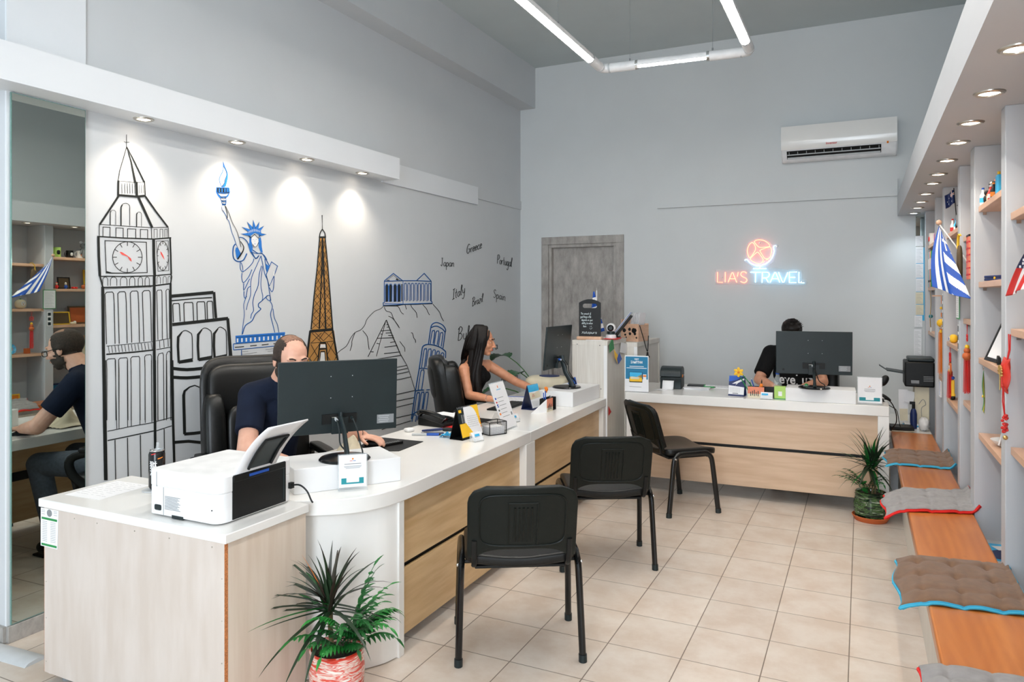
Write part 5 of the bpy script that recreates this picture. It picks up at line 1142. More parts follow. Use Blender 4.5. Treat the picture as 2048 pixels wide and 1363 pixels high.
def bottle():
    t = thing('water_bottle', 'clear plastic water bottle with a blue cap on the rear desk', 'bottle', (-.60, 6.10, .80))
    M('glass').lathe([(.028, 0), (.032, .01), (.032, .06), (.030, .065), (.032, .07), (.032, .12), (.028, .145), (.014, .17), (.0125, .185)], n=24).build('bottle_body', t)
    M('blue').lathe([(.0145, .183), (.0145, .198), (.013, .2)], n=20).build('cap', t)
    g = thing('gift_box', 'light green box standing beside the rear monitor riser', 'box', (-.573, 6.025, .80))
    M('lime').bb(-.042, .042, -.03, .03, 0, .098).build('box_body', g, bevel=.002); M('white').bb(-.012, .016, -.0312, -.03, .025, .06).build('label', g, smooth=False); M('green').bb(-.042, .042, -.0308, -.03, 0, .006).build('base_stripe', g, smooth=False)
bottle()
def paperweight():
    t = thing('glass_paperweight', 'small glass dish with a green dome on the rear riser', 'ornament', (-.38, 5.985, .9005))
    M('glass').lathe([(.02, 0), (.026, .008), (.024, .02), (.0, .022)], n=20, cap=False).build('dish', t); M('green').lathe([(.014, .020), (.010, .030), (.0, .034)], n=16, cap=False).build('dome', t)
paperweight()
# information poster and label printer at the left end of the rear desk
def poster():
    w, h = .20, .30
    t = thing('acrylic_poster_stand', 'upright blue and white travel poster stand at the left end of the rear desk', 'poster', (-1.697, 5.925, .80), math.radians(4))
    M('glass').bb(-w/2, w/2, .002, .006, 0, h+.006).bb(-w/2, w/2, -.03, .05, 0, .003).build('stand', t, smooth=False)
    sh = M('paper').bb(-w/2, w/2, 0, .002, .005, h+.004).build('sheet', t, smooth=False)
    M('posterblue').bb(-w/2+.006, w/2-.006, -.0008, 0, h*.36, h-.004).build('blue_field', sh, smooth=False)
    q = put_text(M('white'), 'VISIT', .018, (0, -.0014, h-.026), (1, 0, 0), (0, 0, 1), bold=.0006); q.build('lettering', sh, smooth=False)
    q = put_text(M('white'), 'ΣΑΜΠΤΗΝ', .026, (0, -.0014, h-.052), (1, 0, 0), (0, 0, 1), bold=.001, sx=.75); q.build('lettering', sh, smooth=False)
    q = M('white').bb(-.06, .06, -.0012, -.0008, h-.088, h-.083).bb(-.085, .085, -.0012, -.0008, h-.102, h-.097); q.build('printed_lines', sh, smooth=False)
    l = M('black').bb(-.062, .048, -.0016, -.0008, h*.27, h*.56).build('laptop_picture', sh, smooth=False); M('skyblue').bb(-.059, .045, -.002, -.0016, h*.40, h*.55).build('sky_picture', l, smooth=False); M('yellow').prism([(-.059, -.002, h*.295), (.045, -.002, h*.295), (.045, -.002, h*.50), (.0, -.002, h*.42), (-.059, -.002, h*.43)], (0, .0003, 0)).build('hill_picture', l, smooth=False)
    M('cream').prism([(-.05, -.0023, h*.36), (.02, -.0023, h*.36), (.025, -.0023, h*.42), (-.05, -.0023, h*.43)], (0, .0003, 0)).build('town_picture', l, smooth=False)
    M('white').bb(.054, .082, -.0016, -.0008, h*.23, h*.50).build('phone_picture', sh, smooth=False); M('orange').bb(.055, .081, -.002, -.0016, h*.43, h*.48).build('phone_picture_top', sh, smooth=False)
    M('grey').bb(-.06, .04, -.0008, -.0003, h*.14, h*.15).build('caption_line', sh, smooth=False)
mat('posterblue', (14, 118, 160), 0.45)
poster()
def label_printer():
    t = thing('label_printer', 'dark grey label printer with a strip of white paper on the rear desk', 'printer', (-1.50, 6.36, .80), math.radians(6))
    w = .18
    M('dark_grey').prism([(-w/2, -.11, 0), (-w/2, .12, 0), (-w/2, .125, .10), (-w/2, -.12, .10), (-w/2, -.105, .05)], (w, 0, 0)).build('lower_body', t, bevel=.006)
    prof = [(-.122, .104)]+[(-.122+.245*(1-math.cos(PI*k/12))/2, .104+.085*math.sin(PI*k/12)**.6) for k in range(1, 12)]+[(.125, .104)]
    M('dark_grey').prism([(-w/2, y, z) for y, z in prof], (w, 0, 0)).build('cover', t, bevel=.006)
    M('orange').bb(w/2-.002, w/2+.004, -.03, -.005, .095, .118).build('latch', t, bevel=.001)
    M('black').bb(-.055, .065, -.118, -.105, .070, .082).build('paper_slot', t)
    def f(u, v):
        a = v*1.45; y = -.115-.045*math.sin(a*.9)-.02*max(0, v-.8)*5; z = max(.0012, .073-.075*v*v*1.0); return (-.065+.095*u, y, z)
    M('paper').grid(f, 4, 14).build('paper_strip', t, solid=.0008)
    def g(u, v): return (-1.61+.16*u+.02*v, 6.12+.07*v, .8012+.003*math.sin(u*6))
    tag(M('paper').grid(g, 10, 3).build('receipt', solid=.0008), 'curled white receipt in front of the label printer', 'paper')
label_printer()
for i, (x, y, rz, s) in enumerate(((-1.285, 6.43, .06, 4), (-1.28, 6.42, -.05, 5))): sheet('document', ['stack of white documents right of the label printer', 'upper sheet on the stack right of the label printer'][i], 'paper', (x, y), rz, .21, .29, .8005+.012*i, th=.0115 if i == 0 else .002, lines=8, seed=s)
def nb():
    t = thing('notebook', 'black notebook with a green edge on the documents beside the label printer', 'notebook', (-1.29, 6.44, .8155), .1)
    M('black').bb(-.09, .05, -.05, .06, 0, .010).build('cover', t, bevel=.001); M('green').bb(.05, .058, -.05, .06, 0, .010).build('edge', t); M('white').bb(.058, .10, -.04, .05, 0, .006).build('pages', t)
    t = thing('highlighter', 'green highlighter pen lying on the documents on the rear desk', 'pen', (-1.19, 6.40, .8155), .15); M('green').cyl((-.045, 0, 0), (.045, 0, 0), .0065, n=10).build('barrel', t); M('black').cyl((.045, 0, 0), (.055, 0, 0), .004, n=8).build('tip', t)
nb()
sheet('document', 'white papers beside the ship calendar on the rear desk', 'paper', (-1.10, 6.56), .1, .22, .16, .8003, th=.004, lines=7, seed=9)
sheet('document', 'white papers between the bottle and the rear monitor', 'paper', (-.44, 6.42), .1, .26, .20, .8003, th=.02, lines=5, seed=10)
# ------------------------------------------------------------------ display shelving along the right wall
XB = 0.80
DIV = [(2.02, 2.11), (2.72, 2.81), (3.385, 3.476), (4.245, 4.385), (4.845, 4.935), (5.74, 5.83), (6.31, 6.40), (7.27, 7.36)]
SEC = [(2.11, 2.72, (1.95, 1.55, 1.2, .9)), (2.81, 3.385, (1.925, 1.475, 1.015)), (3.476, 4.245, (2.045, 1.672, 1.298, .925)), (4.385, 4.845, (1.938, 1.474, 1.010)), (4.935, 5.74, (2.02, 1.682, 1.295, .915)), (5.83, 6.31, (1.90, 1.392, 1.012)), (6.40, 7.27, (2.04, 1.68, 1.3))]
def shelving():
    t = thing('display_shelving', 'long white display shelving with pale wooden shelves along the right wall', 'shelving', (XB, 4.7, 0)); o = Vector((XB, 4.7, 0))
    def b(m, x0, x1, y0, y1, z0, z1, n, bv=.002, par=t): return M(m).bb(x0-o.x, x1-o.x, y0-o.y, y1-o.y, z0, z1).build(n, par, bevel=bv)
    b('paint_right_shaded', XB, XB+.02, 2.02, 7.36, 0, 2.346, 'back_panel')
    for y0, y1 in DIV: b('paint_right_shaded', FX, XB, y0, y1, 0, 2.346, 'divider', .004)
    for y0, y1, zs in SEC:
        b('paint_right_shaded', FX+.01, XB, y0, y1, .37, .40, 'base_board')
        for z in zs:
            s = b('shelf_wood', FX+.018, XB, y0+.001, y1-.001, z-.028, z, 'shelf', .0015)
            q = M('chrome').bb(FX+.035-o.x, FX+.05-o.x, y1-.014-o.y, y1-.001-o.y, z-.043, z-.028).build('shelf_pin', s)
    b('shelf_wood', FX+.018, XB, 4.386, 4.52, 1.69-.02, 1.69, 'shelf', .0015)
shelving()
# ------------------------------------------------------------------ bench with cushions
def bench():
    t = thing('wooden_bench', 'long varnished pine bench running in front of the white shelving', 'bench', (.36, 4.2, 0)); o = Vector((.36, 4.2, 0))
    M('pine').bb(.211-o.x, .503-o.x, 1.4-o.y, 6.56-o.y, .472, .52).build('seat_board', t, bevel=.008, seg=3)
    M('whitewash').bb(.262-o.x, .280-o.x, 1.4-o.y, 6.5-o.y, 0, .472).build('front_board', t)
    M('chrome').bb(.232-o.x, .240-o.x, 1.4-o.y, 6.5-o.y, .44, .472).build('metal_edge', t)
    for y in (1.6, 3.2, 4.8, 6.3): M('whitewash').bb(.282-o.x, .49-o.x, y-.01-o.y, y+.01-o.y, 0, .472).build('support', t)
bench()
def cushion(label, x0, x1, y0, y1, mt, ms, sk=0.0, seed=0):
    rn = random.Random(seed)
    t = thing('seat_cushion', label, 'cushion', ((x0+x1)/2, (y0+y1)/2, .52), group='tufted cushions on the pine bench')
    cx, cy = t.location.x, t.location.y; tx = [(.2, .2), (.5, .2), (.8, .2), (.2, .5), (.5, .5), (.8, .5), (.2, .8), (.5, .8), (.8, .8)]
    def f(u, v):
        x = x0+(x1-x0)*u; y = y0+(y1-y0)*v+sk*(u-.5)
        e = min(1, 6.0*min(u, 1-u))*min(1, 6.0*min(v, 1-v)); z = .014+.016*max(0, e)**.5
        for a, b_ in tx: z -= .016*math.exp(-(((u-a)/.045)**2+((v-b_)/.05)**2))
        for a in (.2, .5, .8): z -= .005*math.exp(-((u-a)/.02)**2)
        for a in (.2, .5, .8): z -= .005*math.exp(-((v-a)/.022)**2)
        z += .003*math.sin(u*21+seed)*math.sin(v*17+seed*2)
        if x < .205: z -= (.205-x)**1.2*.55*(1+.25*math.sin(v*5+seed))
        z += .012*max(0, .15-u)*5*v*(1-v)
        if x > .50: z += (x-.50)*1.2
        r = .02; return (x-cx+(.012 if u == 0 else 0)*math.sin(v*9), y-cy, z+.004)
    o = MB(); o.use(mt); o.use(ms); o.use(mt); o.grid(f, 48, 40); ob = o.build('cushion_cover', t, ang=70)
    md = ob.modifiers.new('solid', 'SOLIDIFY'); md.thickness = .016; md.offset = -1; md.use_rim = True; md.material_offset = 1; md.material_offset_rim = 1
    pts = [f(u, 0) for u in [k/24 for k in range(25)]]+[f(1, v) for v in [k/20 for k in range(21)]]+[f(1-u, 1) for u in [k/24 for k in range(25)]]+[f(0, 1-v) for v in [k/20 for k in range(21)]]
    M(ms).tube([(p[0], p[1], p[2]-.009) for p in pts], .0055, 6, True).build('piping', t)
    return t
cushion('nearest full brown cushion with a turquoise underside on the bench', .122, .515, 2.93, 3.42, 'cushion_brown', 'cushion_aqua', .05, 1)
cushion('grey tufted cushion with a red underside in the middle of the bench', .105, .525, 4.17, 4.60, 'cushion_grey', 'cushion_red', .14, 2)
cushion('brown cushion with a turquoise underside at the far end of the bench', .142, .525, 5.25, 5.72, 'cushion_brown', 'cushion_aqua', .0, 3)
cushion('grey cushion cut off by the bottom edge of the picture', .145, .52, 1.98, 2.44, 'cushion_grey', 'cushion_red', .02, 4)
# ------------------------------------------------------------------ small things on the shelves
def item(name, label, cat, loc, rz=0, group=None): return thing(name, label, cat, loc, rz, group)
def sbottle(label, p, h, r, m, capm, lab=None, group='small bottles on the shelves'):
    t = item('bottle', label, 'bottle', p, group=group)
    M(m).lathe([(r*.9, 0), (r, .004), (r, h*.55), (r*.45, h*.72), (r*.36, h*.93)], n=16).build('glass_body', t); M(capm).cyl((0, 0, h*.90), (0, 0, h), r*.42, n=12).build('cap', t)
    if lab: M(lab).lathe([(r*1.02, h*.15), (r*1.02, h*.42)], n=16, cap=False).build('label', t)
    return t
def figure(label, p, h, body, head, hat=None, cat='figurine', name='figurine', rz=0, ears=None, group='souvenir figurines on the shelves'):
    t = item(name, label, cat, p, rz, group)
    m = M(body); sell(m, (0, 0, h*.32), (h*.22, h*.18, h*.32), .8, .9); m.build('figure_body', t)
    m = M(head); sell(m, (0, 0, h*.76), (h*.17, h*.16, h*.18), .9, .9); hd = m.build('head', t)
    m = M('black'); m.sphere((-h*.155, -h*.05, h*.80), h*.025, 8, 6); m.build('eye', hd); m = M('black'); m.sphere((-h*.155, h*.05, h*.80), h*.025, 8, 6); m.build('eye', hd)
    for s in (-1, 1): m = M(body); sell(m, (-h*.1, s*h*.2, h*.38), (h*.06, h*.06, h*.17), .9, .9, Rx(s*.4)); m.build('arm', t)
    if ears:
        for s in (-1, 1): m = M(ears); sell(m, (0, s*h*.15, h*.92), (h*.05, h*.08, h*.08), .9, .9); m.build('ear', t)
    if hat: M(hat).cyl((0, 0, h*.88), (0, 0, h*1.04), h*.15, h*.03, 14).build('hat', t)
    return t
def mug(label, p, h, r, m, prt=None, group='mugs on the shelf beside the divider'):
    t = item('mug', label, 'mug', p, group=group)
    M(m).lathe([(0, .002), (r*.92, 0), (r, .006), (r, h), (r*.92, h), (r*.9, .01), (0, .008)], n=24, cap=False).build('cup', t)
    M(m).tube(smoothpts([(0, -r*.95, h*.8), (0, -r*1.5, h*.75), (0, -r*1.6, h*.45), (0, -r*1.3, h*.2), (0, -r*.95, h*.2)], 4), r*.11, 8).build('handle', t)
    if prt: m_ = M(prt); sell(m_, (-r*.93, 0, h*.5), (r*.16, r*.42, h*.24), .8, .8); m_.build('print', t)
    return t
def plate(label, p, r, m, m2, lean=18, group='decorated plates on the shelves'):
    t = item('plate', label, 'plate', p, group=group); R = Ry(math.radians(-90+lean))
    M(m).lathe([(0, 0), (r*.7, .002), (r, .012), (r, .015), (r*.7, .006), (0, .004)], (0, 0, r), 30, R, cap=False).build('dish', t)
    q = M(m2)
    for k in range(12): a = 2*PI*k/12; q.sphere(Vector((0, 0, r))+R @ Vector((r*.82*math.cos(a), r*.82*math.sin(a), .011)), r*.07, 6, 5)
    q.lathe([(r*.40, .008), (r*.5, .0085)], (0, 0, r), 24, R, cap=False); q.build('rim_pattern', t)
    return t
def frame(label, p, w, h, fm, pm, lean=12, rz=0, th=.012, group=None, name='picture_frame', cat='picture frame'):
    t = item(name, label, cat, p, rz, group); R = Ry(math.radians(-lean)).inverted() if 0 else Ry(math.radians(lean))
    def bx(m, x0, x1, y0, y1, z0, z1, n): q = M(m); q.box(R @ Vector(((x0+x1)/2, (y0+y1)/2, (z0+z1)/2)), (x1-x0, y1-y0, z1-z0), R); return q.build(n, t, bevel=.001)
    e = min(w, h)*.08; q = M(fm)
    for a in ((-w/2, w/2, 0, e), (-w/2, w/2, h-e, h)): q.box(R @ Vector((0, 0, (a[2]+a[3])/2)), (th, w, e), R)
    for s in (-1, 1): q.box(R @ Vector((0, s*(w/2-e/2), h/2)), (th, e, h-2*e), R)
    q.build('frame', t); bx(pm, -.002, .003, -w/2+e, w/2-e, e, h-e, 'picture')
    return t
def tassel(name, label, top, parts, length, m, cat='hanging ornament', r=.012, group=None):
    """hanging charm: parts = list of (kind, dz, size, material)"""
    t = item(name, label, cat, top, group=group)
    M(m).tube([(0, -.008, 0), (0, 0, -.055), (0, .008, 0)], .0014, 5).build('loop', t)
    z = -.055
    for kind, dz, s, mm in parts:
        z -= dz
        q = M(mm)
        if kind == 'bead': q.sphere((0, 0, z), s, 12, 8)
        elif kind == 'knot':
            for a in range(4): R = Rx(PI/2*a+PI/4); q.tube(smoothpts([R @ Vector((0, 0, 0))+Vector((0, 0, z)), R @ Vector((0, s*.6, s*.7))+Vector((0, 0, z)), R @ Vector((0, 0, s*1.3))+Vector((0, 0, z)), R @ Vector((0, -s*.6, s*.7))+Vector((0, 0, z)), R @ Vector((0, 0, 0))+Vector((0, 0, z))], 4), s*.16, 6)
        elif kind == 'disc': q.cyl((-.005, 0, z), (.005, 0, z), s, n=20)
        elif kind == 'eye': q.cyl((-.0065, 0, z+0), (-.0045, 0, z), s, n=16)
        q.build({'bead': 'bead', 'knot': 'knot', 'disc': 'medallion', 'eye': 'eye_disc'}[kind], t)
    q = M(m); rn = random.Random(3); n = 22
    for k in range(n):
        a = 2*PI*k/n; rr = r*(.35+.65*(k % 3)/2); q.tube([(0, 0, z), (rr*.8*math.cos(a), rr*.8*math.sin(a), z-.02), (rr*math.cos(a), rr*math.sin(a), z-length*(.93+.07*rn.random()))], .0016, 4)
    q.build('fringe', t)
    M('yellow').cyl((0, 0, z-.002), (0, 0, z-.022), r*.5, r*.62, 10).build('fringe_cap', t)
    return t
S1, S3 = SEC[2], SEC[4]
# section nearest the camera
figure('pale blue and pink plush toy on the top shelf at the right edge', (.60, 3.14, 1.925), .17, 'skyblue', 'salmon', ears='skyblue')
gadget('gold_ornament', 'small gold ornament on the shelf under the striped flag', 'ornament', (.565, 3.19, 1.475), 0, 1.475, (.03, .03, .022), 'yellow', .006)
figure('brown carved figurine on the lowest shelf at the right edge', (.60, 3.20, 1.015), .11, 'terracotta', 'terracotta')
# shelf section with the certificate: top shelf of bottles
sbottle('blue and white striped little bottle, left end of the top shelf', (0.535, 4.19, 2.045), .085, .014, 'white', 'blue', 'skyblue')
figure('black little bull figurine between the small bottles', (0.545, 4.14, 2.045), .07, 'black', 'black')
sbottle('brown little bottle on the top shelf', (0.550, 4.09, 2.045), .075, .014, 'terracotta', 'black', 'cream')
figure('white and pink little figurine behind the brown bottle', (0.590, 4.12, 2.045), .13, 'white', 'salmon')
figure('grey metal bicycle rider figurine on the top shelf', (0.555, 4.03, 2.045), .10, 'grey', 'steel')
sbottle('tiny red bottle in front of the green one', (0.540, 3.99, 2.045), .07, .013, 'red', 'white', 'white')
sbottle('dark green glass bottle on the top shelf', (0.570, 3.98, 2.045), .13, .015, 'green', 'yellow', 'yellow')
sbottle('black bottle with an orange label on the top shelf', (0.545, 3.94, 2.045), .075, .014, 'black', 'orange', 'orange')
gadget('tin', 'light blue tin at the near end of the bottle row', 'tin', (0.570, 3.88, 2.045), 0, 2.045, (.05, .06, .10), 'skyblue', .006)
figure('figurine with a red and orange hat standing behind the blue tin', (0.600, 3.91, 2.045), .17, 'white', 'cream', 'red')
def jewel():
    t = item('jewellery_case', 'flat dark blue case with a gold clasp on the second shelf', 'case', (.575, 3.90, 1.672), .3)
    M('navy').bb(-.035, .045, -.10, .10, 0, .012).build('lower_half', t, bevel=.003); M('navy').bb(-.035, .045, -.10, .10, .0125, .024).build('lid', t, bevel=.003); M('yellow').cyl((-.038, 0, .012), (-.034, 0, .012), .006, n=12).build('clasp', t)
    M('paper').box((.09, .02, .07), (.004, .09, .14), Ry(.25)).build('card', t)
jewel()
frame('black framed certificate leaning on the third shelf', (.545, 3.97, 1.298), .26, .21, 'black', 'paper', 22, .10)
def bow():
    t = item('bow_tie', 'black ribbon bow lying in front of the framed certificate', 'bow tie', (.548, 3.84, 1.300), -.1)
    for s in (-1, 1): M('black').prism([(0, s*.004, .006), (-.008, s*.05, .0), (-.004, s*.05, .034), (0, s*.004, .020)], (.010, 0, 0)).build('loop', t)
    m = M('black_gloss'); sell(m, (0, 0, .013), (.010, .009, .011), .7, .7); m.build('knot', t)
bow()
def ribbon_charm():
    t = item('ribbon_bracelets', 'green and yellow ribbons with a bell hanging under the certificate shelf', 'ribbon', (.533, 4.16, 1.266))
    M('chrome').tube([(.0, .012*math.cos(a), -.014+.012*math.sin(a)) for a in (2*PI*k/14 for k in range(14))], .0012, 5, True).build('ring', t)
    for k, m in enumerate(('green', 'lime', 'yellow', 'green', 'cream')): q = M(m).tube(smoothpts([(0, .002*k-.004, -.026), (.003*k-.006, .004*k-.008, -.10), (.002*k, .008*k-.014, -.17), (.004*k-.008, .012*k-.02, -.215-.006*k)], 4), .003, 6, sy=.4).build('ribbon', t)
    M('yellow').sphere((0, 0, -.15), .007, 10, 8).build('bell', t)
ribbon_charm()
def magazine_stand():
    t = item('bowl', 'shallow white bowl on the lowest shelf holding a magazine', 'bowl', (.60, 3.90, .925)); M('white').lathe([(.03, 0), (.05, .004), (.075, .03), (.072, .03), (.048, .008), (0, .006)], n=30, cap=False).build('bowl_body', t)
    t = item('magazine', 'travel magazine with a coastal picture standing in the white bowl', 'magazine', (.575, 3.91, .936), -.35); R = Ry(math.radians(14))
    c = Vector((0, 0, .09)); M('paper').box(R @ c, (.006, .17, .17), R).build('pages', t)
    M('skyblue').box(R @ Vector((-.0035, 0, .155)), (.0008, .17, .02), R).build('cover_print', t); M('cream').box(R @ Vector((-.0035, 0, .07)), (.0008, .17, .09), R).build('cover_print', t); M('green').box(R @ Vector((-.0042, .035, .09)), (.0006, .05, .04), R).build('cover_print', t); M('navy').box(R @ Vector((-.0042, 0.0, .03)), (.0006, .15, .022), R).build('cover_print', t)
magazine_stand()
def mags():
    for i, (y, m, c2, lb) in enumerate(((4.02, 'skyblue', 'navy', 'magazine with a snowy blue cover lying on the base board beside the bench'), (3.72, 'orange', 'terracotta', 'magazine with an orange cover lying on the base board beside the bench'))):
        t = item('magazine', lb, 'magazine', (.61, y, .4005), .04); M('paper').bb(-.09, .09, -.13, .13, 0, .010).build('pages', t); M(m).bb(-.09, .09, -.13, .13, .0101, .0112).build('cover', t); M(c2).prism([(-.085, -.10, .0112), (.02, -.12, .0112), (.085, .02, .0112), (.0, .06, .0112), (-.08, .0, .0112)], (0, 0, .0004)).build('cover_print', t); M('white').prism([(-.03, .03, .0112), (.08, .06, .0112), (.05, .11, .0112), (-.05, .09, .0112)], (0, 0, .0005)).build('cover_print', t)
mags()
# section with the big striped flag
def patterned_bag():
    t = item('woven_bag', 'flat red and orange patterned woven bag standing on the short shelf', 'bag', (.512, 4.455, 1.69)); M('salmon').bb(-.012, .012, -.05, .05, 0, .225).build('bag_body', t, bevel=.003)
    q = M('red')
    for k in range(6): q.bb(-.0128, .0128, -.0505, .0505, .02+.034*k, .028+.034*k)
    for k in range(3): q.bb(-.0128, .0128, -.032+.028*k, -.026+.028*k, .0, .225)
    q.build('woven_pattern', t, smooth=False); M('black').bb(-.013, .013, -.051, .051, .222, .232).build('top_band', t)
patterned_bag()
def pouch():
    t = item('hanging_pouch', 'brown leather pouch with a yellow strap hanging beside the woven bag', 'pouch', (.492, 4.70, 1.915)); M('yellow').tube(smoothpts([(0, -.02, .02), (-.005, 0, .03), (-.006, .025, 0), (-.006, .03, -.05)], 4), .007, 6, sy=.4).build('strap', t)
    m = M('pouchbrown'); sell(m, (0, .02, -.14), (.014, .035, .11), .6, .7); m.build('pouch_body', t)
mat('pouchbrown', (92, 74, 48), 0.7)
pouch()
def owl(label, p, m):
    t = item('ornament_jar', label, 'ornament', p); q = M(m); sell(q, (0, 0, .048), (.05, .052, .048), .85, 1); q.build('jar_body', t); M('white').cyl((-.049, 0, .055), (-.038, 0, .055), .022, n=18).build('face_patch', t); m_ = M('black'); m_.sphere((-.05, -.008, .06), .003, 6, 5); m_.build('eye', t); m_ = M('black'); m_.sphere((-.05, .008, .06), .003, 6, 5); m_.build('eye', t); M('red').bb(-.051, -.046, -.005, .005, .044, .048).build('mouth', t); M('green').cyl((0, 0, .092), (0, 0, .105), .014, .004, 10).build('lid', t)
owl('round brown-red jar with a painted face on the shelf under the striped flag', (.61, 4.49, 1.474), 'terracotta'); owl('round cream jar with a painted face beside the divider', (.61, 4.66, 1.474), 'cream')
figure('nesting doll figurine on the shelf above the red tassel', (.575, 4.45, 1.474), .10, 'red', 'cream', 'yellow')
tassel('red_tassel', 'red Chinese tassel with gourd beads hanging beside the divider with the notepad', (.528, 4.72, 1.446), [('knot', .02, .018, 'red'), ('bead', .05, .012, 'yellow'), ('bead', .022, .017, 'terracotta'), ('bead', .03, .024, 'terracotta')], .21, 'red', r=.018)
plate('blue and white round decorated plate on the shelf under the tassel', (.62, 4.56, 1.010), .055, 'skyblue', 'salmon')
gadget('candle_holder', 'small brown square candle holder beside the divider', 'candle holder', (.60, 4.72, 1.010), 0, 1.010, (.045, .045, .055), 'terracotta', .004)
frame('yellow patterned small picture at the bottom of the section behind the grey cushion', (.63, 4.60, .4005), .16, .20, 'yellow', 'orange', 8)
def notepad():
    t = item('hanging_notepad', 'white handwritten sheet in a green frame hung on the divider edge', 'notice', (FX-.002, 4.89, 1.47))
    M('green').bb(-.003, .0, -.068, .068, 0, .20).build('green_frame', t); M('paper').bb(-.0045, -.003, -.062, .062, .007, .193).build('sheet', t); q = M('grey')
    for k in range(14): q.bb(-.0050, -.0045, -.05, .045-.012*(k % 3), .02+k*.012, .0215+k*.012)
    q.build('handwriting', t, smooth=False)
notepad()
# section behind: souvenirs
mug('lime green mug with a face on the top shelf beside the divider', (.59, 5.02, 2.02), .105, .045, 'lime', 'black'); mug('black mug with a white round print on the top shelf', (.60, 5.18, 2.02), .08, .036, 'black', 'lightgrey'); mug('white glass mug with a duck print on the top shelf', (.60, 5.30, 2.02), .085, .038, 'white', 'orange')
figure('grey plush koala on the top shelf', (.575, 5.32, 2.02), .19, 'grey', 'grey', ears='lightgrey', cat='soft toy', name='plush_koala'); figure('black and white penguin figurine on the top shelf', (.565, 5.44, 2.02), .10, 'black', 'white'); sbottle('red and white little bottle at the far end of the top shelf', (.55, 5.66, 2.02), .10, .014, 'white', 'red', 'red'); sbottle('pale blue little bottle near the far end of the top shelf', (.56, 5.56, 2.02), .09, .014, 'skyblue', 'blue', 'white')
def small_flag(name, label, p, rot, w, h, field, deco, pole=.30, pole_top=True):
    t = item(name, label, 'flag', p); R = rot
    M('black').cyl((0, 0, 0), R @ Vector((0, 0, pole)), .0025, n=6).build('pole', t)
    def f(u, v): return R @ Vector((.010*math.sin(u*7), -w*u, pole-.01-h*(1-v)-.03*u))
    fl = M(field).grid(f, 14, 8).build('cloth', t, solid=.001)
    for m, us in deco:
        q = M(m)
        for a0, a1, b0, b1 in us:
            n = 5
            for s in (-1, 1): q.add([f(a0+(a1-a0)*i/n, b0 if j == 0 else b1)+R @ Vector((s*.0012, 0, 0)) for i in range(n+1) for j in (0, 1)], [(2*i, 2*i+2, 2*i+3, 2*i+1) for i in range(n)])
        q.build('cloth_print', fl, smooth=False)
    return t
small_flag('dark_blue_flag', 'small dark blue flag with red and white crosses and stars on the top shelf', (.548, 5.36, 2.02), Rz(math.radians(-115)) @ Rx(.08), .055, .085, 'navy', [('white', [(.0, .45, .62, .80), (.18, .26, .5, 1)]), ('red', [(.0, .45, .68, .74), (.205, .235, .5, 1)]), ('white', [(.62, .66, .6, .68), (.8, .84, .4, .48), (.7, .74, .2, .28), (.25, .3, .2, .28)])], .27)
figure('tiny gnome figurine with a red hat on the second shelf', (.58, 5.02, 1.682), .07, 'red', 'cream', 'red'); figure('tiny gnome figurine with a blue coat on the second shelf', (.58, 5.12, 1.682), .07, 'blue', 'cream', 'white'); frame('small dark picture standing behind the gnomes', (.66, 5.16, 1.682), .14, .13, 'black', 'pouchbrown', 8)
def mini(name, label, p, parts):
    t = item(name, label, 'ornament', p)
    for k, (m, c, r) in enumerate(parts): q = M(m); sell(q, c, r, .8, .8); q.build('ornament_piece', t)
mini('clog_ornament', 'pair of tiny red painted clogs on the second shelf', (.58, 5.22, 1.682), [('red', (0, -.015, .012), (.03, .012, .012)), ('red', (0, .015, .012), (.03, .012, .012))]); mini('glass_ornament', 'purple glass berry ornament on the second shelf', (.59, 5.34, 1.682), [('terracotta', (0, 0, .025), (.022, .03, .022)), ('red', (0, .02, .045), (.014, .014, .014))])
plate('round olive plate with a pale scalloped rim on the second shelf', (.62, 5.50, 1.682), .085, 'pouchbrown', 'cream'); frame('gold patterned fan-shaped picture behind the olive plate', (.70, 5.50, 1.682), .16, .22, 'yellow', 'orange', 6)
frame('large brown lacquered tray with a round pattern on the third shelf', (.70, 5.45, 1.295), .40, .20, 'pouchbrown', 'terracotta', 10, name='lacquered_tray', cat='tray'); frame('green and gold picture tile on the third shelf beside the divider', (.63, 5.10, 1.295), .22, .14, 'yellow', 'pouchbrown', 10); plate('grey glass plate leaning on the third shelf', (.60, 5.56, 1.295), .07, 'grey', 'lightgrey'); mini('seashell', 'pale seashell ornament on the third shelf', (.575, 5.20, 1.295), [('cream', (0, 0, .014), (.02, .035, .014)), ('white', (0, .02, .024), (.012, .014, .014))]); mini('blue_glass_ornament', 'small blue glass figure on the third shelf', (.58, 5.38, 1.295), [('skyblue', (0, 0, .03), (.014, .016, .03)), ('blue', (0, 0, .065), (.010, .010, .010))])
mini('eye_ball_ornament', 'round gold ornament with a painted eye near the far end of the third shelf', (.545, 5.55, 1.295), [('yellow', (0, 0, .028), (.024, .03, .028)), ('white', (-.02, 0, .028), (.006, .014, .014)), ('blue', (-.026, 0, .028), (.003, .008, .008))])
tassel('eye_charm', 'red knotted charm with a round eye medallion hanging in the souvenir section', (.53, 5.60, 1.267), [('knot', .015, .028, 'red'), ('disc', .075, .045, 'terracotta'), ('eye', 0.0, .022, 'white'), ('eye', .0, .010, 'black')], .20, 'red', r=.018)
frame('large wooden framed picture on the lowest shelf', (.68, 5.30, .915), .30, .25, 'shelf_wood', 'cream', 10); mini('blue_bowl', 'small blue bowl with a dark ornament on the lowest shelf', (.58, 5.06, .915), [('blue', (0, .03, .015), (.03, .035, .015)), ('black', (0, -.02, .035), (.02, .022, .035)), ('yellow', (-.01, -.02, .03), (.015, .02, .010))])
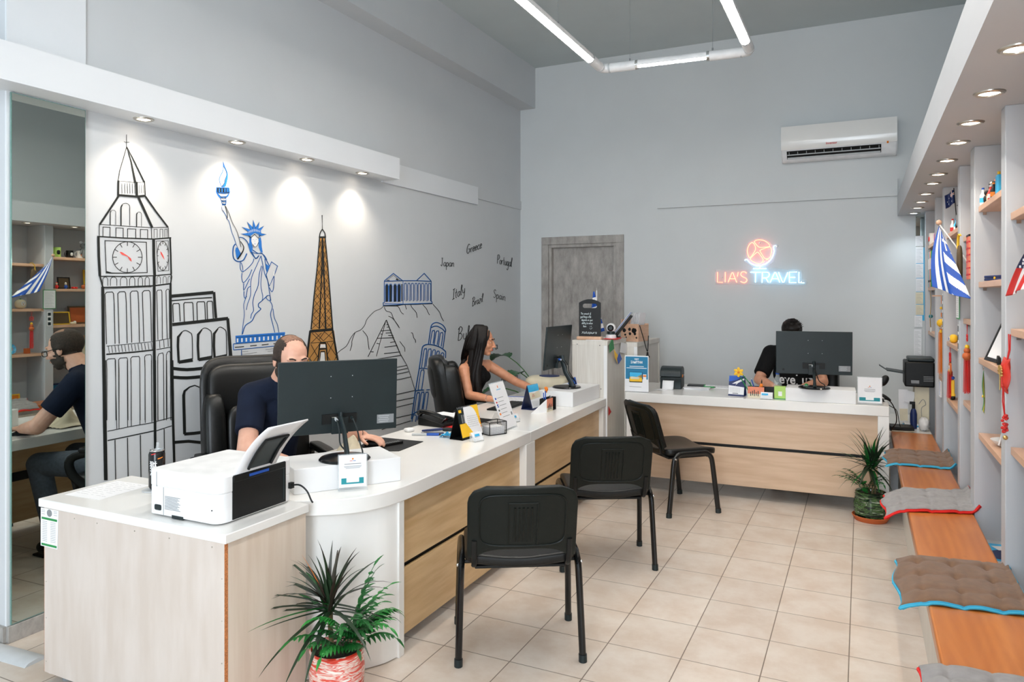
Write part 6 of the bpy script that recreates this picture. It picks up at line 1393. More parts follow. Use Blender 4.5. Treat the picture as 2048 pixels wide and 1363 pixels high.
def blue_toy():
    t = item('wooden_toy', 'blue and yellow wooden toy figure on the lowest shelf of the souvenir section', 'toy', (.545, 5.62, .915)); M('blue').box((0, .03, .075), (.02, .035, .13), Rx(-.2)).build('back', t, bevel=.003); M('yellow').box((0, -.01, .07), (.02, .05, .12), Rx(-.1)).build('body', t, bevel=.003); m = M('black'); sell(m, (0, 0, .015), (.016, .05, .015), .7, .7); m.build('base', t); M('blue').sphere((0, -.02, .145), .012, 10, 8).build('head', t); M('yellow').bb(-.014, .014, -.035, .03, .028, .04).build('stripe', t)
blue_toy()
frame('dark blue picture leaning on the base board behind the far cushion', (.66, 5.10, .4005), .22, .26, 'navy', 'posterblue', 10)
# far sections
tassel('yellow_tassel', 'long yellow tassel with a round gold lantern bead hanging in front of the far shelves', (.528, 6.17, 1.60), [('bead', .03, .010, 'yellow'), ('knot', .05, .014, 'orange'), ('bead', .06, .030, 'yellow'), ('bead', .05, .008, 'orange')], .33, 'orange', r=.020)
M_ = M('shelf_wood').bb(.47, .528, 6.13, 6.20, 1.60, 1.61).build('hook_rail'); tag(M_, 'short wooden hook rail holding the yellow tassel', 'hook rail')
def photo_strip(label, p, h, n):
    t = item('photo_strip', label, 'photos', p); M('paper').bb(-.0012, 0, -.022, .022, -h, 0).build('strip', t); q = M('dark_grey')
    for k in range(n): q.bb(-.002, -.0012, -.016, .016, -h*(k+.85)/n, -h*(k+.2)/n)
    q.build('photo', t, smooth=False)
photo_strip('strip of small dark photos on the divider edge with the notepad', (FX-.001, 4.89, 1.44), .15, 3); photo_strip('vertical white photo strip on the far divider edge', (FX-.001, 5.785, 1.62), .24, 4)
frame('small white framed photo under the shelf with the yellow tassel', (.525, 6.2, .86), .09, .12, 'white', 'blue', 0)
def binders():
    ms = ('teal', 'white', 'purple', 'yellow', 'green'); lb = ('turquoise', 'white', 'purple', 'yellow', 'green'); mat('purple', (150, 60, 140), .5)
    for k, m in enumerate(ms):
        t = item('ring_binder', lb[k]+' ring binder standing on the far shelf', 'binder', (.64, 7.19-.06*k, 1.68), 0, 'ring binders on the far shelf'); M(m).bb(-.12, .12, -.025, .025, 0, .30).build('cover', t, bevel=.003); M('paper').bb(-.1215, -.12, -.014, .014, .15, .24).build('spine_label', t); M('black').cyl((-.1225, 0, .05), (-.1205, 0, .05), .010, n=12).build('finger_hole', t)
binders()
mug('round white mug on the far top shelf', (.57, 7.15, 2.04), .10, .05, 'white', 'red'); sbottle('slim purple bottle on the far top shelf', (.56, 7.02, 2.04), .14, .012, 'purple', 'purple'); 
def lanyards():
    t = item('key_lanyards', 'keys and lanyards hanging under the shelf with the ring binders', 'keys', (.527, 7.05, 1.652))
    for k, m in enumerate(('lightgrey', 'black', 'pouchbrown', 'yellow')): M(m).tube(smoothpts([(0, -.03+.02*k, 0), (.004, -.03+.022*k, -.12), (-.003, -.035+.024*k, -.22), (0, -.03+.02*k, -.30-.03*(k % 2))], 3), .006, 6, sy=.4).build('lanyard', t)
    M('teal').sphere((0, 0, -.22), .016, 10, 8).build('charm', t)
    for k in range(3): M('steel').bb(-.003, .003, -.03+.025*k, -.02+.025*k, -.37, -.31).build('key', t)
lanyards()
# ------------------------------------------------------------------ flags on the shelf fronts
def striped_flag():
    K = Vector((.405, 4.86, 2.01)); pb = Vector((.60, 4.80, 1.70))
    t = item('striped_flag', 'large blue and white striped flag hanging in front of the shelves', 'flag', K)
    BL = onX(1866, 573, .362)-K; BR = onX(1940, 598, .515)-K; TR = Vector((.03, -.05, -.10))
    M('white').cyl((-.0, .002, .01), pb-K, .004, n=8).build('pole', t); M('shelf_wood').sphere((-.001, .004, .018), .016, 14, 10).build('finial', t)
    def f(u, v):
        # u across (0 hoist side at the wall .. 1 viewer side), v down
        top = Vector((0, 0, 0))+(TR*0.55)*(1-u)
        bot = BR+(BL-BR)*u; w = .25+.75*v
        p = top+(bot-top)*v; mid = (bot+top)*.5
        fold = .022*math.sin(u*9.0+1.0)*v*(1-.2*v); p += Vector((fold*.5, fold*.8, 0))
        p += Vector((-.02*math.sin(PI*v)*u, .0, -.02*u*(1-u)*v))
        return p
    q = MB(); N = 9; q.use('flagblue'); q.use('white')
    nu, nv = 110, 90
    vs_ = [f(i/nu, j/nv) for i in range(nu+1) for j in range(nv+1)]
    n0 = len(q.v); q.v += [tuple(v) for v in vs_]
    for i in range(nu):
        for j in range(nv):
            u = (i+.5)/nu; v = (j+.5)/nv
            if u > .42: s = (u-.42)/.58*4.99; blue = int(s+v*.0) % 2 == 0
            else:
                s = (v*6.2+u*2.2); blue = int(s) % 2 == 0
                if v < .30: blue = not (.12 < v < .17 or .2 < u < .27)
            q.f.append((i*(nv+1)+j, (i+1)*(nv+1)+j, (i+1)*(nv+1)+j+1, i*(nv+1)+j+1)); q.m.append(0 if blue else 1)
    q.build('cloth', t, solid=.001, ang=80)
mat('flagblue', (14, 74, 164), 0.65)
striped_flag()
def starred_flag():
    K = onX(2052, 500, .47); t = item('starred_flag', 'red and white striped flag with a starred corner at the right edge', 'flag', K)
    M('shelf_wood').cyl((0, 0, .02), (.09, .05, -.16), .004, n=8).build('pole', t)
    P00 = Vector((0, 0, 0)); P10 = onX(2012, 592, .455)-K; P11 = onX(2062, 574, .462)-K; P01 = Vector((.03, -.12, -.04))
    def f(u, v):
        p = P00*(1-u)*(1-v)+P01*v*(1-u)+P10*u*(1-v)+P11*u*v; c = .5*(1-abs(2*v-1)); return p+Vector((.010*math.sin(v*8), .012*math.sin(v*8+u*2), .012*math.sin(u*PI)*(1-v)))
    q = MB(); q.use('red'); q.use('white'); q.use('flagnavy'); nu, nv = 30, 39; q.v += [tuple(f(i/nu, j/nv)) for i in range(nu+1) for j in range(nv+1)]
    for i in range(nu):
        for j in range(nv):
            u = (i+.5)/nu; s = int((j+.5)/nv*7); q.f.append((i*(nv+1)+j, (i+1)*(nv+1)+j, (i+1)*(nv+1)+j+1, i*(nv+1)+j+1)); q.m.append(2 if u < .45 else s % 2)
    fl = q.build('cloth', t, solid=.001, ang=80); st = M('white')
    for i in range(5):
        for j in range(7):
            c = f(.06+.085*i, .08+.13*j+.06*(i % 2)*.5); 
            st.box(c+Vector((-.002, -.002, 0)), (.004, .008, .008))
    st.build('star_print', fl, smooth=False)
mat('flagnavy', (30, 46, 86), 0.6)
starred_flag()
def red_charm():
    K = onY(2019, 668, 3.33); t = item('red_organza_charm', 'red organza charm with a gold tree and beads hanging from the right shelf', 'hanging ornament', K)
    w = .035
    for s in (-1, 1): M('red').tube([(0, s*.018, 0), (0, s*.012, -.06), (-.01, s*.003, -.115)], .0022, 5).build('cord', t)
    def f(u, v): a = (u-.5); return (-.015+.012*math.sin(u*9+v*3), (a*.11)*(1-.3*v), -.11-.10*v+.02*math.sin(u*8))
    M('organza').grid(f, 12, 8).build('organza', t, solid=.001)
    m = M('gold'); c = Vector((-.03, 0, -.155)); m.tube([c+Vector((0, 0, -.06)), c+Vector((0, .002, -.02)), c], .003, 6)
    for k in range(9):
        a = PI*(k+.5)/9; m.tube([c+Vector((0, 0, -.02)), c+Vector((0, .022*math.cos(a), .02*math.sin(a))), c+Vector((-.002, .036*math.cos(a+.2), .032*math.sin(a+.2)))], .0016, 5); m.sphere(c+Vector((0, .036*math.cos(a+.2), .032*math.sin(a+.2))), .0045, 6, 5); m.sphere(c+Vector((0, .024*math.cos(a-.1), .022*math.sin(a-.1))), .004, 6, 5)
    m.build('gold_tree', t)
    for s in (-1, 1): M('red').tube([(-.02, s*.010, -.2), (-.02, s*.016, -.26), (-.015, s*.004, -.32)], .002, 5).build('cord', t)
    rn = random.Random(2)
    m = M('red')
    for k in range(22): m.sphere((-.015+rn.uniform(-.008, .008), rn.uniform(-.014, .014), -.31-rn.random()*.07), .006, 6, 5)
    m.build('bead_cluster', t); M('gold').sphere((-.015, -.012, -.395), .009, 10, 8).build('bell', t)
mat('organza', (226, 60, 44), 0.5, alpha=0.7); mat('gold', (214, 178, 110), 0.3, 0.8)
red_charm()
# ------------------------------------------------------------------ corner behind the rear desk: counter, printer, clutter
def corner():
    t = thing('corner_counter', 'low white counter filling the far right corner behind the bench', 'counter', (.35, 7.09, 0)); M('white_lam').bb(-.15, .15, -.515, .515, .48, .515).build('counter_top', t, bevel=.002)
    for y in (-.49, .49): M('white_matte').bb(-.14, .14, y-.012, y+.012, 0, .48).build('side', t)
    # wall strip mirror with notes
    ms = item('strip_mirror', 'narrow bluish mirror strip in the far right corner above the pinned notes', 'mirror', (.485, BY, 1.6)); M('mirror').bb(-.035, .035, -.006, -.002, .45, .74).build('glass', ms, smooth=False); M('mirror_edge').bb(-.036, .036, -.002, 0, .449, .741).build('backing', ms)
    bd = item('pinboard_strip', 'narrow turquoise pinboard strip under the corner mirror', 'pinboard', (.485, BY, 1.6)); M('skyblue').bb(-.033, .034, -.008, 0, -.22, .448).build('board', bd)
    rn = random.Random(5)
    for k, (z1, z0, m) in enumerate(((2.155, 2.06, 'paper'), (2.055, 1.905, 'paper'), (1.90, 1.77, 'paper'), (1.765, 1.645, 'paper'), (1.64, 1.53, 'cream'), (1.525, 1.43, 'cream'), (1.425, 1.32, 'paper'), (1.30, 1.06, 'paper'), (1.05, .90, 'lightgrey'))):
        x0 = .445+rn.uniform(-.006, .006)-(.01 if k > 6 else 0); w_ = .062
        n = item('pinned_note', ['topmost white note', 'second note, long and white,', 'third note from the top, written on,', 'fourth note from the top', 'upper yellowish note', 'lower yellowish note', 'white note under the yellowish ones', 'long curled receipt', 'greyish sheet lowest in the column'][k]+' pinned in the far right corner', 'note', (x0+w_/2, BY-.010, z0), 0, 'notes pinned in the corner'); M(m).bb(-w_/2, w_/2, -.001, .0, 0, z1-z0).build('sheet', n, smooth=False); q = M('grey')
        for j in range(max(2, int((z1-z0)/.014))): q.bb(-w_/2+.006, w_/2-.008-.01*(j % 3), -.0016, -.001, .008+.013*j, .0095+.013*j)
        q.build('handwriting', n, smooth=False)
    # black multifunction printer
    p = thing('printer', 'black multifunction printer on a stack in the far right corner', 'printer', (.425, 6.93, .86)); 
    M('black').bb(-.105, .11, -.16, .16, 0, .205).build('body', p, bevel=.012, seg=3); M('dark_grey').bb(-.08, .11, -.15, .15, .2055, .235).build('document_feeder', p, bevel=.01); M('grey').bb(-.06, .00, -.164, -.158, .028, .055).build('side_window', p, bevel=.004)
    M('dark_grey').prism([(-.106, -.11, .10), (-.106, .11, .10), (-.235, .11, .118), (-.235, -.11, .118)], (0, 0, .010)).build('output_tray', p); M('dark_grey').prism([(-.235, -.05, .118), (-.235, .05, .118), (-.29, .05, .155), (-.29, -.05, .155)], (0, 0, .006)).build('tray_flap', p)
    q = M('grey')
    for k in range(4): q.bb(.03, .1, -.1615, -.158, .05+.012*k, .054+.012*k)
    q.build('vent', p, smooth=False)
    s = thing('magazine_box', 'cream cardboard box under the black printer', 'box', (.455, 6.95, .515)); M('cream').bb(-.06, .045, -.12, .12, 0, .341).build('box_body', s, bevel=.002); M('grey').tube(smoothpts([(-.03, -.121, .20), (.0, -.121, .24), (.02, -.121, .20), (-.01, -.121, .17), (-.01, -.121, .10)], 4), .002, 5).build('drawn_face', s)
    s = thing('paper_pile', 'white and patterned papers hanging beside the cream box', 'papers', (.36, 6.86, .515)); M('paper').box((.0, 0, .25), (.07, .004, .10), Ry(.2)).build('sheet', s); M('paper').box((-.045, .01, .18), (.07, .004, .26), Ry(-.02)).build('sheet', s); M('cream').box((-.042, .005, .10), (.06, .003, .10), Ry(-.04)).build('map_print', s)
    b = thing('spray_bottle', 'dark blue bottle with a black nozzle in the far right corner', 'bottle', (.385, 6.80, .515)); M('navy').lathe([(.024, 0), (.026, .01), (.026, .12), (.02, .15), (.012, .165)], n=20).build('bottle_body', b); M('black').cyl((0, 0, .165), (0, 0, .20), .012, n=12).build('neck', b); M('black').box((-.008, 0, .21), (.04, .015, .022)).build('nozzle', b)
    r = thing('router', 'flat black router box with cables on the corner counter', 'router', (.29, 6.68, .516), .08); M('black').bb(-.085, .085, -.08, .08, .004, .036).build('case', r, bevel=.003); M('black').bb(-.08, .08, -.07, .07, 0, .004).build('foot', r)
    c = thing('crumpled_bag', 'crumpled white plastic bag in the far right corner', 'bag', (.455, 6.72, .516)); rn = random.Random(8); m = MB().use('white'); m.sphere((0, 0, .055), (.04, .06, .055), 18, 12); m.v = [(x+rn.uniform(-.006, .006), y+rn.uniform(-.008, .008), max(0, z+rn.uniform(-.008, .008))) for x, y, z in m.v]; m.build('bag_body', c, ang=180)
    c = thing('letter_tray', 'pale blue and white stack of letters beside the router', 'papers', (.36, 6.84, .516), .1)
    for k in range(3): M(('paper', 'skyblue', 'white')[k]).bb(-.05+.004*k, .06, -.05, .05, .013*k, .012+.013*k).build('letter', c)
    cable('power_cable', 'black cables dropping from the rear desk behind the sign holder', [(.12, 6.12, .83), (.19, 6.2, .81), (.235, 6.3, .72), (.245, 6.4, .62), (.22, 6.5, .55), (.27, 6.56, .54), (.30, 6.60, .53)], .004)
    cable('network_cable', 'thin black cable looping down to the router', [(.10, 6.10, .835), (.21, 6.30, .75), (.25, 6.45, .70), (.27, 6.55, .60), (.28, 6.60, .556)], .003)
    cable('router_cable', 'pale cable curled in front of the router', [(.22, 6.57, .5235), (.27, 6.56, .526), (.33, 6.57, .525), (.38, 6.60, .524)], .003, 'cream')
    d_ = thing('desk_lamp', 'black curved object behind the right sign holder on the rear desk', 'lamp', (.155, 6.20, .80)); m = M('black'); sell(m, (.0, 0, .16), (.028, .03, .045), .9, .9, Ry(.5)); m.build('lamp_head', d_); M('black').tube(smoothpts([(-.01, 0, .13), (-.03, 0, .08), (-.02, 0, .03), (0, 0, .0)], 4), .006, 8).build('arm', d_); m = M('black'); sell(m, (.01, 0, .035), (.045, .03, .012), .9, .9, Ry(.6)); m.build('lamp_foot', d_)
corner()
# ------------------------------------------------------------------ things on the divider cabinets
def chalkboard():
    z = 1.232; w, h = .19, .325; c = onY(1177, 672, 5.80)
    b = thing('chalkboard', 'small black chalkboard with white handwriting in a wooden foot', 'chalkboard', (c.x, 5.83, z), math.radians(4))
    # board with arched top and a handle slot: outer ring around slot built from two halves
    R = .19; top = []; zt = h+.02
    for k in range(13): x = w/2-w*k/12; top.append((x, zt-.030*(2*x/w)**2))
    sl0, sl1, sz0, sz1 = -.058, .058, h-.055, h-.018
    L_ = [(-w/2, .02), (w/2, .02), (w/2, sz0), (-w/2, sz0)]; M_ = MB().use('black_ink')
    M_.prism([(x, 0, zz) for x, zz in L_], (0, .012, 0))
    slot = [(sl1-.012+.018*math.sin(a), (sz0+sz1)/2-.0185*math.cos(a)) for a in (PI*k/8 for k in range(9))]
    up = [(w/2, sz0)]+top+[(-w/2, sz0)]+[(-x, zz) for x, zz in slot]+[(x, zz) for x, zz in reversed(slot)]
    half = [(0, sz0)]+[(x, zz) for x, zz in slot]+[(0, sz1)]
    rt = [(.0, sz1), (0, zt)]+[(x, zz) for x, zz in reversed(top) if x > 1e-4]+[(w/2, sz0)]+[(x, zz) for x, zz in slot]
    M_.prism([(x, 0, zz) for x, zz in rt], (0, .012, 0)); M_.prism([(-x, 0, zz) for x, zz in reversed(rt)], (0, .012, 0)); M_.build('board', b, smooth=False)
    q = MB().use('chalk'); to3 = lambda p: Vector((p[0], -.0006, p[1]))
    for k, (tx, x) in enumerate((('The amount of', -.078), ('good things in life', -.082), ('depends on your', -.072), ('ability to notice', -.070), ('them', -.058))): handwrite(q, tx, (x, .215-.027*k), (1, 0), (0, 1), .0085, .0016, to3, .92 if k != 1 else .78)
    for s in ([(.005, .118), (.004, .106)], [(.016, .12), (.014, .108)], [(-.002, .098), (.01, .090), (.024, .104)]): ribbon(q, s, .0016, to3)
    q.build('chalk_writing', b, smooth=False)
    q = MB().use('chalk'); put_text(q, 'Χαλαρωσε', .026, (-.005, -.0006, .060), (1, 0, 0), (0, 0, 1), shear=.25); q.build('chalk_writing', b, smooth=False)
    M('shelf_wood').bb(-w/2-.015, w/2+.015, -.035, .045, 0, .03).build('wooden_foot', b, bevel=.012, seg=3)
mat('chalk', (225, 238, 240), 0.8)
chalkboard()
def cabinet_top():
    z = 1.2325
    # flag rolled round its pole
    f = thing('striped_flag', 'small blue and white striped flag standing behind the chalkboard', 'flag', (-2.075, 5.99, z)); M('white').cyl((0, 0, 0), (.0, .01, .42), .004, n=8).build('pole', f); M('steel').cyl((0, .01, .42), (0, .01, .445), .005, .001, 8).build('finial', f); M('shelf_wood').cyl((0, 0, 0), (0, 0, .018), .04, n=20).build('foot', f)
    def g(u, v): w_ = .012+.095*v**1.1; return (-.02+ (u-.3)*w_*1.3+.004*math.sin(u*12), .0-.02*math.cos(u*9)*v-.012, .41-.39*v+.05*u*v)
    q = MB(); q.use('flagblue'); q.use('white'); nu, nv = 16, 36; q.v += [g(i/nu, j/nv) for i in range(nu+1) for j in range(nv+1)]
    for i in range(nu):
        for j in range(nv): q.f.append((i*(nv+1)+j, (i+1)*(nv+1)+j, (i+1)*(nv+1)+j+1, i*(nv+1)+j+1)); q.m.append(int(j/nv*8.99) % 2)
    q.build('cloth', f, solid=.001)
    c = thing('security_camera', 'white and black ball-shaped camera on the whitewashed cabinet', 'camera', (-1.955, 6.03, z), math.radians(12)); M('white').lathe([(.046, 0), (.048, .006), (.044, .034), (.03, .042), (0, .044)], n=28, cap=False).build('base', c); m = M('dark_grey'); m.lathe([(.034, .040), (.036, .055), (.030, .07)], n=24); m.build('neck', c); M('white').sphere((0, 0, .095), .042, 22, 14).build('head', c); M('black_gloss').sphere((0, -.012, .095), .034, 22, 14).build('face', c); M('dark_grey').cyl((0, -.0455, .095), (0, -.038, .095), .016, n=20).build('lens', c)
    b = thing('wooden_letter_box', 'wooden letter box with a black world map print on the rear whitewashed cabinet', 'box', (-1.885, 6.52, 1.1905), math.radians(-12)); 
    for a in ((-.09, .09, -.10, -.092), (-.09, .09, .092, .10)): M('shelf_wood').bb(a[0], a[1], a[2], a[3], 0, .16).build('side', b)
    for a in ((-.09, -.082), (.082, .09)): M('shelf_wood').bb(a[0], a[1], -.092, .092, 0, .20 if a[0] < 0 else .15).build('end', b)
    mp = M('black'); rn = random.Random(6)
    for cx_, cz_, s in ((-.055, .10, .022), (-.045, .06, .012), (-.035, .035, .010), (.0, .11, .018), (.005, .07, .016), (.045, .10, .030), (.055, .07, .015), (.07, .035, .010)):
        pts = [(cx_+s*(.7+.3*rn.random())*math.cos(a), -.1006, cz_+s*(.7+.3*rn.random())*math.sin(a)) for a in (2*PI*k/9 for k in range(9))]; mp.prism(pts, (0, .0008, 0))
    mp.build('map_print', b, smooth=False)
    for k in range(6): M('paper').box((-.02+.016*k, .02, .17+.006*(k % 3)), (.004, .12, .16), Ry(.18)).build('letter', b)
    q = thing('document_holder', 'slanted black document holder with blue-edged papers behind the white camera', 'document holder', (-1.99, 6.23, z), math.radians(10)); R = Ry(math.radians(38)); M('black').box(R @ Vector((0, 0, .13))+Vector((.0, 0, 0)), (.02, .12, .24), R).build('holder', q, bevel=.003)
    for k in range(3): M(('lightgrey', 'blue', 'paper')[k]).box(R @ Vector((-.013-.005*k, 0, .15)), (.004, .11, .24), R).build('paper', q)
    M('black').bb(-.03, .05, -.05, .05, 0, .012).build('foot', q)
    q = thing('speaker', 'small black speaker behind the monitor on the whitewashed cabinet', 'speaker', (-2.17, 5.95, z)); M('black').bb(-.035, .03, -.04, .04, 0, .10).build('case', q, bevel=.008); M('dark_grey').cyl((0, -.0405, .05), (0, -.043, .05), .022, n=18).build('cone', q)
    sheet('paper_slip', 'white and red paper slips lying on the front edge of the whitewashed cabinet', 'paper', (-2.02, 5.79), 0, .15, .03, 1.2325, th=.003)
    # prayer flags draped over the cabinet side
    pf = thing('bunting', 'string of small red, white, green, yellow and blue flags draped over the cabinet', 'bunting', (-1.893, 5.80, 1.236))
    def fl(m, pts): M(m).prism(pts, (.0015, 0, 0)).build('pennant', pf, smooth=False)
    def px(u, v, x=-1.893): p = onX(u, v, x); return p-Vector((-1.893, 5.80, 1.236))
    k = 8.521; g2 = lambda a, b_, x=-1.8935: px(1200+a/k, 640+b_/k, x)
    fl('green', [g2(200, 320), g2(225, 350), g2(240, 485), g2(165, 552), g2(158, 420)]); fl('yellow', [g2(236, 490), g2(270, 555), g2(304, 595), g2(286, 660), g2(306, 748), g2(255, 640)]); fl('blue', [g2(328, 550), g2(372, 660), g2(312, 748), g2(288, 660)]); fl('paper', [g2(360, 375), g2(470, 400), g2(440, 570), g2(340, 545)])
    M('red').bb(-.10, .004, .10, .34, .0, .004).build('pennant', pf); M('red').tube([(.002, .1, .0), (.004, .2, -.004), (.004, .3, .0)], .004, 6).build('cord', pf)
    fl('red', [px(1217, 812), px(1222.5, 823), px(1217, 831)])
    cable('lanyard', 'black and orange lanyard hanging from the wooden letter box', [(-1.80, 6.38, 1.34), (-1.775, 6.42, 1.22), (-1.765, 6.46, 1.14), (-1.76, 6.50, 1.10), (-1.76, 6.52, 1.155), (-1.765, 6.55, 1.24)], .004)
    m = M('black'); m.lathe([(.004, .05), (.010, .04), (.008, .03), (.012, .022), (.020, .008), (.022, 0)], (-1.76, 6.50, 1.045), 14); tag(m.build('lanyard_stopper'), 'black bell-shaped end of the lanyard above the blue poster', 'lanyard stopper')
    q = thing('triangular_pennant', 'blue triangular pennant on the riser behind the second monitor', 'pennant', (-2.19, 5.66, .871)); M('blue').prism([(-.02, 0, 0), (.06, 0, 0), (.045, 0, .06), (.0, 0, .04)], (0, .004, 0)).build('cloth', q)
    # beige device beside the plant
    q = thing('beige_printer', 'beige rounded printer on the desk behind the woman\'s monitor', 'printer', (-2.48, 5.86, .757), math.radians(15)); m = M('cream'); sell(m, (0, 0, .075), (.19, .13, .075), .45, .5); m.build('body', q); m = M('navy'); sell(m, (.02, -.02, .15), (.09, .07, .008), .6, .9); m.build('lid_window', q)
    s1 = sheet('document_folder', 'open folder of papers with a blue edge under the woman\'s arm', 'folder', (-2.50, 5.28), math.radians(10), .26, .30, .7575, th=.012, lines=10, seed=12); M('blue').bb(-.13, .13, .15, .155, 0, .016).build('blue_edge', s1)
    k = thing('keyboard', 'black keyboard in front of the woman', 'keyboard', (-2.44, 4.98, .7575), math.radians(92)); M('black').bb(-.22, .22, -.07, .07, 0, .012).build('case', k, bevel=.003); m = M('dark_grey')
    for i in range(15):
        for j in range(5): m.bb(-.21+.028*i, -.186+.028*i, -.062+.025*j, -.042+.025*j, .012, .016)
    m.build('keys', k, smooth=False)
    k = thing('keyboard', 'black keyboard in front of the man in the navy t-shirt', 'keyboard', (-2.40, 2.86, .7575), math.radians(-128)); M('black').bb(-.2, .2, -.065, .065, 0, .012).build('case', k, bevel=.003); m = M('dark_grey')
    for i in range(14):
        for j in range(5): m.bb(-.195+.028*i, -.171+.028*i, -.058+.024*j, -.038+.024*j, .012, .016)
    m.build('keys', k, smooth=False)
cabinet_top()
# ------------------------------------------------------------------ plants
mat('leaf_dark', (34, 58, 32), 0.42, c2=(26, 42, 28), scale=6)
mat('leaf_mid', (30, 112, 44), 0.42, c2=(22, 84, 34), scale=6)
mat('leaf_bright', (52, 150, 60), 0.42, c2=(34, 122, 48), scale=6)
mat('leaf_purple', (62, 44, 38), 0.42, c2=(38, 50, 36), scale=5)
mat('leaf_big', (26, 92, 40), 0.3, c2=(18, 70, 32), scale=4)
mat('stem', (122, 104, 72), 0.7); mat('stem_green', (60, 110, 50), 0.6)
def blade(mb, base, az, el, L, w, droop, n=9, fold=.25, tw=0):
    """long pointed leaf as a folded strip with a real ridge"""
    base = Vector(base); d = Vector((math.cos(az)*math.cos(el), math.sin(az)*math.cos(el), math.sin(el))); s = Vector((-math.sin(az), math.cos(az), 0)); vs_ = []; fs = []
    p = base.copy(); e = el
    for i in range(n+1):
        t = i/n; ww = w*(min(1, .35+t*4))*(1-t**2.2)*.5+.0003
        dd = Vector((math.cos(az)*math.cos(e), math.sin(az)*math.cos(e), math.sin(e))); up = s.cross(dd)
        if up.z < 0 and abs(e) < PI/2: up = -up
        ss = s*math.cos(tw*t)+up*math.sin(tw*t)
        vs_ += [p+ss*ww+up*ww*fold, p, p-ss*ww+up*ww*fold]
        p = p+dd*(L/n); e -= droop/n*(.4+1.2*t)
    for i in range(n): fs += [(3*i, 3*i+1, 3*i+4, 3*i+3), (3*i+1, 3*i+2, 3*i+5, 3*i+4)]
    mb.add(vs_, fs)
def frond(mb, base, az, el, L, droop, n=11, lw=.016, ll=.085):
    """arching parlour-palm frond with leaflets on both sides"""
    base = Vector(base); p = base.copy(); e = el; pts = []
    for i in range(n+1):
        dd = Vector((math.cos(az)*math.cos(e), math.sin(az)*math.cos(e), math.sin(e))); pts.append((p.copy(), dd.copy(), e)); p = p+dd*(L/n); e -= droop/n*(.5+t_(i/n))
    mb.tube([q[0] for q in pts], .0014, 4)
    for i in range(3, n+1):
        q, dd, e = pts[i]; t = i/n; l = ll*math.sin(PI*min(1, .25+t*.8))**.6
        for s in (-1, 1): blade(mb, q, az+s*(1.0-.55*t), e*.6-.15, l, lw, .7, 4)
    blade(mb, pts[-1][0], az, pts[-1][2]-.1, ll*.7, lw, .6, 4)
def t_(x): return x
def pot(t, prof, m, soil_r, soil_z, n=40):
    M(m).lathe(prof, n=n, cap=False).build('pot', t)
    M('soil').lathe([(0, soil_z+.006), (soil_r*.6, soil_z+.008), (soil_r, soil_z)], n=24, cap=False).build('soil', t)
def swirl_mat(name, cols, sc=(0.3, 0.3, 5), dist=4, scale=3):
    m = bpy.data.materials.new(name); m.use_nodes = True; nt = m.node_tree; N = nt.nodes; Lk = nt.links; b = N['Principled BSDF']
    tc = N.new('ShaderNodeTexCoord'); mp = N.new('ShaderNodeMapping'); mp.inputs['Scale'].default_value = sc; mp.inputs['Rotation'].default_value = (.25, .2, 0)
    wv = N.new('ShaderNodeTexNoise'); wv.inputs['Scale'].default_value = scale*4; wv.inputs['Detail'].default_value = 3; wv.inputs['Distortion'].default_value = dist*.1
    Lk.new(tc.outputs['Object'], mp.inputs[0]); Lk.new(mp.outputs[0], wv.inputs['Vector']); rp = N.new('ShaderNodeValToRGB'); e = rp.color_ramp.elements
    e[0].position = .36; e[0].color = lin(cols[0]); e[1].position = .66; e[1].color = lin(cols[-1])
    for i, c in enumerate(cols[1:-1]): x = e.new(.36+.30*(i+1)/(len(cols)-1)); x.color = lin(c)
    Lk.new(wv.outputs['Fac'], rp.inputs[0]); Lk.new(rp.outputs[0], b.inputs['Base Color']); b.inputs['Roughness'].default_value = .15; MATS[name] = m
swirl_mat('red_swirl', [(214, 60, 44), (226, 84, 66), (240, 226, 214), (226, 70, 52), (244, 236, 226)], (1.0, 1.0, 5), 6, 3)
swirl_mat('green_swirl', [(10, 24, 14), (22, 46, 28), (84, 116, 66), (16, 32, 20), (170, 184, 160)], (1.0, 1.0, 6), 8, 3)
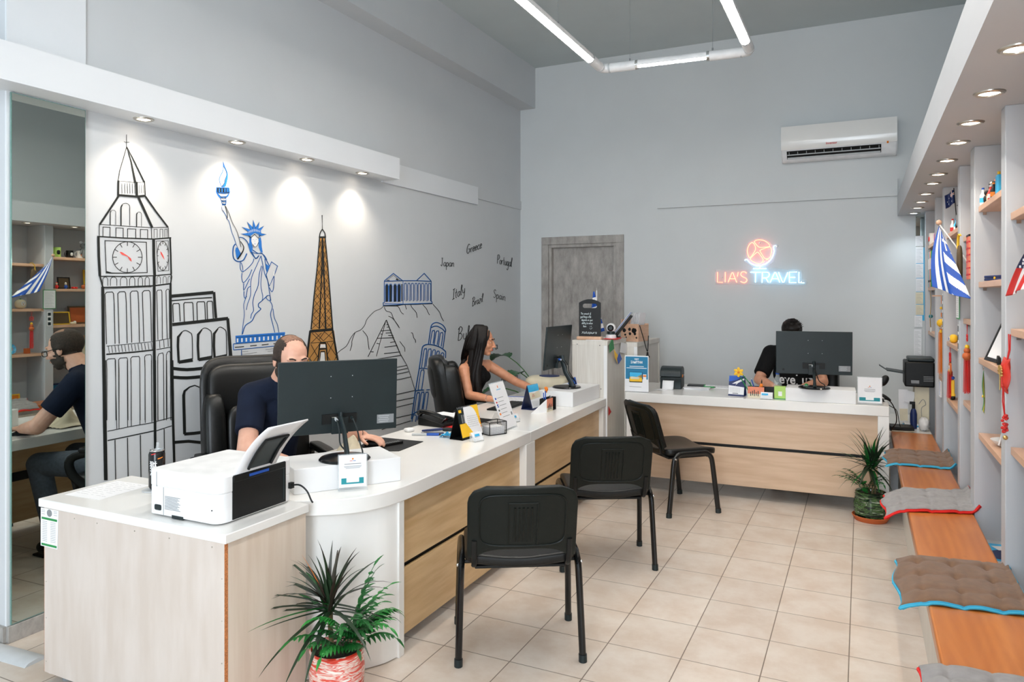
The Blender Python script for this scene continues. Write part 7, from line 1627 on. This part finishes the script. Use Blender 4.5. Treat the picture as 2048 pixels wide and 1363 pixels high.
def plant_front():
    c = Vector((-1.852, 2.262, 0)); t = thing('potted_plant', 'spiky dracaena and palm in a red and white swirled pot by the rounded desk', 'potted plant', c)
    pot(t, [(.075, 0), (.088, .01), (.104, .09), (.108, .16), (.102, .21), (.106, .225), (.100, .23), (.095, .215), (.095, .20)], 'red_swirl', .095, .205)
    M('terracotta').lathe([(0, 0), (.10, 0), (.118, .018), (.115, .02), (.098, .004), (0, .004)], n=36, cap=False).build('saucer', t)
    rn = random.Random(11)
    M('stem').tube([(-.015, -.01, .20), (-.022, -.012, .30), (-.025, -.01, .375)], .010, 8).build('trunk', t)
    top = Vector((-.026, -.01, .375))
    for nm, m, cnt, sd in (('dark_leaf', 'leaf_dark', 26, 1), ('purple_leaf', 'leaf_purple', 22, 2)):
        for k in range(cnt):
            az = rn.uniform(-PI, PI); el = rn.choice((1.35, 1.1, .9, .6, .35, .1, -.2)) if m == 'leaf_dark' else rn.choice((1.45, 1.2, 1.0, .8, .5)); L = rn.uniform(.20, .31)
            if math.cos(az+1.2) > .2 and el < .5: L *= 1.05
            q = MB().use(m if rn.random() > .15 else 'leaf_mid'); blade(q, top+Vector((rn.uniform(-.012, .012), rn.uniform(-.012, .012), rn.uniform(-.03, .03))), az, el, L, rn.uniform(.014, .021), rn.uniform(.2, 1.2), 9); q.build(nm, t, smooth=True)
    for az, el, L, dr in ((-2.62, .02, .40, .35), (-2.35, .28, .36, .9), (-.45, .12, .36, 1.0), (-1.9, -.3, .34, .6), (-1.5, -.4, .33, .5), (-1.2, -.35, .33, .5), (-2.9, .95, .36, 1.0)):
        q = M('leaf_dark'); blade(q, top, az, el, L, .021, dr, 10); q.build('dark_leaf', t)
    q = M('orange'); blade(q, top, -2.7, 1.15, .24, .010, .2, 8); q.build('withered_leaf', t)
    for k in range(26):
        az = rn.uniform(-1.9, 1.3); el = rn.uniform(.85, 1.4); q = M('leaf_mid' if k % 3 else 'leaf_bright'); b0 = (.04+rn.uniform(-.02, .02), .02+rn.uniform(-.03, .02), .205)
        frond(q, b0, az, el, rn.uniform(.20, .30), rn.uniform(1.0, 1.9), 10, .016, .07); q.build('palm_frond', t)
    for az in (.3, 1.0):
        q = M('leaf_mid'); frond(q, (.04, .02, .205), az, 1.42, .34, .5, 9, .02, .08); q.build('palm_frond', t)
plant_front()
def plant_back():
    c = Vector((.060, 5.80, 0)); t = thing('potted_plant', 'spiky dark green plant in a green striped ceramic pot at the rear desk corner', 'potted plant', c)
    M('terracotta').lathe([(0, 0), (.105, 0), (.125, .035), (.121, .038), (.102, .006), (0, .006)], n=40, cap=False).build('saucer', t)
    pot(t, [(.088, .007), (.102, .02), (.112, .08), (.112, .13), (.102, .175), (.106, .185), (.100, .19), (.104, .20), (.098, .205), (.092, .19), (.09, .175)], 'green_swirl', .09, .182)
    q = M('green_swirl'); q.tube(smoothpts([(-.05, -.098, .15), (-.02, -.118, .155), (-.035, -.118, .125), (-.065, -.108, .10)], 4), .006, 8); q.build('relief_leaf', t)
    rn = random.Random(21)
    for k in range(4): M('stem').tube([(rn.uniform(-.03, .03), rn.uniform(-.02, .02), .18), (rn.uniform(-.03, .03), rn.uniform(-.02, .02), .30), (rn.uniform(-.02, .02), rn.uniform(-.02, .02), .40)], .006, 6).build('trunk', t)
    for k in range(80):
        az = rn.uniform(-PI, PI); el = rn.choice((1.4, 1.2, 1.0, .8, .5, .2, -.1, -.5)); L = rn.uniform(.22, .33)
        if math.sin(az) > .55: L *= .5
        if math.cos(az) > .2 and el < .9: L *= .68
        q = MB().use('leaf_dark' if k % 3 else 'leaf_mid'); blade(q, (rn.uniform(-.02, .02), rn.uniform(-.02, .01)-.01, .40+rn.uniform(-.05, .03)), az, el, L, rn.uniform(.018, .027), rn.uniform(.2, 1.0), 8); q.build('leaf', t)
    for k in range(12):
        az = rn.uniform(-3.6, -.6); q = M('leaf_dark' if k % 2 else 'leaf_mid'); frond(q, (rn.uniform(-.04, .02), -.02, .185), az, rn.uniform(.9, 1.4), rn.uniform(.16, .26), rn.uniform(1.0, 1.8), 9, .012, .055); q.build('palm_frond', t)
    for k in range(6):
        a = -1.6+rn.uniform(-1, 1); m = M('leaf_bright'); R = Rz(a) @ Ry(-.2*k+.3); sell(m, Vector((-.05, -.055, .225+.008*k))+R @ Vector((.02, 0, 0)), (.026, .016, .002), .9, .9, R, 14, 6); m.build('ivy_leaf', t)
plant_back()
def plant_big():
    c = onZ(1062, 782, .80); c = Vector((-2.70, 6.36, 0)); t = thing('potted_plant', 'broad-leaved green plant standing on the floor behind the woman, near the door', 'potted plant', c)
    pot(t, [(.12, 0), (.15, .02), (.17, .28), (.175, .30), (.165, .31), (.155, .28)], 'dark_grey', .15, .28)
    def bigleaf(az, el, L, w, ll, dr, m='leaf_big'):
        b = Vector((0, 0, .28)); L += .20; pts = []; p = b.copy(); e = 1.45
        dirv = Vector((math.cos(az), math.sin(az), 0)); n = 8
        for i in range(n+1): pts.append(p.copy()); dd = dirv*math.cos(e)+Vector((0, 0, math.sin(e))); p = p+dd*(L/n); e -= (1.45-el)/n
        M('stem_green').tube(pts, [.007]*5+[.005]*4, 6).build('leaf_stem', t)
        s = Vector((-dirv.y, dirv.x, 0)); q0 = pts[-1]; e0 = el
        def f(u, v):
            e1 = e0-dr*u; 
            pos = q0.copy(); k = 10
            for i in range(k): ee = e0-dr*u*i/k; pos += (dirv*math.cos(ee)+Vector((0, 0, math.sin(ee))))*(ll*u/k)
            x = 2*v-1; hw = w*math.sin(PI*min(.999, u**.75))**.8+.0005; nrm = s.cross(dirv*math.cos(e1)+Vector((0, 0, math.sin(e1))))
            if nrm.z < 0: nrm = -nrm
            return pos+s*(x*hw)+nrm*(abs(x)*hw*.28-.004*math.cos(u*40)*abs(x))
        M(m).grid(f, 18, 8).build('leaf', t, ang=80)
    for a in ((2.75, .25, .74, .105, .30, 1.0), (.15, .35, .72, .11, .32, 1.1), (-1.1, -.35, .64, .10, .26, .9), (-2.2, -.5, .55, .085, .24, .9), (-.3, .1, .56, .07, .26, 1.2), (-1.7, .3, .62, .08, .22, 1.2), (-2.6, -.1, .52, .08, .22, 1.0)): bigleaf(*a)
plant_big()
# ------------------------------------------------------------------ people
mat('skin_light', (226, 176, 152), 0.5, scale=30, var=0.03, c2=(218, 164, 140)); mat('skin_tan', (214, 152, 118), 0.45, scale=30, var=0.03, c2=(204, 140, 106)); mat('skin_man', (206, 152, 124), 0.5, scale=30, c2=(196, 140, 112))
for m_ in ('skin_light', 'skin_tan', 'skin_man'):
    b_ = MATS[m_].node_tree.nodes['Principled BSDF']; b_.inputs['Subsurface Weight'].default_value = 0.06; b_.inputs['Subsurface Radius'].default_value = (0.01, 0.004, 0.002)
mat('shirt_navy', (20, 28, 46), 0.9, scale=14, bump=0.5, var=0.1, spec=0.2); mat('shirt_black', (12, 12, 13), 0.9, scale=14, bump=0.4, spec=0.2); mat('jeans', (92, 100, 112), 0.85, scale=60, var=0.12, bump=0.2)
mat('hair_black', (12, 9, 8), 0.5, stretch=(40, 40, 3), scale=4, c2=(24, 17, 14), bump=0.6, spec=0.25); mat('hair_brown', (52, 40, 32), 0.8, scale=120, var=0.4, bump=0.4); mat('hair_thin', (150, 112, 92), 0.8, scale=90, c2=(120, 88, 70), bump=0.2); mat('lip', (178, 98, 88), 0.4); mat('eye_white', (236, 232, 228), 0.2); mat('iris', (60, 40, 28), 0.2)
mat('lens', (230, 240, 245), 0.03, alpha=0.16, spec=0.8)
def caps(mb, p0, p1, r0, r1, n=16):
    p0 = Vector(p0); p1 = Vector(p1); mb.sphere(p0, r0, n, 10); mb.sphere(p1, r1, n, 10)
    if (p1-p0).length > 1e-4: mb.cyl(p0, p1, r0, r1, n)
def chain(mb, pts, rs, n=16):
    for i in range(len(pts)-1): caps(mb, pts[i], pts[i+1], rs[i], rs[i+1], n)
def blend(mb, name, parent, voxel=.005, it=5):
    o = mb.build(name, parent)
    rm = o.modifiers.new('union', 'REMESH'); rm.mode = 'VOXEL'; rm.voxel_size = voxel; rm.use_smooth_shade = True
    sm = o.modifiers.new('smooth', 'SMOOTH'); sm.factor = .5; sm.iterations = it
    dg = bpy.context.evaluated_depsgraph_get(); me = bpy.data.meshes.new_from_object(o.evaluated_get(dg)); old = o.data; o.modifiers.clear(); o.data = me; me.name = name
    me.polygons.foreach_set('use_smooth', [True]*len(me.polygons)); me.update()
    return o
def basis(f, pitch=0, roll=0):
    f = Vector(f).normalized(); r = f.cross(Vector((0, 0, 1))).normalized(); R = Matrix((r, f, Vector((0, 0, 1)))).transposed()
    return R @ Matrix.Rotation(-pitch, 3, 'X') @ Matrix.Rotation(roll, 3, 'Y')
def head(mb, c, R, k=1.0, female=False, neck=None):
    T = lambda x, y, z: Vector(c)+R @ (Vector((x, y, z))*k)
    E = lambda x, y, z, a, b, d: mb.sphere(T(x, y, z), (a*k, b*k, d*k), 20, 14, R)
    j = .9 if female else 1
    E(0, -.012, .035, .076, .096, .083); E(0, .028, -.005, .064, .068, .082); E(0, .022, -.058, .056*j, .058, .045); E(0, .058, -.086, .026*j, .026, .020)
    for s in (-1, 1):
        E(s*.036, .062, -.022, .024, .022, .022); E(s*.030, .080, .028, .026, .012, .009); E(s*.046, .004, -.055, .022*j, .040, .030)
        E(s*.077, -.006, -.006, .008, .017, .028); E(s*.079, -.010, .012, .007, .012, .012); E(s*.030, .078, .004, .013, .009, .008)
        E(s*.010, .096, -.034, .007, .008, .006)
    chain(mb, [T(0, .088, .018), T(0, .104, -.012), T(0, .112, -.028)], [.008*k, .009*k, .0105*k], 12)
    E(0, .083, -.055, .026, .014, .014)
    if neck is not None: chain(mb, [T(0, -.015, -.045), Vector(neck)], [(.050 if female else .058)*k, (.050 if female else .064)*k])
    return T
def face_parts(t, T, R, k=1, brow='hair_brown'):
    for s in (-1, 1):
        e = MB().use('eye_white'); e.sphere(T(s*.030, .0775, .005), (.0115*k, .0095*k, .0055*k), 14, 10, R); ob = e.build('eye', t); i_ = MB().use('iris'); i_.sphere(T(s*.030, .0848, .0045), (.0058*k, .003*k, .0050*k), 12, 8, R); i_.build('iris', ob)
        M(brow).tube(smoothpts([T(s*.014, .0935, .026), T(s*.030, .0935, .033), T(s*.050, .080, .028)], 4), [.0028]*4+[.0034]*4+[.0016], 6, sy=1.3).build('eyebrow', t)
    l_ = MB().use('lip'); l_.sphere(T(0, .0945, -.0515), (.021*k, .006*k, .0038*k), 14, 8, R); l_.sphere(T(0, .093, -.0585), (.018*k, .007*k, .0048*k), 14, 8, R); l_.build('lips', t)
def hand(mb, w, d, up, side, k=1.0, curl=.5, spread=.10):
    """w wrist, d pointing direction, up = back of the hand, side +1: thumb to the right of d (seen from above)"""
    d = Vector(d).normalized(); up = Vector(up); up = (up-d*up.dot(d)).normalized(); s = d.cross(up).normalized()*side; w = Vector(w)
    R = Matrix((s, d, up)).transposed()
    mb.sphere(w+d*.045*k, (.038*k, .05*k, .014*k), 16, 10, R); mb.sphere(w+d*.066*k, (.040*k, .026*k, .013*k), 16, 10, R); mb.sphere(w+d*.01*k, (.028*k, .028*k, .018*k), 14, 8, R)
    for i, (x, L) in enumerate(((.027, .070), (.0095, .079), (-.008, .073), (-.025, .057))):
        p = w+d*(.082-.004*abs(i-1))*k+s*x*k; a = -.05; pts = [p.copy()]; seg = (L*.45*k, L*.30*k, L*.25*k)
        sp = s*(x*spread*10)
        for q, l in enumerate(seg):
            a += curl*(.25, .75, .6)[q]; dd = (d*math.cos(a)-up*math.sin(a)+sp*.12).normalized(); p = p+dd*l; pts.append(p.copy())
        chain(mb, pts, [.0092*k, .0086*k, .008*k, .0072*k], 10)
    p = w+d*.022*k+s*.028*k; pts = [p.copy()]
    for l, (a, b, c_) in ((.034*k, (.62, .75, -.18)), (.028*k, (.85, .45, -.22)), (.022*k, (.95, .15, -.25))):
        p = p+(d*a+s*b+up*c_).normalized()*l; pts.append(p.copy())
    chain(mb, pts, [.0125*k, .0108*k, .0098*k, .008*k], 10)
def patch(name, t, T, k, m, mask, rad, off, cen=(0, -.012, .030), thick=.003, nu=60, nv=40, target=None):
    vs_ = {}; L = []; fs = []
    mb = M(m)
    def P3(i, j):
        a = 2*PI*i/nu; e = -PI/2+PI*j/nv; return (cen[0]+rad[0]*math.cos(e)*math.cos(a), cen[1]+rad[1]*math.cos(e)*math.sin(a), cen[2]+rad[2]*math.sin(e))
    for i in range(nu):
        for j in range(nv):
            q = [P3(i, j), P3(i+1, j), P3(i+1, j+1), P3(i, j+1)]; c = [sum(x[d] for x in q)/4 for d in range(3)]
            if mask(*c):
                ids = []
                for a, b in ((i, j), (i+1, j), (i+1, j+1), (i, j+1)):
                    key = (a % nu, b)
                    if key not in vs_: vs_[key] = len(L); L.append(T(*P3(*key)))
                    ids.append(vs_[key])
                fs.append(tuple(ids))
    mb.add(L, fs); o = mb.build(name, t, ang=180)
    if target is not None:
        sw = o.modifiers.new('fit', 'SHRINKWRAP'); sw.target = target; sw.wrap_method = 'NEAREST_SURFACEPOINT'; sw.wrap_mode = 'ABOVE_SURFACE' if hasattr(sw, 'wrap_mode') else 'ON_SURFACE'; sw.offset = off
    sd = o.modifiers.new('solid', 'SOLIDIFY'); sd.thickness = thick; sd.offset = 1
    return o
def man_navy():
    t = thing('person', 'balding bearded man with glasses in a navy t-shirt typing behind the large monitor', 'person', (0, 0, 0))
    H = Vector((-2.660, 2.882, 1.272)); R = basis((.90, -.43, 0), .22); nk = Vector((-2.76, 2.93, 1.15))
    RS = Vector((-2.855, 2.815, 1.08)); LS = Vector((-2.66, 3.10, 1.085)); RE = Vector((-2.735, 2.655, .835)); LE = Vector((-2.57, 3.26, .84)); RW = Vector((-2.53, 2.70, .80)); LW = Vector((-2.545, 3.335, .81)); PV = Vector((-2.98, 3.03, .60)); CH_ = Vector((-2.84, 2.96, .97))
    b = MB().use('skin_light'); T = head(b, H, R, 1.06, neck=nk)
    chain(b, [nk, CH_, PV], [.06, .12, .13]); chain(b, [RS, RE, RE+(RW-RE)*.3, RW], [.050, .048, .044, .029]); chain(b, [LS, LE, LE+(LW-LE)*.3, LW], [.052, .046, .042, .029]); chain(b, [RS, nk, LS], [.05, .05, .05])
    hand(b, RW, (.95, .25, -.05), (0, 0, 1), -1, 1.0, .45); hand(b, LW, (.98, -.05, -.06), (.0, 0, 1), 1, 1.05, .55)
    kR = Vector((-2.50, 2.82, .56)); kL = Vector((-2.42, 3.12, .56))
    chain(b, [PV+Vector((0, -.09, -.02)), kR], [.07, .05]); chain(b, [PV+Vector((0, .09, -.02)), kL], [.07, .05])
    body = blend(b, 'body', t, .0045, 4)
    s = MB().use('shirt_navy'); chain(s, [CH_+Vector((.02, 0, .03)), Vector((-2.92, 3.0, .78)), PV+Vector((0, 0, .0))], [.135, .145, .15], 20)
    chain(s, [RS+(nk-RS)*.1, nk+Vector((-.01, .01, -.035)), LS+(nk-LS)*.1], [.072, .078, .072]); 
    for S, E_ in ((RS, RE), (LS, LE)): d = (E_-S); s.sphere(S, .076, 18, 12); s.cyl(S, S+d*.66, .074, .068, 20); chain(s, [S, CH_+Vector((0, 0, .02))], [.07, .11])
    s.cyl(nk+Vector((-.01, .005, -.06)), nk+(H-nk)*.20, .085, .068, 20)
    sh = blend(s, 'shirt', t, .006, 4)
    j = MB().use('jeans'); j.sphere(PV+Vector((0, 0, -.02)), (.16, .17, .12), 20, 12)
    for kk, s_ in ((kR, -1), (kL, 1)):
        hp = PV+Vector((0, s_*.09, -.02)); ft = Vector((kk.x-.16, kk.y+.0, .10)); chain(j, [hp, kk], [.095, .07], 18); chain(j, [kk, kk+(ft-kk)*.5], [.068, .062], 18); j.cyl(kk+(ft-kk)*.5, ft, .062, .055, 18)
    blend(j, 'jeans', t, .007, 4)
    for kk in (kR, kL):
        f = MB().use('black'); c = Vector((kk.x-.12, kk.y, .05)); f.sphere(c, (.13, .048, .048), 18, 12); f.sphere(c+Vector((-.06, 0, .03)), (.05, .045, .05), 14, 10); f.box(c+Vector((0, 0, -.042)), (.24, .085, .014)); blend(f, 'shoe', t, .005, 3)
    face_parts(t, T, R, 1.06)
    patch('hair', t, T, 1, 'hair_brown', lambda x, y, z: (z > -.035-.2*max(0, y) and y < .040-.0*abs(x) and (y < .012 or z < .062+.0*y or abs(x) > .045) and not (y > .018 and abs(x) < .045) and not (abs(x) > .055 and z < .0 and y > .005) and z > -.04 and not (z > .098 and abs(x) < .045 and y > -.035)), (.080, .102, .086), .0015, target=body, thick=.0025)
    patch('thin_hair', t, T, 1, 'hair_thin', lambda x, y, z: z > .090 and abs(x) < .048 and -.04 < y < .030, (.079, .101, .085), .0008, target=body, thick=.0012)
    patch('beard', t, T, 1, 'hair_brown', lambda x, y, z: z < -.038 and y > -.015 and not (abs(x) < .024 and z > -.062 and y > .07) and z > -.115 or (abs(x) > .055 and -.04 < z < .0 and .005 < y < .03), (.070, .088, .10), .0015, cen=(0, .010, -.01), target=body, thick=.003)
    g = M('black'); 
    for s_ in (-1, 1): g.tube([T(s_*.032+.024*math.copysign(abs(math.cos(a))**.6, math.cos(a)), .106, -.002+.016*math.copysign(abs(math.sin(a))**.6, math.sin(a))) for a in (2*PI*q/24 for q in range(24))], .0022, 6, True); g.tube([T(s_*.056, .104, .006), T(s_*.077, .05, .008), T(s_*.084, .0, .010), T(s_*.082, -.018, -.004)], .0026, 6)
    g.tube([T(-.009, .107, .004), T(0, .110, .007), T(.009, .107, .004)], .002, 6); gl = g.build('glasses', t)
    q = M('lens')
    for s_ in (-1, 1): q.add([T(s_*.032+.023*math.copysign(abs(math.cos(a))**.6, math.cos(a)), .1062, -.002+.015*math.copysign(abs(math.sin(a))**.6, math.sin(a))) for a in (2*PI*q_/24 for q_ in range(24))], [tuple(range(24))])
    q.build('glasses_lens', gl, smooth=False)
    w = M('black'); d = (LW-LE).normalized(); ax = Vector((0, 0, 1)).cross(d).normalized(); up = d.cross(ax); w.tube([LW-d*.03+ax*.034*math.cos(a)+up*.034*math.sin(a) for a in (2*PI*k/20 for k in range(20))], .003, 6, True); w.build('bracelet', t)
man_navy()
def paper_bag_on_desk():
    def f(u, v): return (-2.54+.28*u, 2.93+.26*v, .7605+.095*math.exp(-((u-.45)/.22)**2-((v-.5)/.25)**2)*(1+.25*math.sin(u*17)*math.sin(v*13))+.006*math.sin(u*23+v*5)**2)
    mat('kraft', (222, 208, 180), .8, scale=8, bump=.3)
    tag(M('kraft').grid(f, 26, 26).build('paper_bag', solid=.001), 'crumpled cream paper bag on the desk behind the large monitor', 'bag')
paper_bag_on_desk()
def woman():
    t = thing('person', 'woman with long dark hair in a black halter top working at the second desk', 'person', (0, 0, 0))
    H = Vector((-2.850, 5.335, 1.222)); R = basis((.94, .22, 0), .10); nk = Vector((-2.935, 5.335, 1.08)); k = 1.03
    RS = Vector((-2.935, 5.185, 1.005)); LS = Vector((-2.875, 5.495, 1.015)); RE = Vector((-2.865, 5.14, .80)); LE = Vector((-2.66, 5.60, .87)); RW = Vector((-2.62, 5.09, .79)); LW = Vector((-2.42, 5.58, .80)); PV = Vector((-3.06, 5.32, .56)); CH_ = Vector((-2.93, 5.335, .93)); WA = Vector((-3.02, 5.33, .74))
    b = MB().use('skin_tan'); T = head(b, H, R, k, True, nk)
    chain(b, [nk, Vector((-2.935, 5.335, 1.0)), CH_, WA, PV], [.045, .085, .095, .088, .12], 20); chain(b, [RS, Vector((-2.93, 5.335, 1.0)), LS], [.046, .07, .046]); chain(b, [CH_, RS], [.09, .042]); chain(b, [CH_, LS], [.09, .042])
    chain(b, [RS, (RS+RE)/2, RE, RE+(RW-RE)*.35, RW], [.045, .041, .036, .036, .022]); chain(b, [LS, (LS+LE)/2, LE, LE+(LW-LE)*.35, LW], [.044, .040, .035, .034, .022])
    hand(b, RW, (.97, -.12, -.04), (0, 0, 1), -1, .88, .5); hand(b, LW, (.98, -.15, -.02), (0, 0, 1), 1, .88, .35)
    kn = [(Vector((-2.62, 5.24, .53))), Vector((-2.60, 5.46, .53))]
    for q in kn: hp = PV+Vector((0, -.08 if q.y < 5.3 else .08, -.03)); chain(b, [hp, q, Vector((q.x+.02, q.y, .12))], [.085, .055, .04])
    body = blend(b, 'body', t, .0045, 4)
    s = MB().use('shirt_black'); chain(s, [CH_+Vector((.03, 0, .01)), Vector((-2.985, 5.33, .80)), PV+Vector((0, 0, .06))], [.098, .102, .118], 22)
    for q in (-1, 1): s.sphere(CH_+Vector((.075, q*.055, .0)), (.055, .052, .052), 16, 10); chain(s, [CH_+Vector((.07, q*.05, .04)), nk+Vector((.045, q*.028, -.03)), nk+Vector((.0, q*.03, .0))], [.03, .012, .008], 10)
    sh = blend(s, 'halter_top', t, .005, 3)
    l = M('shirt_black'); sk = M('skin_tan')
    for q in range(5):
        z = .70+.035*q; x = -3.125+.035*(q-2)*.4+.02*abs(q-2)*.3
    for q in range(5):
        z0 = .68+.040*q; l.tube([(-3.10+.022*q, 5.235, z0+.03), (-3.125+.022*q, 5.33, z0), (-3.10+.022*q, 5.42, z0+.03)], .0035, 6); l.tube([(-3.10+.022*q, 5.235, z0), (-3.125+.022*q, 5.33, z0+.03), (-3.10+.022*q, 5.42, z0)], .0035, 6)
    l.build('back_lacing', sh)
    j = MB().use('shirt_black'); j.sphere(PV+Vector((0, 0, -.03)), (.14, .16, .10), 18, 12)
    for q in kn: hp = PV+Vector((0, -.08 if q.y < 5.3 else .08, -.03)); chain(j, [hp, q], [.092, .062]); j.cyl(q, Vector((q.x+.02, q.y, .10)), .06, .05, 16)
    blend(j, 'trousers', t, .007, 3)
    for q in kn: f = MB().use('black'); c = Vector((q.x+.05, q.y, .045)); f.sphere(c, (.12, .042, .042), 16, 10); f.box(c+Vector((0, 0, -.037)), (.22, .075, .014)); blend(f, 'shoe', t, .005, 3)
    face_parts(t, T, R, k, 'hair_black')
    # hair: cap and long locks
    h = MB().use('hair_black'); h.sphere(T(0, -.022, .040), (.083, .096, .088), 24, 16, R)
    h2 = MB().use('hair_black')
    rn = random.Random(5)
    locks = []
    for i in range(26):
        a = PI*(.03+.94*i/25)+PI; x = .080*math.cos(a); y = -.02+.077*math.sin(a); q = i/25
        p0 = T(x*.6, y*.6, .118); p1 = T(x*1.08, y*1.14, .03); p2 = T(x*1.12, y*1.22-.01, -.07)
        if i < 15: e = Vector((-3.05+.03*rn.random(), 5.25+.012*i, .90+.07*rn.random()))
        elif i < 20: e = Vector((-3.05, 5.40, .93))
        else: e = Vector((-2.93, 5.47, .95))
        if i in (2, 6): e.z = .80; e.x = -3.10
        locks.append([p0, p1, p2, (p2+e)/2+Vector((-.02, 0, .03)), e])
    for i in range(20):   # locks over the right shoulder and down the chest
        q = i/19; p0 = T(.030+.03*q, .03-.08*q, .118); p1 = T(.086, .040-.09*q, .03); p2 = T(.090, .035-.09*q, -.07)
        p3 = Vector((-2.815-.10*q, 5.20+.02*rn.random(), .985)); e = Vector((-2.80-.10*q+.02*rn.random(), 5.19+.03*rn.random(), .76+.06*rn.random()+.02*q)); locks.append([p0, p1, p2, p3, (p3+e)/2+Vector((0, -.014, 0)), e])
    for L in locks:
        P_ = smoothpts(L, 4); n = len(P_); chain(h, P_, [.020*(1-.55*(i_/(n-1))**2) for i_ in range(n)], 8)
    hm = blend(h, 'hair', t, .006, 3)
    for L in locks:
        for _ in range(3):
            o_ = Vector((rn.uniform(-.018, .018), rn.uniform(-.018, .018), 0)); P_ = smoothpts([p+o_*(1.15 if q > 0 else .7)+Vector((rn.uniform(-.004, .004), rn.uniform(-.004, .004), 0)) for q, p in enumerate(L)], 3); P_[-1] = P_[-1]-Vector((0, 0, rn.uniform(.0, .05))); h2.tube(P_, [.0035]*(len(P_)-3)+[.002, .0012, .0006], 4)
    h2.tube(smoothpts([T(.05, .045, .095), T(.070, .055, .02), T(.070, .050, -.03), T(.078, .02, -.085)], 5), [.006]*8+[.005]*8, 6)
    h2.tube(smoothpts([T(.04, .060, .098), T(.062, .066, .05), T(.074, .048, .0), T(.080, .02, -.05)], 5), [.007]*8+[.006]*8, 6)
    h2.build('hair_strands', hm)
    m = M('chrome'); d = (RW-RE).normalized(); ax = Vector((0, 0, 1)).cross(d).normalized(); up = d.cross(ax)
    m.tube([RW-d*.05+ax*.029*math.cos(a)+up*.029*math.sin(a) for a in (2*PI*q/20 for q in range(20))], .002, 6, True); m.build('bracelet', t)
    m = M('gold'); d = (LW-LE).normalized(); ax = Vector((0, 0, 1)).cross(d).normalized(); up = d.cross(ax); m.tube([LW-d*.02+ax*.024*math.cos(a)+up*.024*math.sin(a) for a in (2*PI*q/20 for q in range(20))], .0015, 6, True); m.build('bracelet', t)
woman()
def man_black():
    t = thing('person', 'dark-haired man in a black t-shirt with white lettering, head bowed behind the rear monitor', 'person', (0, 0, 0))
    H = Vector((-.535, 6.60, 1.275)); R = basis((.25, -.97, 0), .45); nk = Vector((-.535, 6.70, 1.15))
    RS = Vector((-.715, 6.72, 1.10)); LS = Vector((-.355, 6.72, 1.10)); RE = Vector((-.795, 6.55, .885)); LE = Vector((-.29, 6.56, .89)); RW = Vector((-.665, 6.37, .855)); LW = Vector((-.425, 6.40, .86)); PV = Vector((-.52, 6.92, .60)); CH_ = Vector((-.535, 6.77, .98))
    b = MB().use('skin_man'); T = head(b, H, R, 1.0, neck=nk); chain(b, [nk, CH_, PV], [.06, .11, .12]); chain(b, [RS, nk, LS], [.05, .05, .05])
    chain(b, [RS, RE, RE+(RW-RE)*.3, RW], [.050, .044, .043, .028]); chain(b, [LS, LE, LE+(LW-LE)*.3, LW], [.050, .044, .043, .028])
    hand(b, RW, (.75, -.45, -.12), (.2, -.2, .9), -1, 1.0, .7); hand(b, LW, (-.1, -.95, -.25), (0, 0, 1), 1, 1.0, .7)
    body = blend(b, 'body', t, .0048, 4)
    s = MB().use('shirt_black'); chain(s, [CH_, Vector((-.53, 6.84, .80)), PV], [.135, .145, .15], 20); chain(s, [RS, nk+Vector((0, .01, -.04)), LS], [.072, .078, .072])
    s.sphere(Vector((-.535, 6.74, .93)), (.17, .10, .14), 20, 12)
    for S, E_ in ((RS, RE), (LS, LE)): d = (E_-S); s.sphere(S, .076, 18, 12); s.cyl(S, S+d*.80, .075, .068, 20); chain(s, [S, CH_+Vector((0, 0, .02))], [.07, .11])
    sh = blend(s, 'shirt', t, .006, 4)
    q = put_text(M('white'), 'level up', .118, (-.515, 6.60, .884), (1, .0, 0), (0, 0.12, 1), bold=.0022, sx=.82); lt = q.build('lettering', sh, smooth=False)
    sw = lt.modifiers.new('fit', 'SHRINKWRAP'); sw.target = sh; sw.wrap_method = 'PROJECT'; sw.use_project_y = True; sw.use_positive_direction = True; sw.use_negative_direction = True; sw.offset = .002
    j = MB().use('jeans'); j.sphere(PV, (.16, .15, .11), 18, 12)
    for s_ in (-1, 1): chain(j, [PV+Vector((s_*.09, 0, 0)), Vector((-.52+s_*.12, 6.50, .56))], [.09, .065]); j.cyl(Vector((-.52+s_*.12, 6.50, .56)), Vector((-.52+s_*.12, 6.52, .10)), .062, .055, 16)
    blend(j, 'jeans', t, .008, 3)
    for s_ in (-1, 1): f = MB().use('black'); c = Vector((-.52+s_*.12, 6.46, .045)); f.sphere(c, (.045, .12, .042), 16, 10); f.box(c+Vector((0, 0, -.037)), (.08, .22, .014)); blend(f, 'shoe', t, .006, 3)
    face_parts(t, T, R, 1, 'hair_black')
    h = MB().use('hair_black'); h.sphere(T(0, -.022, .045), (.084, .098, .085), 24, 16, R); h.sphere(T(0, .045, .085), (.055, .040, .030), 18, 12, R); h.sphere(T(0, -.07, -.01), (.068, .045, .06), 18, 12, R)
    rn = random.Random(9)
    hm = blend(h, 'hair', t, .006, 2); q = MB().use('hair_black')
    for k in range(90):
        a = rn.uniform(0, 2*PI); e = rn.uniform(.35, 1.5); p = Vector((.082*math.cos(e)*math.cos(a), -.02+.095*math.cos(e)*math.sin(a), .045+.083*math.sin(e))); tg = Vector((-math.sin(a), math.cos(a)+.6, .1)).normalized()*.02; q.tube([T(*p), T(*(p*1.03+tg*.6)), T(*(p*1.02+tg*1.3))], [.003, .0025, .0008], 4)
    q.build('hair_strands', hm)
man_black()
